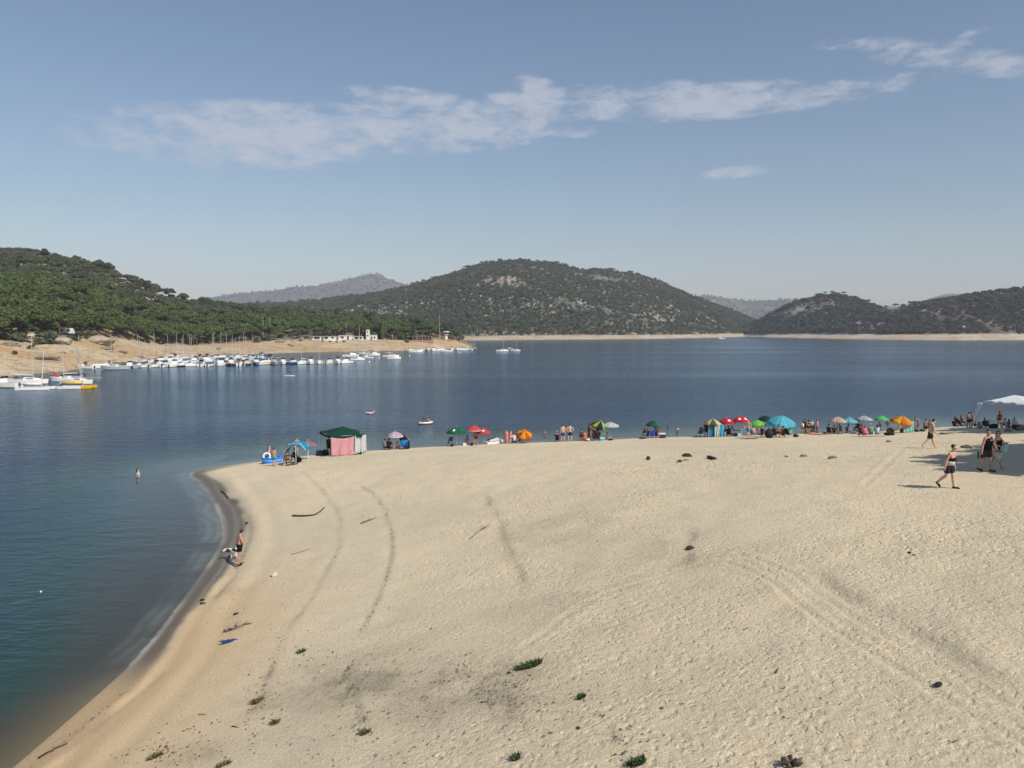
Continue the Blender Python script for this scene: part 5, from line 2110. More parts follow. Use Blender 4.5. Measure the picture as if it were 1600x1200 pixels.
def sailboat(x, y, rz, label, L=7.0, mast=8.5, hullm=WHITE, cover=BLUEC, group='boats moored at the marina', rake=0.0, stripe=None):
    e = boat_base('sailboat', x, y, rz, label, 'sailboat', group)
    B = L * 0.33
    MB().loft(hull_rings(L, B, L * 0.12, 0.3, tr=0.62)).build('hull', hullm, e)
    if stripe:
        MB().loft(hull_rings(L * 1.004, B * 1.02, L * 0.06, -L * 0.03)).build('stripe', stripe, e)
    b = MB()
    b.loft([[(-B * 0.30, -L * 0.12, L * 0.11), (B * 0.30, -L * 0.12, L * 0.11), (B * 0.25, -L * 0.11, L * 0.19), (-B * 0.25, -L * 0.11, L * 0.19)], [(-B * 0.26, L * 0.16, L * 0.12), (B * 0.26, L * 0.16, L * 0.12), (B * 0.2, L * 0.14, L * 0.17), (-B * 0.2, L * 0.14, L * 0.17)], [(-B * 0.1, L * 0.30, L * 0.135), (B * 0.1, L * 0.30, L * 0.135), (B * 0.08, L * 0.29, L * 0.145), (-B * 0.08, L * 0.29, L * 0.145)]])
    cab = b.build('cabin', WHITE, e)
    b = MB()
    b.box((0, L * 0.03, L * 0.155), (B * 0.565, L * 0.20, 0.14))
    b.build('cabin_window', GLASS, cab)
    b = MB()
    b.box((0, -L * 0.29, L * 0.125), (B * 0.5, L * 0.30, 0.06))
    b.build('cockpit', GREYB, e)
    m0 = Vector((0, L * 0.10, L * 0.12))
    m1 = m0 + Vector((rake, 0, mast))
    b = MB()
    b.tube(m0, m1, 0.058, 0.042, 7)
    mo = b.build('mast', ALUM, e)
    b = MB()
    b.tube(m0 + Vector((0, -0.1, 1.0)), m0 + Vector((0, -L * 0.44, 1.05)), 0.11, 0.085, 7)
    b.build('boom_cover', cover, e)
    for p in ((0, L * 0.49, L * 0.15), (0, -L * 0.49, L * 0.12), (B * 0.45, L * 0.06, L * 0.12), (-B * 0.45, L * 0.06, L * 0.12)):
        b = MB()
        b.tube(m1 - Vector((0, 0, 0.15)), p, 0.012, n=4)
        b.build('stay', STEEL, mo)
    b = MB()
    b.tube(m0 + Vector((-B * 0.3, 0, mast * 0.6)), m0 + Vector((B * 0.3, 0, mast * 0.6)), 0.02, n=5)
    b.build('spreader', ALUM, mo)
    return e


def catamaran(x, y, rz, label, L=6.0, B=2.6, mast=8.8, hullm=WHITE, deckm=WHITEC, bowm=None, rake=0.0, group='catamarans by the sandy bank', cover=WHITEC):
    e = boat_base('catamaran', x, y, rz, label, 'catamaran', group)
    for s in (-1, 1):
        MB().loft(hull_rings(L, 0.62, 0.52, 0.22, tr=0.6, x0=s * B / 2)).build('hull', hullm, e)
        if bowm:
            r = hull_rings(L * 1.01, 0.66, 0.54, 0.24, tr=0.6, x0=s * B / 2)
            MB().loft(r[7:]).build('bow', bowm, e)
    b = MB()
    b.sheet([[(-B * 0.42, -L * 0.28, 0.56), (0, -L * 0.28, 0.52), (B * 0.42, -L * 0.28, 0.56)], [(-B * 0.42, L * 0.16, 0.56), (0, L * 0.16, 0.52), (B * 0.42, L * 0.16, 0.56)]], 0.03)
    b.build('trampoline', deckm, e)
    for yy in (-0.30, 0.17):
        b = MB()
        b.tube((-B * 0.5, L * yy, 0.55), (B * 0.5, L * yy, 0.55), 0.06, n=7)
        b.build('crossbeam', ALUM, e)
    m0 = Vector((0, L * 0.17, 0.55))
    m1 = m0 + Vector((rake, 0, math.sqrt(max(1, mast ** 2 - rake ** 2))))
    b = MB()
    b.tube(m0, m1, 0.085, 0.055, 7)
    mo = b.build('mast', ALUM, e)
    b = MB()
    b.path([m0 + Vector((0, -0.1, 0.55)), m0 + Vector((0, -L * 0.3, 0.6)), m0 + Vector((0, -L * 0.62, 0.6))], [0.20, 0.24, 0.12], 8)
    b.build('furled_sail', cover, e, True)
    for p in ((0, L * 0.48, 0.6), (B * 0.5, -L * 0.05, 0.55), (-B * 0.5, -L * 0.05, 0.55)):
        b = MB()
        b.tube(m1 - Vector((0, 0, 0.4)), p, 0.013, n=4)
        b.build('stay', STEEL, mo)
    for s in (-1, 1):
        b = MB()
        b.box((s * B / 2, -L * 0.5, 0.15), (0.06, 0.28, 0.75))
        b.build('rudder', GREYB, e)
    return e

# ------------------------------------------------------------------ the left shore: boats, club buildings, rocks
ORD = ['first', 'second', 'third', 'fourth', 'fifth', 'sixth', 'seventh', 'eighth', 'ninth', 'tenth', 'eleventh', 'twelfth', 'thirteenth', 'fourteenth', 'fifteenth', 'sixteenth', 'seventeenth', 'eighteenth', 'nineteenth', 'twentieth',
       'twenty-first', 'twenty-second', 'twenty-third', 'twenty-fourth', 'twenty-fifth', 'twenty-sixth', 'twenty-seventh', 'twenty-eighth', 'twenty-ninth', 'thirtieth', 'thirty-first', 'thirty-second', 'thirty-third', 'thirty-fourth', 'thirty-fifth']
RB = random.Random(12)
yA = prof(((128, 576.5), (170, 575.5), (240, 573.5), (340, 571.5), (420, 569.5), (560, 567.5)))


def marina_row(name, px0, px1, step, dy, psail, L0, L1):
    px = px0
    k = 0
    while px < px1:
        x, y = WP(px, float(yA(px)) + dy)
        rz = math.pi + RB.uniform(-0.5, 0.5) if RB.random() < 0.6 else RB.uniform(-0.45, 0.45)
        if RB.random() < 0.16:
            rz = RB.choice((-1, 1)) * math.pi / 2 + RB.uniform(-0.3, 0.3)
        o = ORD[k]
        where = '%s from the left in the marina %s row' % (o, name)
        hm, hn = RB.choice(((WHITE, 'white'),) * 7 + ((CREAM, 'cream'), (BLUEB, 'blue'), (GREYB, 'grey')))
        if RB.random() < psail:
            cv, cn = RB.choice(((BLUEC, 'blue'), (WHITEC, 'white'), (NAVYC, 'navy')))
            sailboat(x, y, rz, '%s sailboat with %s boom cover, %s' % (hn, cn, where), RB.uniform(L0, L1), RB.uniform(7.2, 9.8), hm, cv, stripe=RB.choice((None, None, NAVYC)))
        else:
            q = RB.random()
            if q < 0.35:
                cv, cn = RB.choice(((BLUEC, 'blue'), (WHITEC, 'white'), (NAVYC, 'navy'), (NAVYC, 'navy')))
                motorboat(x, y, rz, '%s motorboat with %s sun canopy, %s' % (hn, cn, where), RB.uniform(L0 - 1, L1 - 0.6), hm, canopy=cv)
            elif q < 0.6:
                cv, cn = RB.choice(((WHITEC, 'white'), (NAVYC, 'navy'), (WHITEC, 'white'), (BLUEC, 'blue')))
                motorboat(x, y, rz, '%s motorboat under a %s cover, %s' % (hn, cn, where), RB.uniform(L0 - 1, L1 - 0.6), hm, cover=cv, cabin=False)
            else:
                motorboat(x, y, rz, '%s cabin motorboat, %s' % (hn, where), RB.uniform(L0 - 1, L1 - 0.4), hm, stripe=RB.choice((None, None, NAVYC)))
        k += 1
        px += step * RB.uniform(0.85, 1.2)


marina_row('front', 203, 548, 13.5, 0.0, 0.25, 6.3, 7.7)
marina_row('middle', 214, 430, 12.5, -6.5, 0.45, 6.3, 7.5)
marina_row('back', 262, 410, 12.5, -11.0, 0.45, 6.0, 7.2)

# boats between the marina and the left edge
def wp(px, py):
    return WP(px, py)


sailboat(*wp(180, 577.5), R_(98), 'large grey sailboat lying alone just left of the marina rows', 8.0, 9.6, GREYB, NAVYC, stripe=None)
motorboat(*wp(133, 576), R_(80), 'white motorboat under a red awning, nearest the grey pontoon', 6.0, WHITE, canopy=REDC)
motorboat(*wp(154, 575), R_(150), 'white motorboat with pale cover between the two red awnings', 5.2, WHITE, cover=WHITEC, cabin=False)
motorboat(*wp(170, 573.5), R_(95), 'white motorboat under a red awning beside the grey sailboat', 5.4, WHITE, canopy=REDC)
motorboat(*wp(196, 574), R_(165), 'dark grey motorboat under a black cover beside the grey sailboat', 5.6, GREYB, cover=NAVYC, cabin=False)
motorboat(*wp(6, 605), R_(78), 'white cabin cruiser cut by the left edge of the picture', 7.2, WHITE)
sailboat(*wp(46, 600), R_(-80), 'white sailboat behind the white catamaran at the far left', 7.6, 9.4, WHITE, WHITEC)
catamaran(*wp(56, 609), R_(-82), 'white catamaran with a leaning spar, nearest boat at the left', 6.2, 2.5, 7.0, rake=-1.4)
catamaran(*wp(121, 607), R_(-84), 'white catamaran with yellow bows and a yellow sail cover', 6.4, 2.6, 7.0, WHITE, WHITEC, YEL, rake=1.2, cover=YEL)
sailboat(*wp(121, 600), R_(-95), 'white sailboat with a tall mast behind the yellow catamaran', 7.0, 9.6, WHITE, NAVYC)
sailboat(*wp(105, 596), R_(100), 'white sailboat with a tall mast between the two catamarans', 6.6, 9.2, WHITE, WHITEC)
motorboat(*wp(86, 591.5), R_(70), 'small boat under a faded red cover close to the sandy bank', 4.6, WHITE, cover=REDC, cabin=False)
motorboat(*wp(114, 590), R_(95), 'small dark boat under a black cover close to the sandy bank', 5.0, GREYB, cover=NAVYC, cabin=False)
motorboat(*wp(24, 597.5), R_(90), 'white open boat moored behind the cruiser at the left edge', 5.6, WHITE, cabin=False)

# boats right of the marina
motorboat(*wp(548, 557.5), R_(-85), 'white cabin cruiser lying off the club house with open water around', 7.0, WHITE)
motorboat(*wp(583, 556), R_(-95), 'white cruiser with navy canopy nearest the ochre bank below the club', 6.6, WHITE, canopy=NAVYC)
sailboat(*wp(567, 554), R_(80), 'white sailboat between two cruisers below the club house', 6.4, 9.0, WHITE, WHITEC)
motorboat(*wp(559, 563), R_(-80), 'white motorboat with dark canopy apart from the marina rows', 5.4, WHITE, canopy=NAVYC)
motorboat(*wp(575, 560), R_(88), 'small white cabin boat halfway between marina and headland', 5.0, WHITE)
sailboat(*wp(611, 558), R_(-92), 'white sailboat at a mooring well away from the bank', 7.0, 9.0, WHITE, CREAM)
motorboat(*wp(616, 561), R_(-88), 'white motorboat moored beside the lone white sailboat', 5.4, WHITE)
HEAD = ((640, 549.0, 'm'), (650, 550.6, 's'), (659, 548.4, 's'), (668, 548.0, 'm'), (677, 548.4, 'm'), (687, 548.2, 's'), (697, 549.6, 's'), (706, 547.8, 'm'), (714, 547.6, 'm'), (722, 547.2, 's'), (730, 546.8, 's'), (741, 546.2, 's'))
for k, (px, py, t) in enumerate(HEAD):
    lab = 'white %s moored off the rocky headland, %s from the left there' % ('sailboat' if t == 's' else 'motorboat', ORD[k])
    rz = R_(RB.choice((90, -90, 180, 0)) + RB.uniform(-25, 25))
    if t == 's':
        sailboat(*wp(px, py), rz, lab, RB.uniform(6, 7), RB.uniform(8.5, 11), WHITE, RB.choice((BLUEC, WHITEC)), group='boats moored off the headland')
    else:
        motorboat(*wp(px, py), rz, lab, RB.uniform(5.5, 6.8), WHITE, canopy=RB.choice((None, NAVYC)), group='boats moored off the headland')
sailboat(*wp(785, 549), R_(-82), 'white sailing dinghy at anchor in open water, sails down, right of the headland', 6.6, 9.2, WHITE, NAVYC, group='boats anchored in open water')
motorboat(*wp(797, 546), R_(60), 'tiny white motorboat anchored between two sailing boats in open water', 4.6, WHITE, group='boats anchored in open water')
sailboat(*wp(805.5, 548.5), R_(-100), 'white sailboat with a thin mast, farthest right at anchor in open water', 5.4, 8.6, WHITE, BLUEC, group='boats anchored in open water')
motorboat(*wp(1127, 529.5), R_(90), 'white motorboat far out before the narrow arm of the lake', 9.0, WHITE, group='boats anchored in open water')

# pontoons of the marina
WOODD = mat('weathered_deck', (0.30, 0.28, 0.25), 0.85, 0.2, 2)
for k, (dy, p0, p1, lab) in enumerate(((-3.5, 200, 555, 'long grey floating pontoon behind the front row of boats'), (-9.2, 214, 440, 'grey floating pontoon behind the middle row of boats'))):
    pts = [WP(px, float(yA(px)) + dy) for px in np.linspace(p0, p1, 12)]
    e = empty('floating_pontoon', (pts[0][0], pts[0][1], 0))
    tag(e, lab, 'pontoon', 'marina pontoons')
    for a, c_ in zip(pts[:-1], pts[1:]):
        d = Vector((c_[0] - a[0], c_[1] - a[1], 0))
        b = MB()
        b.box(((a[0] + c_[0]) / 2 - pts[0][0], (a[1] + c_[1]) / 2 - pts[0][1], 0.28), (d.length - 0.15, 1.6, 0.22), math.atan2(d.y, d.x))
        b.build('deck_section', WOODD, e)
x, y = WP(134, 592)
b = MB()
b.box((0, 0, 0.25), (7.0, 1.4, 0.25))
o = b.build('floating_pontoon', WOODD, None, False, (x, y, 0), 0.05)
tag(o, 'short grey pontoon behind the yellow and white catamaran', 'pontoon', 'marina pontoons')

# mooring buoys
BUOY = mat('white_buoy', (0.75, 0.74, 0.70), 0.4, 0.05)
for k, (px, py, lab) in enumerate(((556, 562, 'white mooring buoy beside the marina\'s right end'), (577, 566, 'white mooring buoy farthest out below the club house'), (592, 560, 'white mooring buoy between marina and lone sailboat'), (640, 556, 'white mooring buoy off the headland'), (718, 551, 'white mooring buoy at the headland tip'), (64, 925, 'small white float in the dark near water at the left'))):
    x, y = WP(px, py)
    s = 0.32 if k < 5 else 0.045
    e = empty('mooring_buoy', (x, y, 0))
    tag(e, lab, 'buoy', 'white floats on the water')
    MB().ball((0, 0, s * 0.3), s, 12, 8).build('float', BUOY, e, True)
    MB().tube((0, 0, s * 1.2), (0, 0, s * 1.55), s * 0.16, s * 0.1, 6).build('ring', STEEL, e)

# paddle boarder and marker post
x, y = WP(452, 587)
b = MB()
b.loft([[(w, t, 0.02), (w * 0.8, t, 0.12), (-w * 0.8, t, 0.12), (-w, t, 0.02)] for t, w in ((-1.6, 0.12), (-1.2, 0.34), (0, 0.40), (1.1, 0.32), (1.6, 0.06))])
o = b.build('paddle_board', WHITE, None, False, (x, y, 0), 1.2)
tag(o, 'white paddle board carrying a standing rider off the marina', 'paddle board')
person(452, 587, 'rider standing on the white paddle board off the marina', 'stand2', 90, h=1.75, skin='brown', shorts=cloth(30, 34, 44), loc=(x, y, 0.12), group='people on the water')
for (px, py, lab) in ((982, 588, 'dark marker post in the middle of the lake'), (1078, 541, 'thin dark marker post far out before the central hill')):
    x, y = WP(px, py)
    e = empty('marker_post', (x, y, 0))
    tag(e, lab, 'post', 'marker posts in the lake')
    MB().tube((0, 0, -0.4), (0.05, 0, 0.55), 0.06, 0.05, 7).build('pole', BLACKM, e)
    MB().ball((0.05, 0, 0.6), 0.12, 8, 6).build('top_mark', BLACKM, e, True)

# ---- club buildings
WALLW = mat('white_render', (0.72, 0.70, 0.66), 0.85, 0.06, 1.0)
ROOFW = mat('white_sheet_roof', (0.66, 0.65, 0.62), 0.6, 0.08, 1.0)
STONE = mat('brown_stone', (0.30, 0.215, 0.15), 0.9, 0.25, 1.2)
DOORB = mat('brown_door', (0.10, 0.07, 0.05), 0.6, 0.15, 2)


def building(px, py, w, d, h, label, openings, name='club_building', wall=WALLW, roof=ROOFW, over=0.35, rz=0.0, loc=None, cat='building', sink=0.8, slope=0.0):
    """walls, a roof slab, and windows and doors set proud of the front wall (towards the lake)"""
    x, y, z = loc or LB(px, py)
    e = empty(name, (x, y, z), rz)
    tag(e, label, cat, None)
    b = MB()
    b.box((0, d / 2, h / 2 - sink / 2), (w, d, h + sink))
    b.build('wall', wall, e)
    b = MB()
    b.loft([[(-w / 2 - over, -over, h), (w / 2 + over, -over, h), (w / 2 + over, -over, h + 0.18), (-w / 2 - over, -over, h + 0.18)], [(-w / 2 - over, d + over, h + slope), (w / 2 + over, d + over, h + slope), (w / 2 + over, d + over, h + 0.18 + slope), (-w / 2 - over, d + over, h + 0.18 + slope)]])
    b.build('roof', roof, e)
    for (kind, cx, cz, ww, hh) in openings:
        b = MB()
        b.box((cx, -0.03, cz), (ww, 0.10, hh))
        f = b.build('door' if kind == 'd' else 'window', DOORB if kind == 'd' else GLASS, e)
        if kind == 'w':
            b = MB()
            b.box((cx, -0.08, cz - hh / 2 - 0.06), (ww + 0.2, 0.2, 0.1))
            b.build('sill', wall, f)
    return e


D_ = 462
e = building(0, 0, 15.5, 7, 2.2, 'long low white club house above the marina bank', (('w', -7.6, 1.6, 1.2, 0.9), ('w', -4.6, 1.5, 3.4, 1.4), ('d', -1.4, 1.05, 1.1, 2.1), ('w', 0.8, 1.5, 2.2, 1.3), ('w', 4.6, 1.6, 1.4, 0.9), ('d', 7.4, 1.05, 1.0, 2.1)), 'club_house', loc=LB(508, 531.5))
e2 = building(0, 0, 7.6, 6, 2.6, 'white flat-roofed annex at the right end of the club house', (('w', -1.8, 1.5, 1.6, 1.1), ('d', 1.6, 1.05, 1.1, 2.1)), 'annex', loc=LB(540, 531.2))
building(0, 0, 3.6, 3, 2.6, 'small white box hut on the slope behind the club house', (('w', -0.6, 1.5, 1.0, 0.8),), 'hut', loc=LB(526, 519), over=0.1)
b1 = building(0, 0, 4.4, 4, 2.8, 'white shed with a stepped front right of the club house', (('d', -0.8, 1.0, 1.0, 2.0), ('w', 1.0, 1.5, 1.0, 0.9)), 'shed', loc=LB(583, 531), over=0.15)
b2 = building(0, 0, 2.0, 2, 6.0, 'narrow white tower standing left of the stepped shed', (('w', 0, 4.8, 0.7, 0.8), ('w', 0, 2.6, 0.7, 0.8)), 'tower', loc=LB(575, 531), over=0.1, cat='tower')
building(0, 0, 5.2, 3, 1.9, 'pale open boat shelter between club house and white tower', (('w', -1.0, 1.1, 2.2, 1.2), ('w', 1.5, 1.1, 1.4, 1.2)), 'boat_shelter', loc=LB(560, 531), over=0.3)
# harbour tower on the headland
x, y, z = LB(697, 530)
e = empty('harbour_tower', (x, y, z))
tag(e, 'white harbour tower with a wide glazed top on the headland', 'tower')
MB().tube((0, 0, -1), (0, 0, 3.0), 1.1, 1.0, 8).build('shaft', WALLW, e)
MB().tube((0, 0, 3.0), (0, 0, 3.3), 1.9, 1.95, 8).build('balcony', WALLW, e)
MB().tube((0, 0, 3.3), (0, 0, 4.6), 1.5, 1.7, 8).build('glazed_room', GLASS, e)
MB().tube((0, 0, 4.6), (0, 0, 5.1), 2.2, 2.0, 8).build('roof', WALLW, e)
# flagpole and lamp posts
for (px, py, hh, lab) in ((687, 529, 15.0, 'tall white flagpole beside the harbour tower'), (542, 528, 9.0, 'slim white mast pole behind the club annex'), (562, 530, 8.0, 'slim white mast pole left of the white tower'), (412, 531, 13.0, 'tall grey light pole at the wood\'s edge above the marina'), (423, 531, 13.0, 'tall grey light pole right of the first in the wood\'s edge')):
    x, y, z = LB(px, py)
    e = empty('flagpole' if px == 687 else 'light_pole', (x, y, z))
    tag(e, lab, 'pole', None if px == 687 else 'poles behind the marina')
    MB().tube((0, 0, -0.5), (0, 0, hh), 0.12, 0.07, 7).build('pole', ALUM, e)
    MB().box((0, 0, hh), (0.9, 0.2, 0.14)).build('head', ALUM, e)
# stone terrace with pillars on the headland
x, y, z = LB(660, 535)
e = empty('stone_terrace', (x, y, z))
tag(e, 'brown stone terrace with open pillars and a flat roof on the headland', 'terrace')
MB().box((0, 2.5, 0.5), (12.5, 5, 1.8)).build('base', STONE, e)
for k in range(7):
    MB().box((-5.6 + k * 1.87, 0.4, 2.5), (0.4, 0.4, 2.2)).build('pillar', STONE, e)
MB().box((0, 4.6, 2.5), (12.0, 0.3, 2.2)).build('back_wall', STONE, e)
MB().box((0, 2.5, 3.72), (12.8, 5.2, 0.24)).build('roof', STONE, e)
# awning and caravan under the pines at the left
x, y, z = LB(40, 534)
e = empty('shade_awning', (x, y, z))
tag(e, 'pale cloth awning on thin posts below the pines at the far left', 'awning')
rows = [[(-3.4 + 1.13 * j, -1.5 + 1.5 * i, 2.0 + 0.35 * i - 0.12 * math.sin(j * 1.05)) for j in range(7)] for i in range(3)]
b = MB()
b.sheet(rows, 0.03)
b.build('cloth', mat('awning_cloth', (0.52, 0.44, 0.33), 0.9, 0.12, 1), e, True)
for (a, c_) in ((-3.3, -1.4), (0, -1.4), (3.3, -1.4), (-3.3, 1.4), (3.3, 1.4)):
    MB().tube((a, c_, -0.6), (a, c_, 2.05 + 0.35 * (c_ > 0) * 2), 0.05, n=6).build('post', WOODP, e)
x, y, z = LB(104, 523)
e = empty('caravan', (x, y, z))
tag(e, 'white caravan half hidden under the pines above the left bank', 'caravan')
MB().loft([[(-2.4, 0, 0.45), (2.4, 0, 0.45), (2.5, 0, 1.6), (2.1, 0, 2.4), (-2.1, 0, 2.4), (-2.5, 0, 1.5)], [(-2.4, 2, 0.45), (2.4, 2, 0.45), (2.5, 2, 1.6), (2.1, 2, 2.4), (-2.1, 2, 2.4), (-2.5, 2, 1.5)]]).build('body', WHITE, e)
for cx in (-1.3, 1.0):
    MB().box((cx, -0.03, 1.6), (1.1, 0.08, 0.6)).build('window', GLASS, e)
MB().box((0.0, -0.03, 1.25), (0.6, 0.07, 1.5)).build('door', WALLW, e)
for s in (-0.4, 0.5):
    b = MB()
    b.tube((s, -0.05, 0.3), (s, 0.2, 0.3), 0.32, n=12)
    b.build('wheel', BLACKM, e)

# ---- rocks and bushes on the bare bank
ROCK = mat('granite', (0.36, 0.305, 0.235), 0.95, 0.22, 0.9)
ROCK2 = mat('granite_dark', (0.215, 0.18, 0.14), 0.95, 0.25, 0.9)


def rock(name, px, py, w, label, matl, seed, sq=(1.0, 0.7, 0.5), at=None, group=None, cat='boulder'):
    x, y, z = at or LB(px, py)
    b = MB()
    b.ball((0, 0, 0), 1.0, 14, 9)
    me = b.mesh(name, False)
    for v in me.vertices:
        n = mnoise.noise(v.co * 1.6 + Vector((seed * 5.3, seed, 0))) * 0.35 + mnoise.noise(v.co * 4.0 + Vector((seed, 0, 3))) * 0.12
        v.co *= (1 + n)
        v.co = Vector((v.co.x * w / 2 * sq[0], v.co.y * w / 2 * sq[1], v.co.z * w / 2 * sq[2]))
    o = link(name, me, matl, None, (x, y, z + w * 0.08), seed * 1.1)
    tag(o, label, cat, group)
    return o


rock('boulder', 18, 541, 5.4, 'big brown overhanging boulder at the left edge of the bare bank', ROCK2, 1, (1.0, 0.8, 0.42))
rock('boulder', 40, 528, 4.6, 'rounded granite boulder behind the pale awning', ROCK, 2, (0.9, 0.8, 0.6))
rock('boulder', 57, 526, 5.0, 'pale granite boulder under the pines right of the awning', ROCK, 3, (0.9, 0.8, 0.7))
rock('boulder', 64, 532, 2.0, 'small pale round boulder right of the awning posts', ROCK, 4, (0.9, 0.8, 0.8))
rock('rock_slab', 98, 536, 9.0, 'grey granite slab below the caravan', ROCK, 5, (1.0, 0.7, 0.30), cat='rock')
rock('rock_slab', 155, 537, 11.0, 'broad tilted granite slab in the middle of the left bank', ROCK, 6, (1.0, 0.7, 0.34), cat='rock')
rock('rock_slab', 168, 547, 6.5, 'dark cracked granite ledge below the tilted slab', ROCK2, 7, (1.0, 0.6, 0.28), cat='rock')
rock('rock_slab', 192, 551, 4.5, 'low dark ledge at the foot of the cracked granite', ROCK2, 8, (1.0, 0.6, 0.25), cat='rock')
rock('rock_slab', 75, 562, 7.0, 'low brown rock ledge on the sand behind the white catamaran', ROCK2, 9, (1.0, 0.6, 0.14), cat='rock')
rock('boulder', 343, 546, 3.2, 'dark boulder on the sand above the crowded marina', ROCK2, 10, (1.0, 0.8, 0.6))
rock('boulder', 455, 541, 4.2, 'dark brown boulder on the ochre bank left of the club house', ROCK2, 11, (1.0, 0.7, 0.5))
rock('boulder', 437, 535, 5.0, 'reddish boulder at the edge of the wood left of the club house', ROCK2, 12, (1.0, 0.7, 0.5))
for k in range(60):
    px = RB.uniform(-20, 735)
    Dw, Db, Dr, zb, zr = (float(q[0]) for q in HL.controls(np.array([px])))
    Dk = Dw + RB.uniform(0.08, 1.0) * (Db - Dw)
    if RB.random() < 0.4:
        Dk = Db - RB.uniform(-4, 8)
    x, y, z = (float(q) for q in HL.at(px, Dk))
    rock('stone', 0, 0, RB.uniform(0.7, 2.6), 'small granite stone scattered on the bare bank around the marina', RB.choice((ROCK, ROCK2)), 20 + k, (1.0, RB.uniform(0.6, 0.9), RB.uniform(0.3, 0.55)), at=(x, y, z - 0.1), group='stones scattered on the bare bank', cat='stone')
BUSHES = [crown_mesh('bush', 400 + k, 7, 1.2, 1.5, 0.26, 26, False, z0=0.05, core=0.85) for k in range(3)]
for me in BUSHES:
    me.materials.append(OAK)
bush_at = [(22, 553, 0.8), (48, 545, 1.2), (70, 537, 3.2), (82, 531, 2.6), (30, 533, 2.4), (10, 530, 2.6), (118, 531, 2.4), (140, 530, 2.8), (230, 535, 1.6), (250, 537, 2.4), (455, 526, 1.6), (440, 528, 2.0), (470, 524, 1.6), (480, 529, 1.4), (500, 527, 2.8), (512, 526, 2.6), (470, 533, 1.0), (505, 534.5, 0.7), (516, 534.5, 0.8), (527, 534.5, 0.7), (538, 534.5, 0.8), (612, 531, 2.6), (630, 531, 3.0), (645, 531, 3.2), (636, 535, 1.4), (706, 530, 1.6), (415, 533, 2.6), (402, 535, 2.2)]
bush_at.sort()
for k, (px, py, s) in enumerate(bush_at):
    x, y, z = LB(px, py)
    o = link('bush', BUSHES[k % 3], None, None, (x, y, z - 0.2), k * 1.9)
    o.scale = (s, s, s * 0.9)
    tag(o, 'dark evergreen bush at the top of the bare left bank, %s from the left' % ORD[k], 'bush', 'bushes along the left bank')
# a poplar-like cypress beside the white shed
for k, (px, py, hh, lab) in enumerate(((600, 531, 12.0, 'slim light green poplar between white shed and dark trees'), (598, 530, 15, 'dark cypress left of the light green poplar'), (645, 533, 11, 'dark cypress left of the stone terrace'))):
    x, y, z = LB(px, py)
    e = empty('poplar_tree' if k == 0 else 'cypress_tree', (x + (0 if k != 1 else -3.0), y + (0 if k == 0 else 4), z))
    tag(e, lab, 'tree')
    me = crown_mesh('crown', 500 + k, 16, 1.0, 1.0, 0.16, 34, False, z0=0.0, core=0.8)
    me.transform(Matrix.Diagonal((1.7, 1.7, hh * 0.92, 1)))
    me.materials.append(PINE if k == 0 else OAK)
    link('crown', me, None, e, (0, 0, 0.8))
    MB().tube((0, 0, -0.4), (0, 0, hh * 0.7), 0.18, 0.06, 7).build('trunk', BARK, e, True)
run_skin_jobs()

# ------------------------------------------------------------------ people and things on the beach
c = cloth
SH = 'people sitting in the shade'
BATH = 'bathers in the lake'


def at_depth(px, base):
    """world x of a pixel column at the depth of a base pixel"""
    x, y, z = GB(*base)
    return PZ(px, base[1], y)[0], y


# ---- paddling pool group at the tip of the sand
x, y, z = GB(425, 723)
e = empty('paddling_pool', (x, y, z + 0.02))
tag(e, 'blue inflatable paddling pool of stacked rings at the sand\'s tip', 'paddling pool')
PB = mat('pool_vinyl', C(40, 120, 220), 0.25, 0.08, 3)
PB2 = mat('pool_vinyl_light', C(95, 175, 240), 0.25, 0.08, 3)
for k in range(3):
    o = ring_mesh(0.74, 0.095, 26, 10).build('ring', PB if k != 1 else PB2, e, True)
    o.location = (0, 0, 0.09 + 0.165 * k)
MB().tube((0, 0, 0.02), (0, 0, 0.05), 0.70, n=24).build('floor', PB2, e)
person(421, 716, 'woman with long dark hair in a bikini standing behind the paddling pool', 'akimbo', -60, top_px=691, skin='pink', swim=c(150, 40, 60), long_hair=True, female=True)
person(418, 722, 'child in the paddling pool holding a white swim ring', 'stand2', -30, h=1.15, skin='tan', trunks=c(220, 220, 210), loc=(x - 0.25, y - 0.1, z + 0.06))
b = ring_mesh(0.26, 0.085, 22, 10)
me = b.mesh('swim_ring', True)
me.transform(Matrix.Rotation(R_(72), 4, 'X'))
o = link('swim_ring', me, mat('white_vinyl', (0.72, 0.66, 0.64), 0.3, 0.05), None, (x - 0.30, y - 0.42, z + 0.62), 0.3)
tag(o, 'white swim ring held by the child in the paddling pool', 'swim ring')
person(428.5, 728.5, 'boy in turquoise blue shorts seen from behind beside the paddling pool', 'stand', -10, top_px=699, skin='tan', shorts=c(20, 150, 190))

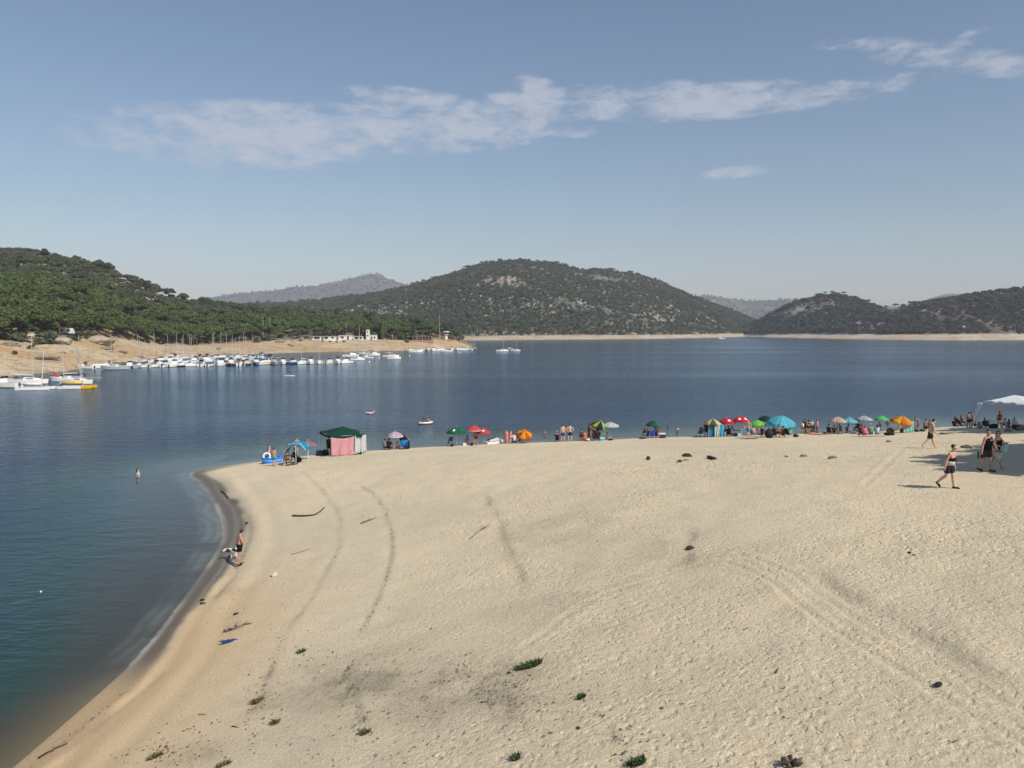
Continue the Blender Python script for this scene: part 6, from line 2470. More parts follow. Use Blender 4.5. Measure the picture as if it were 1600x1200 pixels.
# blue sun shelter
x, y, z = GB(461, 725)
e = empty('sun_shelter', (x, y, z))
tag(e, 'turquoise arched sun shelter on white poles beside the paddling pool', 'sun shelter')
k = px_m(y)
TQ = c(40, 175, 215, 0.35)
w, dpt, hh = 36 * k, 1.5, 34 * k
rows = []
for i in range(7):
    t = i / 6
    row = []
    for j in range(11):
        q = j / 10 * 2 - 1
        zz = hh * (1.0 - 0.34 * abs(q) ** 2.2) - 0.10 * (2 * t - 1) ** 2 + 0.02 * math.sin(9 * q)
        if q < -0.75:
            zz -= (abs(q) - 0.75) * 3.6 * (1 - 0.6 * t)
        row.append((q * w / 2, -0.1 + t * dpt, zz))
    rows.append(row)
MB().sheet(rows, 0.012).build('canopy', TQ, e, True)
for (a, d_) in ((0.05 * w, -0.05), (0.42 * w, 1.1), (-0.45 * w, 1.2)):
    MB().tube((a, d_, -0.25), (a, d_, hh * 0.86), 0.028, n=7).build('pole', ALU, e)
MB().path([(-w * 0.5, -0.1, hh * 0.55), (-0.1 * w, -0.1, hh * 0.97), (0.25 * w, -0.1, hh * 0.97), (w * 0.5, -0.1, hh * 0.66)], 0.016, 5).build('arch_rod', ALU, e)
person(450, 727, 'seated woman with dark hair at the left edge of the turquoise shelter', 'sit_side', 60, skin='brown', swim=c(60, 24, 24), female=True, group=SH)
person(463, 721, 'person in dark clothes sitting under the turquoise shelter', 'sit', 95, skin='brown', shirt=c(26, 28, 32), shorts=c(22, 22, 26), group=SH)
bag(466, 722, 0.8, 'dark grey bag under the turquoise shelter', c(34, 34, 38), seed=2)
towel(456, 726.5, 0.9, 0.5, 'crumpled dark towel with a pale edge before the turquoise shelter', c(50, 52, 56), 0.2, 1, bumpy=0.08)
parasol(464, 687, 692, 7, (466, 716), 'sand coloured parasol peeping over the turquoise shelter', [c(190, 178, 150, 0.2)])
parasol(481, 688, 695, 15, (479, 717), 'dusty mauve parasol between turquoise shelter and green gazebo', [c(140, 120, 140, 0.2), c(150, 132, 150, 0.2)])

# ---- green gazebo
x, y, z = GB(530, 712)
k = px_m(y)
xl, zl = PZ(496, 677, y)
cw = 66 * k
W2 = 2.9
cor = [(PZ(517, 700, y - 0.6)[0], y - 0.6), (PZ(568, 700, y + 0.6)[0], y + 0.2), (PZ(551, 700, y + W2)[0] + 0.6, y + W2), (PZ(497, 700, y + 1.6)[0], y + W2 - 0.7)]
ze = PZ(530, 679, y)[1]
GZ_ = c(17, 60, 48)
gazebo('gazebo', 'dark green pop-up gazebo with sheets hung from its side', cor, ze, PZ(534, 666, y + 1.2)[1], GZ_, ALU, valance=0.20)
drape('hanging_sheet', 'pink sheet hung from the green gazebo', (cor[0][0] + 0.02, cor[0][1] - 0.12), (cor[0][0] * 0.27 + cor[1][0] * 0.73, cor[0][1] * 0.27 + cor[1][1] * 0.73 - 0.12), ze - 0.15, gz(*cor[0]) + 0.02, c(240, 176, 184, 0.25), 'sheet', 'sheets hung from the gazebo', 2.3, 0.05, 0.16)
drape('hanging_sheet', 'white sheet hung from the green gazebo beside the pink one', (cor[0][0] * 0.27 + cor[1][0] * 0.73 + 0.05, cor[1][1] - 0.20), (cor[1][0] + 0.25, cor[1][1] + 0.45), ze - 0.10, gz(*cor[1]) + 0.12, c(225, 226, 228, 0.25), 'sheet', 'sheets hung from the gazebo', 3, 0.05, 0.05)
person(515, 711, 'person in black standing in the gazebo behind the pink sheet', 'stand', 180, h=1.7, skin='brown', shirt=c(22, 22, 24), shorts=c(22, 22, 24), loc=(cor[3][0] * 0.25 + cor[0][0] * 0.75 - 0.1, y + 0.9, gz(x, y + 0.9)), group=SH)
cooler(494, 712, 0.55, 'dark blue cool box at the left leg of the green gazebo', mat('blue_plastic', C(28, 62, 130), 0.4, 0.06), mat('blue_plastic_lid', C(22, 48, 104), 0.4, 0.06), loc=(cor[3][0] + 0.1, cor[3][1] - 0.5, gz(cor[3][0], cor[3][1] - 0.5)))
bag(508, 711, 1.0, 'black bundle in the shade under the green gazebo', c(24, 22, 22), seed=3, loc=(cor[3][0] * 0.5 + cor[0][0] * 0.5, y + 0.7, gz(x, y + 0.7)))
bag(563, 704, 0.7, 'dark bags under the white sheet of the gazebo', c(52, 46, 44), seed=4, loc=(cor[1][0] - 0.4, cor[1][1] + 0.8, gz(cor[1][0], cor[1][1] + 0.8)))

# ---- inflatables on the water behind the gazebo
x, y = WP(578, 646.5)
e = empty('inflatable_float', (x, y, 0), R_(80), 0.62)
tag(e, 'pale pink inflatable float with raised ends drifting beyond the green gazebo', 'inflatable')
PK = mat('pink_vinyl', (0.66, 0.50, 0.50), 0.3, 0.06, 2)
MB().path([(0, -1.0, 0.62), (0, -0.9, 0.34), (0, -0.55, 0.16), (0, 0.3, 0.14), (0, 0.8, 0.24), (0, 1.1, 0.46)], [0.07, 0.13, 0.24, 0.24, 0.15, 0.07], 10).build('body', PK, e, True)
for s_ in (-1, 1):
    MB().path([(s_ * 0.30, -0.6, 0.14), (s_ * 0.42, 0.0, 0.13), (s_ * 0.26, 0.6, 0.16)], [0.12, 0.15, 0.10], 9).build('side_tube', PK, e, True)
MB().ball((0, -1.02, 0.70), (0.10, 0.14, 0.10), 10, 7).build('head', PK, e, True)
x, y = WP(664, 662.5)
e = empty('inflatable_dinghy', (x, y, 0), R_(-78), 0.72)
tag(e, 'small white inflatable dinghy with a rider beyond the lilac parasol', 'dinghy')
MB().path([(-0.42, -1.1, 0.20), (-0.46, 0.0, 0.20), (-0.36, 0.8, 0.24), (0.0, 1.25, 0.32), (0.36, 0.8, 0.24), (0.46, 0.0, 0.20), (0.42, -1.1, 0.20)], [0.14, 0.17, 0.17, 0.16, 0.17, 0.17, 0.14], 9).build('tube', mat('white_vinyl_boat', (0.74, 0.74, 0.72), 0.3, 0.05, 2), e, True)
MB().box((0, -0.1, 0.10), (0.7, 2.1, 0.05)).build('floor', NAVYC, e)
MB().box((0, -1.12, 0.24), (0.8, 0.10, 0.34)).build('transom', NAVYC, e)
person(660, 662, 'person in a dark top sitting in the white inflatable dinghy', 'sit', -70, h=1.35, skin='brown', shirt=c(30, 30, 36), shorts=c(120, 120, 126), loc=(x - 0.2, y, 0.09), group='people on the water')
person(666, 662, 'child in a white top sitting at the front of the inflatable dinghy', 'sit', -80, h=1.0, skin='tan', shirt=c(210, 210, 212), shorts=c(40, 40, 50), loc=(x + 0.35, y + 0.03, 0.09), group='people on the water')

# ---- lilac parasol group
parasol(617, 674, 683, 13.5, (617, 700), 'pale lilac and white parasol right of the green gazebo', [c(205, 180, 205, 0.25), c(214, 196, 214, 0.25)], rim_col=c(226, 214, 226, 0.2))
person(602, 701, 'person in a grey top sitting left of the lilac parasol', 'sit', 20, skin='brown', shirt=c(110, 112, 120), shorts=c(40, 40, 44), group=SH)
person(607, 701.5, 'person in black sitting beside the one in grey under the lilac parasol', 'sit', -15, skin='brown', shirt=c(30, 30, 34), shorts=c(30, 30, 34), group=SH)
person(612, 701, 'child sitting low under the lilac parasol, left of its pole', 'sit', 40, h=1.2, skin='brown', trunks=c(36, 38, 50), group=SH)
person(620, 700.5, 'child sitting low under the lilac parasol, right of its pole', 'sit', -40, h=1.2, skin='brown', trunks=c(50, 40, 40), group=SH)
parasol(633, 683, 693, 12.5, (630, 700), 'black parasol with blue and red panels tipped on its side', [c(20, 20, 22), c(20, 20, 22), c(196, 70, 64), c(20, 20, 22), c(20, 20, 22), c(30, 110, 170), c(24, 60, 120), c(20, 20, 22)], tilt=1.15, tilt_dir=1.2)
bag(636, 700, 0.6, 'dark bag beside the tipped black parasol', c(30, 28, 30), seed=5)

# ---- green, red and orange parasols
parasol(713, 667, 677, 15.5, (714, 697), 'dark green parasol with white print left of the red one', [c(28, 104, 72, 0.15), c(34, 112, 78, 0.15)], segs=8, prints=((-1.9, 0.2), (0.4, 0.2)))
parasol(741, 665, 672, 12.5, (740.5, 696), 'coral red parasol with white fringe on a wooden pole', [c(226, 84, 88, 0.25)], WOODP, rim_col=c(230, 190, 186, 0.2))
parasol(755, 669, 677, 12, (755.5, 695), 'orange red parasol with white print right of the coral one', [c(222, 82, 62, 0.25)], prints=((-1.5, 0.22), (1.0, 0.22)))
beach_chair(701, 697, 'grey folding chair left of the dark green parasol', c(96, 100, 106), 150)
bag(706, 697, 0.5, 'black bag beside the dark green parasol\'s pole', c(26, 26, 30), seed=6)
person(732, 695.5, 'woman in a lilac top sitting left of the wooden parasol pole', 'sit', 75, skin='tan', shirt=c(150, 120, 150), shorts=c(120, 70, 84), female=True, group=SH)
person(743.5, 694.5, 'man in red shorts standing behind the coral parasol\'s pole', 'stand', 180, h=1.72, skin='tan', shorts=c(190, 46, 50))
bag(737, 695.5, 0.45, 'navy bag between seated woman and man in red shorts', c(28, 30, 50), seed=7)
cooler(726, 696, 0.32, 'small white cool box beside the dark green parasol', mat('white_plastic', (0.7, 0.7, 0.68), 0.4, 0.05), mat('white_plastic_lid', (0.62, 0.66, 0.68), 0.4, 0.05))

# ---- jet ski in the shallows
x, y = WP(773, 693)
e = empty('jet_ski', (x, y, 0.0), R_(-55), 0.72)
tag(e, 'white and grey jet ski floating just off the sand', 'jet ski')
MB().loft(hull_rings(3.0, 1.15, 0.34, 0.18, tr=0.8)).build('hull', WHITE, e)
MB().loft([[(-0.42, -1.1, 0.40), (0.42, -1.1, 0.40), (0.30, -1.0, 0.62), (-0.30, -1.0, 0.62)], [(-0.40, 0.2, 0.42), (0.40, 0.2, 0.42), (0.22, 0.1, 0.80), (-0.22, 0.1, 0.80)], [(-0.36, 0.7, 0.44), (0.36, 0.7, 0.44), (0.2, 0.6, 0.78), (-0.2, 0.6, 0.78)], [(-0.1, 1.2, 0.45), (0.1, 1.2, 0.45), (0.06, 1.15, 0.55), (-0.06, 1.15, 0.55)]]).build('deck_cowl', GREYB, e)
MB().loft([[(-0.2, -1.1, 0.60), (0.2, -1.1, 0.60), (0.15, -1.05, 0.76), (-0.15, -1.05, 0.76)], [(-0.2, 0.05, 0.60), (0.2, 0.05, 0.60), (0.13, 0.0, 0.86), (-0.13, 0.0, 0.86)]]).build('seat', BLACKM, e)
MB().tube((-0.38, 0.28, 1.02), (0.38, 0.28, 1.02), 0.03, n=6).build('handlebar', BLACKM, e)
MB().tube((0, 0.42, 0.72), (0, 0.28, 1.02), 0.06, 0.04, 6).build('steering_post', GREYB, e)

# ---- two in pink and the orange parasol
person(791.5, 693, 'woman in a pink swimsuit standing by the water, left of a pair', 'stand2', 150, top_px=670.5, skin='pink', dress=(c(232, 96, 104), 'short'), female=True, long_hair=True)
person(798, 692.5, 'woman in a coral top standing behind the one in the pink swimsuit', 'stand', -120, top_px=672, skin='pink', shirt=c(226, 90, 92), trunks=c(60, 34, 40), female=True)
parasol(819, 672, 684, 13, (822, 692), 'orange and yellow parasol tipped towards the viewer', [c(224, 92, 34, 0.3), c(240, 176, 50, 0.3)], tilt=0.55, tilt_dir=0.2, rim_col=c(214, 64, 50, 0.2))
person(804, 691.5, 'person in white and black sitting left of the orange parasol', 'sit', 35, skin='fair', shirt=c(196, 192, 190), shorts=c(30, 28, 30), group=SH)
person(811, 691.5, 'person in dark clothes lying under the orange parasol', 'sit_back', 30, skin='tan', shirt=c(40, 34, 40), shorts=c(150, 150, 150), group=SH)
beach_chair(820, 691.5, 'maroon folding chair under the orange parasol', c(112, 26, 30), 170, frame=STEEL)
person(851, 676, 'lone dark haired swimmer behind the orange parasol', 'stand', 160, h=1.7, wade=1.35, skin='tan', trunks=c(30, 30, 40), group=BATH)

# ---- two men looking at the lake and the group to their right
person(871, 691, 'person in black with a white cap sitting left of two standing men', 'sit', 10, skin='tan', shirt=c(24, 24, 28), shorts=c(24, 24, 28), hat=(c(220, 220, 220), 'cap'), group=SH)
person(879.5, 690.3, 'shirtless man in blue shorts seen from behind, left of two friends', 'stand', 5, top_px=661.5, skin='pink', shorts=c(36, 78, 130))
person(890.5, 690.0, 'shirtless man in navy shorts with hands on hips, right of two friends', 'akimbo', -8, top_px=660.5, skin='fair', shorts=c(26, 34, 62))
person(908, 689.5, 'person in a wide dark hat and brown clothes beside an orange towel', 'stand', 20, top_px=670, skin='brown', shirt=c(46, 30, 26), shorts=c(50, 30, 26), hat=(c(26, 28, 34), 'brim'))
person(913.5, 689.5, 'child wrapped in an orange towel standing by the person in the wide hat', 'stand', 10, top_px=674, skin='tan', dress=(c(214, 112, 62), 'long'))
towel(917.5, 689.5, 0.5, 0.5, 'small white towel heap right of the child in orange', c(214, 206, 196), 0.1, 5, bumpy=0.22)
person(921, 689.3, 'tall woman with dark hair in a long brown dress standing', 'stand2', -20, top_px=660, skin='brown', dress=(c(70, 48, 42), 'long'), female=True, long_hair=True)
beach_chair(929, 689, 'dark folding chair under the tricolour shelter parasol', c(44, 36, 34), 10, frame=STEEL)
x, y, z = GB(929, 689)
person(929, 689, 'person in dark brown sitting in the dark chair under the tricolour parasol', 'chair', 10, h=1.7, skin='brown', shirt=c(56, 38, 34), shorts=c(60, 44, 40), loc=(x, y - 0.05, z + 0.22), group=SH)
person(934, 687, 'person in black sitting behind the tricolour parasol\'s hanging cloth', 'sit', -10, skin='brown', shirt=c(24, 24, 30), shorts=c(24, 24, 30), group=SH)
parasol(938, 657.5, 666, 15, (941, 688), 'parasol of lime, black and pale blue panels with a hanging side cloth', [c(170, 210, 224, 0.25), c(170, 210, 224, 0.25), c(170, 210, 224, 0.25), c(24, 34, 52), c(176, 196, 60, 0.25), c(24, 34, 52), c(176, 196, 60, 0.25), c(24, 34, 52)], tilt=0.25, tilt_dir=0.4)
x, y, z = GB(941, 688)
xa, za = PZ(931, 666, y)
xb, zb_ = PZ(951, 665, y)
rows = []
for i in range(7):
    t = i / 6
    rows.append([(xa + (xb - xa) * (0.5 + (q - 0.5) * (1 - 0.92 * t)) + 0.15 * t - x, -0.75 + 0.35 * t + 0.03 * math.sin(q * 9), za + (PZ(943, 681, y)[1] - za) * t - z) for q in (0, 0.2, 0.4, 0.6, 0.8, 1.0)])
o = MB().sheet(rows, 0.008).build('side_cloth', c(176, 214, 226, 0.25), None, True, (x, y, z))
tag(o, 'pale blue cloth hanging to a point from the tricolour parasol', 'cloth')
parasol(953.5, 659.5, 665, 14.5, (953, 688), 'plain white parasol on a thin pole right of the tricolour one', [c(206, 210, 212, 0.25)])
cooler(941, 689, 0.44, 'turquoise cool box with a white lid before the tricolour parasol', mat('turquoise_plastic', C(60, 178, 196), 0.4, 0.06), mat('white_plastic_lid2', (0.66, 0.68, 0.68), 0.4, 0.05))
person(949, 687, 'person with arm on knee sitting by the white parasol\'s pole', 'sit_back', -40, skin='fair', shirt=c(206, 204, 204), shorts=c(110, 114, 120), group=SH)
bag(954, 688.3, 0.55, 'black sand weight bag at the white parasol\'s foot', c(22, 22, 24), seed=8, hgt=0.3, strap=False)

# ---- dark green parasol with two chairs
parasol(1022, 656.5, 663.5, 13.5, (1022, 684), 'dark teal green parasol standing alone over two chairs', [c(62, 104, 108, 0.1), c(36, 72, 74, 0.1), c(44, 82, 84, 0.1)], STEEL)
for (px, py, lab, cm, pl, sk) in ((1009, 684, 'dark folding chair left of the royal blue one', c(60, 40, 36), 'man reclining in the dark chair left of the royal blue chair', 'brown'), (1026, 683.6, 'dark folding chair right of the royal blue one', c(50, 36, 36), 'bare-chested man in the chair under the teal parasol', 'tan')):
    x, y, z = GB(px, py)
    beach_chair(px, py, lab, cm, 30 if px < 1015 else -35, loc=(x, y, z))
    person(px, py, pl, 'chair', 30 if px < 1015 else -35, h=1.72, skin=sk, trunks=c(30, 30, 34), loc=(x, y, z + 0.20), group=SH)
beach_chair(1017.5, 684.4, 'royal blue folding chair seen from behind under the teal parasol', c(30, 70, 200), 8)
cooler(1034.5, 682.8, 0.62, 'dark cool box with a white lid right of the teal parasol', mat('dark_plastic', C(52, 34, 42), 0.5, 0.06), mat('white_plastic_lid3', (0.70, 0.71, 0.74), 0.4, 0.05))
towel(1004, 684.5, 0.7, 0.4, 'dark bundle of clothes left of the reclining man', c(40, 34, 34), 0.3, 9, bumpy=0.12)
person(1043, 668, 'swimmer with only the head showing, left of the pair off the teal parasol', 'stand', 90, h=1.7, wade=1.45, skin='brown', group=BATH)
person(1058.5, 673.5, 'bather in a white top wading off the teal parasol', 'stand', 120, h=1.6, wade=1.0, skin='tan', shirt=c(214, 214, 216), group=BATH)

# ---- draped parasol, red parasols
parasol(1114, 654.5, 662, 13.5, (1116, 683), 'striped beige parasol draped with blue towels like a tent', [c(206, 186, 140, 0.2), c(84, 96, 70, 0.2), c(214, 206, 180, 0.2), c(190, 170, 120, 0.2)])
x, y, z = GB(1116, 683)
zt = PZ(1116, 662.5, y)[1]
for k, (p0, p1, lab, cm) in enumerate(((1105.5, 1114.5, 'blue towel hung at the left of the draped parasol', c(64, 146, 190, 0.15)), (1113.8, 1121.5, 'pale striped towel hung in the middle of the draped parasol', c(196, 214, 206, 0.15)), (1120.8, 1129.5, 'sky blue towel hung at the right of the draped parasol', c(84, 178, 220, 0.15)))):
    xa = PZ(p0, 680, y)[0]
    xb = PZ(p1, 680, y)[0]
    dy = (-0.55, -0.72, -0.5)[k]
    drape('hanging_towel', lab, (xa, y + dy), (xb, y + dy + (0.1, 0, 0.05)[k]), zt, gz(x, y + dy) + 0.03, cm, 'towel', 'towels hung round the draped parasol', 2, 0.04, 0.03)
person(1103, 682.5, 'person in black behind the left towel of the draped parasol', 'stand', 0, h=1.6, skin='brown', shirt=c(26, 24, 26), shorts=c(26, 24, 26), loc=(PZ(1104, 682, y)[0], y + 0.2, gz(PZ(1104, 682, y)[0], y + 0.2)), group=SH)
# folded stroller
x, y, z = GB(1094.5, 683.5)
e = empty('stroller', (x, y, z), R_(25))
tag(e, 'black folding stroller left of the draped parasol', 'stroller')
MB().loft([[(-0.22, -0.15, 0.42), (0.22, -0.15, 0.42), (0.22, 0.25, 0.38), (-0.22, 0.25, 0.38)], [(-0.22, -0.35, 0.95), (0.22, -0.35, 0.95), (0.22, -0.15, 0.98), (-0.22, -0.15, 0.98)]]).build('seat', BLACKM, e)
MB().ball((0, -0.15, 0.95), (0.25, 0.28, 0.2), 10, 6).build('hood', BLACKM, e, True)
for s in (-1, 1):
    MB().tube((s * 0.25, 0.40, 0.08), (s * 0.25, -0.42, 1.02), 0.014, n=6).build('frame_tube', STEEL, e)
    MB().tube((s * 0.25, -0.38, 0.08), (s * 0.25, 0.10, 0.60), 0.014, n=6).build('frame_tube', STEEL, e)
    for yy in (0.40, -0.38):
        MB().tube((s * 0.23, yy, 0.09), (s * 0.28, yy, 0.09), 0.10, n=12).build('wheel', BLACKM, e)
parasol(1136, 652.5, 661, 13.5, (1138, 682), 'red parasol with a white oval print, left one of two', [c(214, 40, 58, 0.2)], prints=((-1.45, 0.30), (0.2, 0.30), (2.3, 0.30)))
parasol(1158, 650, 658, 14, (1159.5, 682), 'red parasol with a white oval print, right one of two', [c(218, 36, 54, 0.2)], prints=((-0.95, 0.30), (-2.15, 0.30), (1.2, 0.30)))
for (px, py, lab) in ((1134, 657, 'left red parasol'), (1163, 654.5, 'right red parasol')):
    pass
person(1131.5, 682, 'bare-chested man standing right of the draped towels', 'stand', 30, top_px=661, skin='fair', shorts=c(26, 26, 34))
person(1139, 680.5, 'person in black sitting under the left red parasol', 'sit', 15, skin='brown', shirt=c(28, 26, 28), shorts=c(28, 26, 28), group=SH)
person(1143, 680.8, 'person in a white shirt sitting under the left red parasol', 'sit', -20, skin='brown', shirt=c(200, 196, 194), shorts=c(36, 36, 40), group=SH)
bag(1149, 681, 0.6, 'black rucksack between the two red parasols', c(24, 24, 28), seed=10)
cooler(1154.5, 681.3, 0.36, 'small pale cool box at the foot of the right red parasol', mat('pale_plastic', C(196, 200, 204), 0.4, 0.06), mat('pale_plastic_lid', C(176, 186, 194), 0.4, 0.05))
# folding table
x, y, z = GB(1151, 680.5)
e = empty('folding_table', (x, y, z))
tag(e, 'small folding table between the two red parasols', 'table')
MB().box((0, 0, 0.62), (0.8, 0.5, 0.04)).build('top', c(120, 118, 116), e)
for a, d_ in ((-0.36, -0.2), (0.36, -0.2), (-0.36, 0.2), (0.36, 0.2)):
    MB().tube((a * 0.8, d_, -0.05), (a, d_, 0.62), 0.014, n=6).build('leg', STEEL, e)
person(1169, 685, 'shirtless man in bright blue shorts striding before the green parasol', 'walk', 130, top_px=652, skin='fair', shorts=c(56, 128, 176))
parasol(1184, 656, 664, 14, (1186, 683), 'bright lime green parasol left of the big turquoise one', [c(120, 214, 90, 0.3), c(128, 220, 98, 0.3)])
parasol(1196, 649, 656, 13, (1198, 680), 'very dark green parasol behind the big turquoise one', [c(18, 44, 42), c(22, 50, 48)])
parasol(1221, 649, 666, 22.5, (1219, 683), 'biggest parasol on the beach, turquoise with eight panels', [c(92, 190, 212, 0.25), c(100, 198, 220, 0.25)], tilt=0.22, tilt_dir=0.0)
person(1178, 681.5, 'dark haired person sitting under the lime green parasol', 'sit', 30, skin='tan', shirt=c(190, 160, 140), shorts=c(110, 80, 70), group=SH)
person(1186, 681.8, 'person with a white hat sitting under the lime green parasol', 'sit', -30, skin='tan', shirt=c(170, 130, 116), shorts=c(70, 44, 40), hat=(c(220, 214, 206), 'cap'), group=SH)
person(1190.5, 684, 'person in a long dark brown robe standing right of the lime green parasol', 'stand', 0, top_px=664, skin='brown', dress=(c(50, 34, 30), 'long'))
bag(1201.5, 684.6, 1.2, 'big dark navy rucksack left of the group under the turquoise parasol', c(38, 44, 54), seed=11, hgt=0.75)
person(1210, 683.5, 'person in brown sitting on the left under the turquoise parasol', 'sit', 20, skin='brown', shirt=c(70, 46, 40), shorts=c(50, 36, 34), group=SH)
person(1216, 684.3, 'bare-backed person sitting low in the middle under the turquoise parasol', 'sit_side', -10, skin='brown', trunks=c(70, 36, 36), group=SH)
person(1223, 683.6, 'person leaning forward on the right under the turquoise parasol', 'sit', -35, skin='tan', shirt=c(86, 60, 52), shorts=c(40, 32, 32), group=SH)
beach_chair(1233, 683.4, 'dark folding chair under the right side of the turquoise parasol', c(40, 34, 34), -60, frame=STEEL)
x, y, z = GB(1236, 683)
drape('hanging_towel', 'mint green towel hanging from the turquoise parasol\'s right edge', (PZ(1231, 680, y)[0], y - 0.1), (PZ(1238, 680, y)[0], y), PZ(1236, 665, y)[1], PZ(1236, 678.5, y)[1], c(140, 224, 206, 0.2), 'towel', None, 2, 0.03, 0.02)
bag(1243, 683, 0.6, 'brown bag right of the mint green towel', c(70, 54, 44), seed=12)
towel(1170, 686.0, 1.6, 0.5, 'long dark mat on the sand before the striding man', c(44, 40, 40), 0.05, 12, bumpy=0.05)

# ---- children at the water's edge
for k, (px, py, lab, wd, sk, col, hh, ps) in enumerate((
        (1254, 676.5, 'child in a white shirt standing at the water\'s edge, leftmost of the crowd', 0.05, 'tan', (216, 214, 214), 1.35, 'stand'),
        (1257.5, 671, 'person in dark swimwear wading, second from left in the bathing crowd', 0.45, 'brown', (30, 28, 34), 1.65, 'stand2'),
        (1263, 675.5, 'woman with long hair wading with her back to the shore in the bathing crowd', 0.15, 'tan', (60, 40, 36), 1.6, 'akimbo'),
        (1268.5, 670, 'person in a white top wading in the middle of the bathing crowd', 0.5, 'tan', (206, 204, 206), 1.6, 'stand'),
        (1272, 672.5, 'dark child wading right of the woman with long hair', 0.35, 'brown', (34, 30, 30), 1.3, 'stand2'),
        (1276.5, 668.5, 'person with a pink top wading, rightmost of the bathing crowd', 0.65, 'pink', (222, 150, 150), 1.6, 'stand'))):
    person(px, py, lab, ps, (30, -40, 10, 160, 60, -120)[k], h=hh, wade=wd, skin=sk, shirt=c(*col) if k != 2 else None, swim=c(*col) if k == 2 else None, female=(k == 2), long_hair=(k == 2), trunks=c(34, 34, 40), group=BATH)
person(1272, 679.2, 'person lying on the sand with a pink towel, left of two sunbathers', 'lie', 95, skin='tan', swim=c(200, 40, 80), female=True, group='sunbathers lying on the sand')
person(1287, 678.6, 'person lying on the sand in dark trunks, right of two sunbathers', 'lie', 85, skin='brown', trunks=c(30, 30, 34), group='sunbathers lying on the sand')
towel(1271.5, 679.3, 0.7, 1.8, 'pink towel under the left sunbather', c(206, 60, 90), 1.57, 14)

# ---- beige and pale blue parasols
parasol(1309, 651, 660, 13.5, (1311, 679), 'beige parasol with brown bands left of a pale blue one', [c(214, 194, 176, 0.25), c(196, 172, 152, 0.25)])
parasol(1327, 652, 659, 13, (1326, 678), 'pale blue parasol half hidden behind the beige one', [c(120, 192, 216, 0.25)])
person(1296, 678.3, 'person in black sitting left of the beige parasol', 'sit', 10, skin='brown', shirt=c(26, 26, 30), shorts=c(26, 26, 30), group=SH)
person(1303, 678.5, 'person in dark grey leaning back left of the beige parasol\'s pole', 'sit_back', -20, skin='brown', shirt=c(44, 46, 48), shorts=c(40, 40, 44), group=SH)
person(1311, 677.2, 'person in an olive top sitting under the beige parasol', 'sit', 150, skin='brown', shirt=c(96, 92, 70), shorts=c(80, 76, 60), group=SH)
beach_chair(1312.5, 678.4, 'khaki folding chair under the beige parasol', c(126, 118, 84), 170, frame=STEEL)
person(1327, 677.6, 'person in a pale blue shirt sitting under the pale blue parasol', 'sit', 25, skin='brown', shirt=c(150, 168, 200), shorts=c(60, 60, 70), group=SH)
parasol(1350, 649.5, 655, 13, (1351, 677), 'grey white parasol between pale blue and green ones', [c(190, 198, 200, 0.2), c(160, 176, 176, 0.2)])
beach_chair(1340, 677.8, 'black folding chair under the grey white parasol', c(34, 34, 40), 20, frame=STEEL)
x, y, z = GB(1340, 677.8)
person(1340, 677.8, 'person in black sitting in the black chair under the grey white parasol', 'chair', 20, h=1.7, skin='brown', shirt=c(34, 34, 40), shorts=c(40, 36, 36), loc=(x, y, z + 0.2), group=SH)
person(1347, 682, 'dark haired person in brown sitting at the left of the row of four', 'sit', 15, skin='brown', shirt=c(70, 40, 44), shorts=c(40, 34, 36), group='row of four sitting on the sand')
person(1351.5, 682.2, 'person in a pink shirt sitting second in the row of four', 'sit', 0, h=1.45, skin='tan', shirt=c(226, 92, 130), shorts=c(200, 80, 110), group='row of four sitting on the sand')
person(1361, 681.8, 'person with a white cap and green shirt, third in the row of four', 'sit', -5, skin='tan', shirt=c(110, 136, 110), shorts=c(70, 100, 130), hat=(c(224, 224, 224), 'cap'), group='row of four sitting on the sand')
person(1371, 681.4, 'long haired person in a pale blue shirt at the right of the row of four', 'sit', -10, skin='tan', shirt=c(176, 200, 216), shorts=c(150, 176, 200), long_hair=True, female=True, group='row of four sitting on the sand')
towel(1362, 682.6, 2.2, 0.7, 'dark mat under the row of four', c(40, 38, 42), 0.0, 15, bumpy=0.03, name='towel')
bag(1387, 680.5, 0.8, 'black bag right of the row of four', c(24, 24, 26), seed=16, hgt=0.4)
bag(1393, 680.2, 0.6, 'small black bag at the end of the line of bags', c(26, 24, 26), seed=17, hgt=0.4)
parasol(1378, 649.5, 655.5, 10.5, (1378, 677), 'mint green parasol standing over bathers behind it', [c(104, 206, 124, 0.3), c(112, 212, 132, 0.3)], STEEL)
person(1375, 664.5, 'bather standing waist deep behind the mint green parasol', 'stand', 70, h=1.7, wade=0.85, skin='brown', trunks=c(30, 30, 34), group=BATH)
person(1387, 661, 'bather up to the shoulders right of the mint green parasol', 'stand', 150, h=1.7, wade=1.2, skin='brown', group=BATH)
parasol(1409, 650, 659, 17, (1412, 676), 'parasol of orange, yellow and lime panels with a cyan cloth below', [c(224, 214, 60, 0.3), c(196, 214, 70, 0.3), c(206, 216, 84, 0.3), c(226, 130, 40, 0.3), c(240, 190, 50, 0.3), c(226, 116, 40, 0.3), c(236, 160, 50, 0.3), c(206, 216, 70, 0.3)], tilt=0.2, tilt_dir=0.3)
x, y, z = GB(1412, 676)
drape('hanging_cloth', 'pale cyan cloth hung from the orange and yellow parasol', (PZ(1406, 670, y)[0], y - 0.7), (PZ(1424, 670, y)[0], y - 0.5), PZ(1415, 657.5, y)[1], gz(x, y - 0.6) + 0.05, c(166, 220, 216, 0.2), 'cloth', None, 3, 0.05, 0.04)
bag(1410, 675.8, 0.62, 'round pink bag at the foot of the cyan cloth', c(226, 80, 110), seed=18, hgt=0.8)
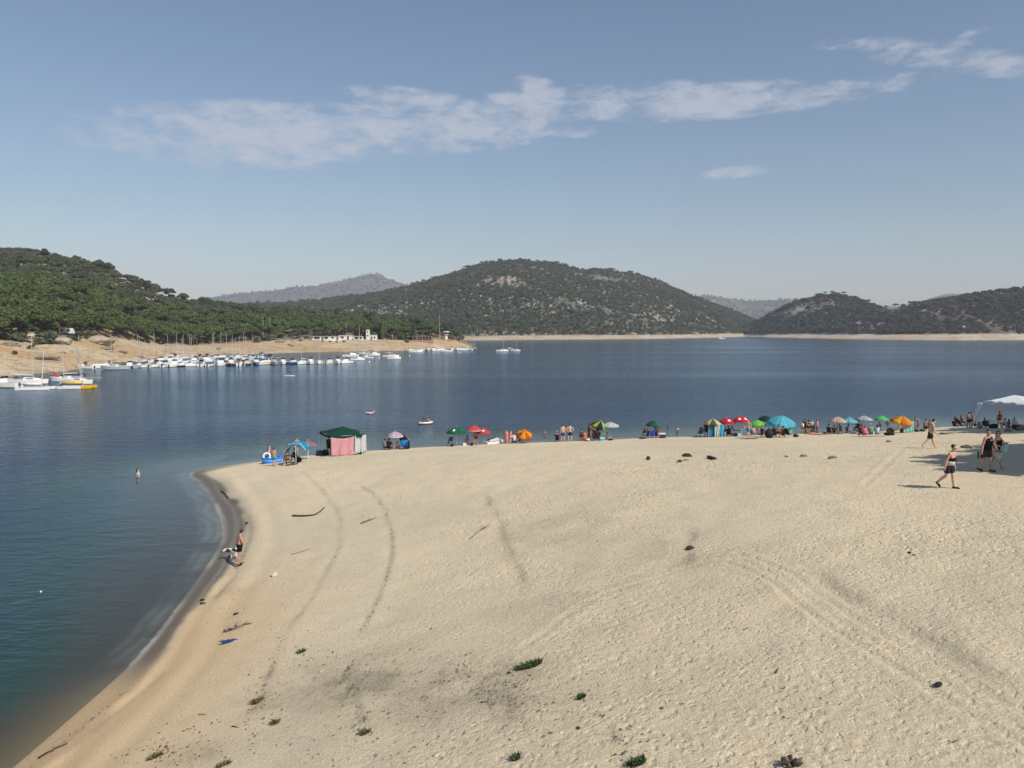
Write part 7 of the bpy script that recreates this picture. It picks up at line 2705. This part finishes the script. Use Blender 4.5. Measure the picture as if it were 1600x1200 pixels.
beach_chair(1399, 675.5, 'lime green folding chair under the orange and yellow parasol', c(170, 204, 60), 40)
bag(1391, 676.6, 1.1, 'brown bundle left of the lime green chair', c(96, 76, 58), seed=19, hgt=0.5)
person(1425, 663.5, 'bather with only head and shoulders showing right of the cyan cloth', 'stand', 100, h=1.7, wade=1.3, skin='brown', group=BATH)
person(1435.5, 662, 'bather bending in the shallows between cyan cloth and standing pair', 'bend', 90, h=1.7, wade=0.55, skin='tan', group=BATH)
person(1446, 672.5, 'broad man in dark shorts seen from behind, standing in the shallows', 'stand', 8, h=1.8, wade=0.45, skin='brown', shorts=c(36, 26, 34), fat=1.12, group=BATH)
person(1452.5, 668.5, 'slimmer person right of the broad man in the shallows', 'stand', -20, h=1.65, wade=0.7, skin='brown', shorts=c(30, 30, 40), group=BATH)
bag(1432, 674.5, 0.7, 'dark bundle on the sand left of the broad man', c(40, 40, 40), seed=20, hgt=0.35)
bag(1441, 674, 0.7, 'grey bundle on the sand behind the walking man', c(58, 56, 52), seed=21, hgt=0.35)
towel(1478, 678.3, 1.3, 0.7, 'dark towel spread on the sunlit sand left of the white gazebo', c(30, 26, 26), 0.1, 22, bumpy=0.10)

# ---- the walkers in front
POSES['stride_r'] = dict(lean=10, L=(24, 2, 4, 6), R=(-26, 2, 18, -34), la=(-6, 6, 16, 0), ra=(14, 7, 34, 0), head=22)
person(1453, 700.5, 'shirtless man in dark board shorts walking barefoot to the right', 'stride_r', -96, h=1.76, skin='fair', shorts=c(34, 26, 24), fat=1.10, near=True, group='people walking across the sand')
POSES['stride_f'] = dict(lean=12, L=(14, 2, 6, 0), R=(-9, 2, 40, -50), la=(4, 8, 12, 0), ra=(-8, 8, 14, 0), head=10, turn=-8)
p = person(1482, 763, 'man with sunglasses, black shoes and a black and white top rolled at his waist', 'stride_f', -146, h=1.78, skin='fair', shorts=c(40, 44, 54), shoes=c(14, 14, 15), near=True, glasses=True, group='people walking across the sand')
MAN_F = p
POSES['couple_m'] = dict(lean=3, L=(10, 4, 6, 4), R=(-10, 4, 16, -8), la=(16, 18, 16, 0), ra=(-4, 16, 14, 0), head=2, turn=-42)
p2 = person(1541, 737, 'man in a black tank top with white print and black shoes walking with a woman', 'couple_m', -158, h=1.82, skin='tan', shorts=c(58, 54, 58), shirt=(c(16, 16, 18), 'tank'), shoes=c(12, 12, 13), near=True, group='people walking across the sand')
POSES['couple_w'] = dict(lean=2, L=(12, 4, 8, 4), R=(-10, 4, 18, -10), la=(30, 16, 85, 30), ra=(10, 12, 70, 20), head=4, turn=-20)
p3 = person(1557, 732.5, 'auburn haired woman with sunglasses in a maroon swimsuit carrying towels', 'couple_w', -160, h=1.68, skin='pink', dress=(c(52, 16, 24), 'short'), hair=HAIR_R, long_hair=True, female=True, near=True, glasses=True, group='people walking across the sand')
POSES['dogman'] = dict(lean=6, L=(6, 4, 8), R=(-6, 4, 4), la=(22, 8, 80, 25), ra=(20, 10, 90, 25), head=26)
p4 = person(375, 883, 'man in black swim trunks standing at the wet sand with a dog', 'dogman', -62, h=1.74, skin='tan', trunks=c(14, 14, 16), shoes=c(20, 18, 18), near=True, group='people walking across the sand')
person(215.5, 744.5, 'dark haired bather standing waist deep in the bay at the left', 'stand', -60, h=1.65, wade=1.02, skin='fair', shirt=c(214, 210, 210), long_hair=True, female=True, group=BATH)

# ---- white gazebo at the right edge
x0, y0, z0 = GB(1520, 671)
yb_ = y0 + 3.0
zE = PZ(1524, 629, y0)[1]
xr = PZ(1576, 629, y0)[0]
cor = [(PZ(1526, 660, y0)[0], y0), (PZ(1603, 660, y0)[0], y0 - 0.3), (PZ(1640, 660, y0 + 3)[0], y0 + 2.9), (PZ(1576, 660, y0 + 3.2)[0] - 1.2, y0 + 3.2)]
WG = c(228, 234, 242, 0.30)
gazebo('gazebo', 'white pop-up gazebo cut by the right edge of the picture', cor, zE, PZ(1580, 617, y0 + 1.5)[1], WG, ALU, valance=0.16, leg_r=0.03)
rows = []
for i in range(9):
    t = i / 8
    xt, zt_ = PZ(1533 - 13 * t, 631.5 + 32 * t, y0 - 0.15)
    wd_ = 0.30 * (1 - 0.5 * t) + 0.04 * math.sin(t * 9)
    rows.append([(xt + wd_ * (q - 0.5) - cor[0][0], -0.15 + 0.05 * math.sin(q * 8 + t * 4), zt_ - z0) for q in (0, 0.25, 0.5, 0.75, 1)])
o = MB().sheet(rows, 0.02).build('gazebo_curtain', c(240, 243, 248), None, True, (cor[0][0], y0, z0))
tag(o, 'white curtain tied slanting along the left leg of the white gazebo', 'curtain', 'curtains of the white gazebo')
drape('gazebo_curtain', 'pale curtain hanging from the back leg of the white gazebo', (cor[3][0] - 0.1, cor[3][1] - 0.1), (cor[3][0] + 0.5, cor[3][1] - 0.05), zE - 0.05, gz(*cor[3]) + 0.4, WG, 'curtain', 'curtains of the white gazebo', 1, 0.06, 0.0)


def seat_at(px, py, lab_c, col_c, lab_p, face, **kw):
    x, y, z = GB(px, py)
    if lab_c:
        beach_chair(px, py, lab_c, col_c, face, loc=(x, y, z), frame=kw.pop('frame', STEEL))
    person(px, py, lab_p, 'chair', face, loc=(x, y, z + 0.2), group=SH, **kw)


seat_at(1494, 669.5, 'dark red folding chair left of the white gazebo', c(96, 34, 36), 'person reclining in the dark red chair left of the white gazebo', -70, h=1.7, skin='brown', shorts=c(40, 30, 32), shirt=c(60, 34, 36))
seat_at(1503, 668.5, 'dark folding chair beside the dark red one', c(40, 36, 38), 'thin person sitting right of the dark red chair', -80, h=1.65, skin='brown', shorts=c(34, 32, 34))
person(1513, 669, 'bare-backed man in black shorts standing at the white gazebo\'s left leg', 'stand', 10, h=1.84, skin='brown', shorts=c(26, 24, 28), fat=1.1, group=SH)
person(1517, 666.5, 'man standing half hidden behind the bare-backed one at the gazebo', 'stand', -60, h=1.84, skin='brown', shorts=c(30, 28, 30), group=SH)
person(1524, 668.5, 'woman with a pale top sitting behind the slanting gazebo curtain', 'sit', 60, skin='tan', shirt=c(176, 160, 156), shorts=c(36, 30, 32), female=True, group=SH)
person(1531, 668.6, 'child sitting on the sand inside the left of the white gazebo', 'sit', 80, h=1.2, skin='brown', trunks=c(60, 50, 46), group=SH)
bag(1530.5, 669.8, 0.75, 'black and white bag in the shade inside the white gazebo', c(150, 150, 148), seed=24)
person(1540, 669, 'person in a dark blue hooded top sitting in the white gazebo', 'sit', 20, skin='brown', shirt=c(24, 34, 60), shorts=c(30, 34, 46), fat=1.15, group=SH)
person(1545, 668.8, 'child in blue sitting against the hooded person in the gazebo', 'sit', 50, h=1.35, skin='brown', shirt=c(34, 50, 84), shorts=c(70, 84, 110), group=SH)
bag(1553, 669.4, 1.0, 'black bags under the table of the white gazebo', c(22, 22, 24), seed=25)
x, y, z = GB(1557, 668)
e = empty('folding_table', (x, y, z))
tag(e, 'pale folding table in the white gazebo', 'table')
MB().box((0, 0, 0.70), (1.9, 0.7, 0.04)).build('top', c(190, 176, 150), e)
for a, d_ in ((-0.85, -0.28), (0.85, -0.28), (-0.85, 0.28), (0.85, 0.28)):
    MB().tube((a, d_, -0.05), (a, d_, 0.70), 0.018, n=6).build('leg', STEEL, e)
person(1561, 666.5, 'woman with long dark hair standing at the table of the white gazebo', 'stand2', 150, h=1.74, skin='brown', swim=c(50, 26, 30), long_hair=True, female=True, group=SH)
person(1572, 669.5, 'person in a white top sitting right of the table in the white gazebo', 'sit', 30, skin='tan', shirt=c(206, 196, 176), shorts=c(70, 56, 50), group=SH)
person(1576.5, 671, 'bare-backed person with a dark ponytail sitting before the gazebo table', 'sit', -10, skin='brown', swim=c(40, 30, 30), long_hair=True, female=True, group=SH)
person(1583, 669, 'person in a cream shirt sitting at the right end of the gazebo table', 'sit', -60, skin='tan', shirt=c(214, 200, 170), shorts=c(50, 42, 40), group=SH)
bag(1588, 670.5, 0.9, 'dark bundle right of the seated people in the white gazebo', c(44, 40, 40), seed=26, hgt=0.5)
for k, (px, py, w, lab) in enumerate(((1593, 669, 1.6, 'low grey rock at the right edge behind the gazebo people'), (1600, 672, 1.4, 'low dark rock at the very right edge of the sand'), (1575, 674, 0.9, 'small dark rock in the shade before the gazebo'))):
    x, y, z = GB(px, py)
    rock('rock', 0, 0, w, lab, ROCK2, 90 + k, (1, 0.7, 0.5), at=(x, y, z - 0.05), group='rocks by the white gazebo', cat='rock')
lump_heap = (1511, 700)
xh, yh, zh = GB(*lump_heap)
rock('sand_heap', 0, 0, 0.95, 'dark heap of weed and sand lying in the shade behind the walking couple', mat('weed_heap', (0.10, 0.08, 0.06), 0.95, 0.3, 8), 127, (1, 0.6, 0.30), at=(xh, yh, zh - 0.06), cat='heap')
person(1521, 634.5, 'swimmer far out, head only, left of the white gazebo roof', 'stand', 90, h=1.7, wade=1.50, skin='brown', group=BATH)

# ---- the things the walkers carry
def world_of(e, J, n, k):
    return None


# black shoes in the man's hand, towel and bag of the woman
def carried(px, py, D, builder):
    x, zz = PZ(px, py, D)
    return builder(x, D, zz)


x, y, z = GB(1541, 737)
def shoes_pair(x, y, z):
    e = empty('hand_bag', (x, y, z))
    tag(e, 'black shoes dangling from the hand of the man in the tank top', 'shoes')
    for s in (-1, 1):
        b = MB()
        b.path([(s * 0.06, 0, 0.10), (s * 0.07, -0.02, -0.02), (s * 0.07, -0.05, -0.13), (s * 0.07, -0.05, -0.20)], [0.028, 0.04, 0.045, 0.022], 8)
        b.build('shoe', BLACKM, e, True)
carried(1530.5, 709.5, y, shoes_pair)
x, y, z = GB(1557, 732.5)
def towels(x, y, z):
    b = MB()
    b.ball((0, 0, 0), (0.20, 0.13, 0.22), 16, 12)
    me = b.mesh('folded_towel', True)
    for v in me.vertices:
        v.co *= 1 + 0.45 * mnoise.noise(v.co * 7)
        v.co.x += 0.25 * v.co.z
    o = link('folded_towel', me, c(160, 206, 190), None, (x, y, z), 0.4)
    tag(o, 'mint green rolled towel under the auburn haired woman\'s arm', 'towel')
carried(1570, 699.5, y - 0.12, towels)
def wbag(x, y, z):
    rows = [[((q - 0.5) * (0.32 - 0.03 * i) + 0.02 * math.sin(3 * i + q * 8), 0.05 * math.sin(q * 12 + i), 0.22 - 0.08 * i + 0.03 * math.sin(q * 9) * (i == 5)) for q in (0, 0.2, 0.4, 0.6, 0.8, 1)] for i in range(6)]
    b = MB()
    b.sheet(rows, 0.05)
    o = b.build('cloth_bag', c(206, 202, 192), None, True, (x, y, z))
    tag(o, 'white cloth bag hanging from the auburn haired woman\'s hand', 'bag')
carried(1559.5, 714.5, y - 0.25, wbag)

# print on the black tank top, white stripes
x, y, z = GB(1541, 737)

# ---- the dog
x, y, z = GB(361, 874)
e = empty('dog', (x + 0.1, y, z), R_(106))
tag(e, 'white dog with black patches sniffing along the wet sand', 'dog')
DJ = {'rump': (0, -0.26, 0.46), 'loin': (0, -0.10, 0.47), 'chest': (0, 0.14, 0.44), 'neck': (0, 0.28, 0.50), 'skull': (0, 0.40, 0.47), 'muz': (0, 0.50, 0.42), 'nose': (0, 0.56, 0.40), 't1': (0, -0.36, 0.52), 't2': (0, -0.46, 0.62),
      'earl': (-0.07, 0.38, 0.53), 'earr': (0.07, 0.38, 0.53)}
DR = {'rump': 0.105, 'loin': 0.10, 'chest': 0.135, 'neck': 0.08, 'skull': 0.075, 'muz': 0.042, 'nose': 0.03, 't1': 0.028, 't2': 0.012, 'earl': 0.022, 'earr': 0.022}
DE = [('rump', 'loin'), ('loin', 'chest'), ('chest', 'neck'), ('neck', 'skull'), ('skull', 'muz'), ('muz', 'nose'), ('rump', 't1'), ('t1', 't2'), ('skull', 'earl'), ('skull', 'earr')]
for s, n in ((-1, 'l'), (1, 'r')):
    f = 0.05 * s
    for nm, pts_, root in (('f' + n, ((s * 0.075, 0.15, 0.36), (s * 0.08, 0.12 + f, 0.20), (s * 0.08, 0.15 + f * 2, 0.03), (s * 0.08, 0.19 + f * 2, 0.02)), 'chest'),
                           ('h' + n, ((s * 0.085, -0.22, 0.36), (s * 0.09, -0.16 - f, 0.27), (s * 0.09, -0.32 - f * 2, 0.16), (s * 0.09, -0.28 - f * 2, 0.02)), 'rump')):
        prev = root
        for q, pt in enumerate(pts_):
            DJ[nm + str(q)] = pt
            DR[nm + str(q)] = (0.06, 0.038, 0.024, 0.022)[q] if nm[0] == 'f' else (0.075, 0.055, 0.028, 0.022)[q]
            DE.append((prev, nm + str(q)))
            prev = nm + str(q)
ks = list(DJ)
dm, nt, b_ = new_mat('dog_coat')
tco = N(nt, 'ShaderNodeTexCoord')
nzd = NOISE(nt, 4.2, 1.0, 0.4, tco.outputs['Object'])
nt.links.new(MIX(nt, RAMP(nt, nzd, 0.50, 0.54), (0.66, 0.63, 0.58), (0.02, 0.018, 0.017)), b_.inputs['Base Color'])
b_.inputs['Roughness'].default_value = 0.85
skin_job('body', [DJ[q] for q in ks], [DR[q] for q in ks], [(ks.index(a), ks.index(d_)) for a, d_ in DE], 0, 2, dm, e, Matrix.Identity(4))
run_skin_jobs()

for o in list(p2.children):
    if o.name.startswith('shirt'):
        # white print on the chest
        zs = 1.33 * p2['hgt']
        b = MB()
        for q in range(6):
            b.box((-0.07 + 0.028 * q, 0.195 * p2['hgt'] - 0.004 * abs(q - 2.5), zs + 0.012 * math.sin(q * 2.1)), (0.020, 0.012, 0.05 - 0.008 * (q % 3)))
        b.build('print', c(200, 200, 200), o)
tk = next(o for o in p4.children if o.name.startswith('swim_trunks'))
k4 = p4['hgt']
MB().box((0.176 * k4, 0.0, 0.86 * k4), (0.03, 0.04, 0.15)).build('side_stripe', c(210, 210, 208), tk)

# ------------------------------------------------------------------ driftwood, stones, weeds on the sand
DRIFT = mat('driftwood', (0.15, 0.115, 0.085), 0.9, 0.3, 9)
DRIFT_D = mat('dark_driftwood', (0.040, 0.030, 0.024), 0.9, 0.3, 9)


def stick(pts, r, label, matl=DRIFT, name='driftwood_stick', group='driftwood on the sand', twigs=0, seed=0, lift=0.6):
    P = []
    for px, py in pts:
        x, y, z = G(px, py)
        P.append(Vector((x, y, z + r * lift)))
    rr_ = random.Random(seed)
    b = MB()
    base = P[0].copy()
    Q = [p - base for p in P]
    Q2 = [Vector(q) for q in smooth_line([tuple(q) for q in Q], 4)]
    for q in Q2[1:-1]:
        q += Vector((rr_.uniform(-1, 1), rr_.uniform(-1, 1), rr_.uniform(0, 0.6))) * r * 0.6
    b.path(Q2, [r * (1 - 0.55 * i / len(Q2)) * rr_.uniform(0.85, 1.15) for i in range(len(Q2))], 7)
    for k in range(twigs):
        i = rr_.randrange(len(Q2) // 2, len(Q2))
        d = (Q2[-1] - Q2[0]).normalized()
        s = (d + Vector((rr_.uniform(-0.9, 0.9), rr_.uniform(-0.9, 0.9), 0.25))).normalized() * rr_.uniform(0.2, 0.5)
        b.path([Q2[i], Q2[i] + s * 0.5, Q2[i] + s], [r * 0.5, r * 0.35, r * 0.15], 5)
    o = b.build(name, matl, None, True, base)
    tag(o, label, 'driftwood', group)
    return o


stick(((457, 807), (475, 807), (492, 805), (500, 800), (507, 794)), 0.055, 'long curved dark driftwood branch lying on the sand near the bay', DRIFT_D, seed=1)
stick(((564, 819), (571, 816), (577, 814)), 0.06, 'short thick driftwood piece between two strand lines', DRIFT, seed=2, twigs=2)
stick(((734, 843), (748, 831), (760, 824)), 0.026, 'forked thin twig left of the long grey strand line', DRIFT, seed=3, twigs=5)
stick(((351, 987), (362, 985), (372, 982), (384, 977)), 0.055, 'pale driftwood branch lying above the blue cloth', DRIFT, seed=4, twigs=2)
stick(((383, 819), (388, 818)), 0.07, 'short dark wood chunk beside the man with the dog', DRIFT_D, seed=5)
stick(((313, 939), (320, 938)), 0.05, 'small dark wood piece at the edge of the wet sand', DRIFT_D, seed=6)
stick(((314, 944), (321, 943)), 0.05, 'second small dark wood piece just below the first at the wet sand', DRIFT_D, seed=7)
stick(((366, 961), (372, 959)), 0.05, 'dark wood chip on the sand above the pale branch', DRIFT_D, seed=8)
stick(((1107, 716), (1112, 717.5), (1119, 718.5)), 0.11, 'dark driftwood log right of the burnt log on the upper sand', DRIFT_D, seed=9)
stick(((1059, 722.5), (1065, 722)), 0.09, 'thin dark log below the burnt log on the upper sand', DRIFT_D, seed=10)
stick(((1212, 1052), (1217, 1044)), 0.015, 'single upright-looking dark twig in the near sand', DRIFT_D, seed=11)
stick(((1161, 985), (1170, 981)), 0.012, 'thin bent twig in the near sand left of the tyre tracks', DRIFT_D, seed=12)
stick(((455, 867), (470, 863), (484, 858)), 0.022, 'pale thin reed lying on the sand in front of the curved branch', DRIFT, seed=13)
stick(((346, 768), (352, 773), (357, 779)), 0.05, 'dark branch in the wet margin near the tip of the bay', DRIFT_D, seed=14)
stick(((752, 1098), (764, 1098)), 0.018, 'short brown stick in the near weeds', DRIFT, seed=15)
stick(((310, 1117), (322, 1118)), 0.016, 'short brown stick low at the left of the near sand', DRIFT, seed=16)
stick(((362, 1136), (372, 1137)), 0.018, 'short dark stick below the near strand line', DRIFT_D, seed=17)
stick(((60, 1186), (85, 1172), (105, 1163)), 0.03, 'dark stranded root at the waterline in the lower left corner', DRIFT_D, seed=18)


def lump(px, py, w, label, matl, seed, sq=(1, 0.7, 0.5), name='stone', cat='stone', group='stones and lumps on the sand'):
    x, y, z = G(px, py)
    return rock(name, 0, 0, w, label, matl, seed, sq, at=(x, y, z - 0.02 * w), group=group, cat=cat)


PALE = mat('pale_stone', (0.52, 0.46, 0.36), 0.9, 0.15, 6)
lump(428, 899, 0.34, 'pale stone lying alone on the sand right of the dog walker', PALE, 201, (1, 0.8, 0.6))
lump(424, 901, 0.16, 'small dark stone touching the pale stone', DRIFT_D, 202)
lump(375, 977, 0.34, 'rounded brown stone resting on the pale driftwood branch', ROCK, 203, (1, 0.9, 0.7))
lump(1013, 718, 0.42, 'small dark pointed stump on the upper sand', DRIFT_D, 204, (0.7, 0.6, 0.9), 'stump', 'stump')
lump(1074, 713.5, 0.6, 'burnt black log lump in the middle of the upper sand', DRIFT_D, 205, (1.0, 0.6, 0.55), 'stump', 'stump')
lump(1072, 719.5, 0.4, 'flat brown stone just below the burnt log lump', ROCK2, 206, (1, 0.6, 0.35))
lump(1229, 714, 0.3, 'small dark stone, leftmost of three before the turquoise parasol', ROCK2, 207)
lump(1256, 713, 0.4, 'dark stone in the middle of three before the turquoise parasol', ROCK2, 208, (1, 0.6, 0.4))
lump(1301, 716, 0.55, 'brown heap of weed, rightmost of three before the turquoise parasol', DRIFT, 209, (1, 0.6, 0.35))
lump(1389, 690.5, 0.5, 'small dark lump left of the walking barefoot man', ROCK2, 210, (1, 0.6, 0.4))
lump(1079, 858, 0.34, 'black lump in the trampled hollow of the sand', DRIFT_D, 211, (1, 0.7, 0.55))
lump(1466, 1071.5, 0.22, 'flat black object lying between the tyre tracks', BLACKM, 212, (1.2, 0.6, 0.3), 'black_debris', 'debris')
lump(1421, 864, 0.12, 'tiny dark bits left of the right edge on the middle sand', DRIFT_D, 213)
lump(1428, 868, 0.10, 'tiny dark bit just below the other on the middle sand', DRIFT_D, 214)
lump(674, 982, 0.10, 'small dark pebble on the near sand left of centre', ROCK2, 215)
lump(904, 1139, 0.11, 'dark pebble beside a white chip in the near sand', DRIFT_D, 216)
lump(876.5, 1145, 0.07, 'white plastic chip in the near sand', BUOY, 217, (0.7, 1.2, 0.3), 'plastic_chip', 'litter')
lump(726, 1145, 0.08, 'dark pebble at the lower middle of the sand', ROCK2, 218)
lump(1035, 1107, 0.09, 'brown pebble in the near sand right of the weeds', ROCK2, 219)
lump(219, 1118, 0.09, 'brown pebble near the orange sand at the lower left', ROCK2, 220)
lump(502, 1050, 0.06, 'white chip beside the dark strand of litter', BUOY, 221, (1, 0.6, 0.4), 'plastic_chip', 'litter')
lump(796, 1053, 0.13, 'dark lump left of the grass tuft', DRIFT_D, 222)

# blue cloth
x, y, z = G(357, 1004)
rows = []
for i in range(7):
    rows.append([(0.30 * (j / 6 - 0.5) * (1 - 0.3 * abs(i - 3) / 3) + 0.05 * i - 0.15, 0.40 * (i / 6 - 0.5), 0.04 + 0.06 * (0.5 + mnoise.noise(Vector((i * 0.9, j * 0.8, 3.3))))) for j in range(7)])
o = MB().sheet(rows, 0.02).build('blue_cloth', c(24, 74, 124), None, True, (x, y, z), -0.5)
tag(o, 'crumpled blue cloth left on the sand below the pale branch', 'cloth')

# burnt driftwood stump at the bottom edge
x, y, z = G(1236, 1196)
e = empty('driftwood_stump', (x, y, z))
tag(e, 'charred twisted stump cut by the bottom edge of the picture', 'stump')
rs = random.Random(5)
for k in range(9):
    a = k * 0.7
    p0 = Vector((0.05 * math.cos(a), 0.05 * math.sin(a), 0.02))
    p1 = p0 + Vector((math.cos(a) * rs.uniform(0.08, 0.14), math.sin(a) * rs.uniform(0.05, 0.1), rs.uniform(0.03, 0.09)))
    p2_ = p1 + Vector((math.cos(a + 0.8) * 0.07, math.sin(a + 0.8) * 0.06, rs.uniform(-0.05, 0.03)))
    MB().path([p0, p1, p2_], [0.045, 0.036, 0.014], 6).build('root', DRIFT_D if k % 3 else DRIFT, e, True)

# grass tufts
GRASS = mat('green_weed', (0.060, 0.085, 0.035), 0.85, 0.25, 8)
GRASS_D = mat('dry_weed', (0.12, 0.105, 0.055), 0.9, 0.25, 8)


def tuft(px, py, w, n, label, matl, seed, aspect=0.5, turn=0.5, hgt=0.10):
    x, y, z = G(px, py)
    r = random.Random(seed)
    V, Fs = [], []
    for k in range(n):
        q = math.sqrt(r.random())
        t = r.uniform(0, 6.283)
        u, v = q * math.cos(t) * w / 2, q * math.sin(t) * w / 2 * aspect
        X = u * math.cos(turn) - v * math.sin(turn)
        Y = u * math.sin(turn) + v * math.cos(turn)
        zz = gz(x + X, y + Y) - z
        hh = hgt * r.uniform(0.5, 1.2)
        a = r.uniform(0, 6.283)
        lx_, ly_ = math.cos(a) * hh * 0.8, math.sin(a) * hh * 0.8
        wd = 0.012
        b0 = len(V)
        V += [(X - wd * math.sin(a), Y + wd * math.cos(a), zz - 0.02), (X + wd * math.sin(a), Y - wd * math.cos(a), zz - 0.02), (X + lx_ * 0.5 + wd * math.sin(a), Y + ly_ * 0.5 - wd * math.cos(a), zz + hh * 0.75), (X + lx_, Y + ly_, zz + hh)]
        Fs += [(b0, b0 + 1, b0 + 2), (b0, b0 + 2, b0 + 3)]
    me = bpy.data.meshes.new('grass_tuft')
    me.from_pydata(V, [], Fs)
    me.update()
    o = link('grass_tuft', me, matl, None, (x, y, z))
    tag(o, label, 'grass tuft', 'weed tufts on the near sand')
    return o


tuft(827, 1041, 0.75, 520, 'largest green weed patch, elongated, in the near sand', GRASS, 1, 0.42, 0.45)
tuft(909, 1092, 0.22, 110, 'small slanting green tuft right of the largest weed patch', GRASS, 2, 0.4, 0.8)
tuft(471, 1020, 0.28, 80, 'green weed tuft beside the dark litter line at the left', GRASS, 3, 0.6, 0.5)
tuft(570, 1147, 0.22, 110, 'dry tuft below the cracked dark line', GRASS_D, 4, 0.7, 0.3)
tuft(430, 1131, 0.22, 80, 'low weed tuft left of the tuft under the cracked line', GRASS_D, 5, 0.6, 0.4)
tuft(806, 1186, 0.18, 90, 'dark green tuft at the bottom middle', GRASS, 6, 0.8, 0.2)
tuft(994, 1193, 0.40, 200, 'green weed patch touching the bottom edge right of middle', GRASS, 7, 0.5, 0.2)
tuft(402, 1097, 0.34, 120, 'brown weed clump at the foot of the dark litter line', GRASS_D, 8, 0.6, 0.6)
tuft(243, 1184, 0.36, 120, 'dry weed patch at the lower left of the sand', GRASS_D, 9, 0.5, 0.5)
tuft(350, 1197, 0.30, 90, 'dry weed patch at the bottom edge left of middle', GRASS_D, 10, 0.5, 0.5)
# loose bits of dry weed too many to count
rs = np.random.default_rng(31)
V, Fs = [], []


def litter(px, py, rx, ry, n):
    for k in range(n):
        a, q = rs.uniform(0, 6.283), math.sqrt(rs.uniform(0, 1))
        x, y, z = G(px + rx * q * math.cos(a), py + ry * q * math.sin(a))
        s = rs.uniform(0.012, 0.036)
        t = rs.uniform(0, 6.283)
        b0 = len(V)
        for (u, v, w_) in ((-1, -0.35, 0.0), (0.9, -0.25, 0.25), (1.1, 0.3, 0.5), (-0.7, 0.4, 0.9)):
            V.append((x + s * (u * math.cos(t) - v * math.sin(t)), y + s * (u * math.sin(t) + v * math.cos(t)), z + 0.015 + s * w_))
        Fs.append((b0, b0 + 1, b0 + 2, b0 + 3))


for a in ((760, 1060, 75, 40, 130), (790, 1090, 50, 25, 60), (640, 1065, 90, 60, 110), (480, 1035, 50, 30, 60), (560, 1090, 30, 60, 80), (410, 1085, 30, 50, 90), (300, 1160, 70, 40, 80), (230, 1185, 60, 18, 60), (560, 1150, 200, 50, 110), (870, 1100, 90, 60, 60), (700, 1150, 150, 50, 70), (450, 960, 80, 60, 40), (985, 1165, 30, 40, 40), (340, 950, 40, 50, 40), (1300, 1120, 250, 70, 25), (900, 900, 400, 100, 40)):
    litter(*a)
for (L_, w_l, dk) in LINES:
    A_ = np.array(L_)
    seg = np.linalg.norm(np.diff(A_, axis=0), axis=1)
    cum = np.concatenate([[0], np.cumsum(seg)])
    nn = int(cum[-1] * 42 * max(0.0, dk - 0.12))
    t_ = rs.uniform(0, cum[-1], nn)
    clump = vnoise(t_ * 1.7, np.full(nn, w_l * 91.0), 3)
    t_ = t_[clump > 0.42]
    X_ = np.interp(t_, cum, A_[:, 0])
    Y_ = np.interp(t_, cum, A_[:, 1])
    j_ = fbm(X_, Y_, 1.6, 3, 31) * w_l * 0.9
    X_ = X_ + rs.normal(0, w_l * 0.75, len(t_)) + j_
    Y_ = Y_ + rs.normal(0, w_l * 0.75, len(t_)) + j_
    for x, y in zip(X_, Y_):
        z = gz(x, y)
        s = rs.uniform(0.010, 0.030) * (1.5 if rs.uniform() < 0.12 else 1.0)
        t = rs.uniform(0, 6.283)
        b0 = len(V)
        for (u, v, w_) in ((-1.3, -0.28, 0.0), (1.1, -0.2, 0.3), (1.3, 0.25, 0.6), (-0.9, 0.3, 0.8)):
            V.append((x + s * (u * math.cos(t) - v * math.sin(t)), y + s * (u * math.sin(t) + v * math.cos(t)), z + 0.012 + s * w_))
        Fs.append((b0, b0 + 1, b0 + 2, b0 + 3))
me = bpy.data.meshes.new('weed_litter')
me.from_pydata(V, [], Fs)
me.update()
o = link('weed_litter', me, mat('dry_litter', (0.10, 0.082, 0.052), 0.9, 0.4, 12))
tag(o, 'scattered scraps of dry weed over the near sand', 'litter', kind='stuff')
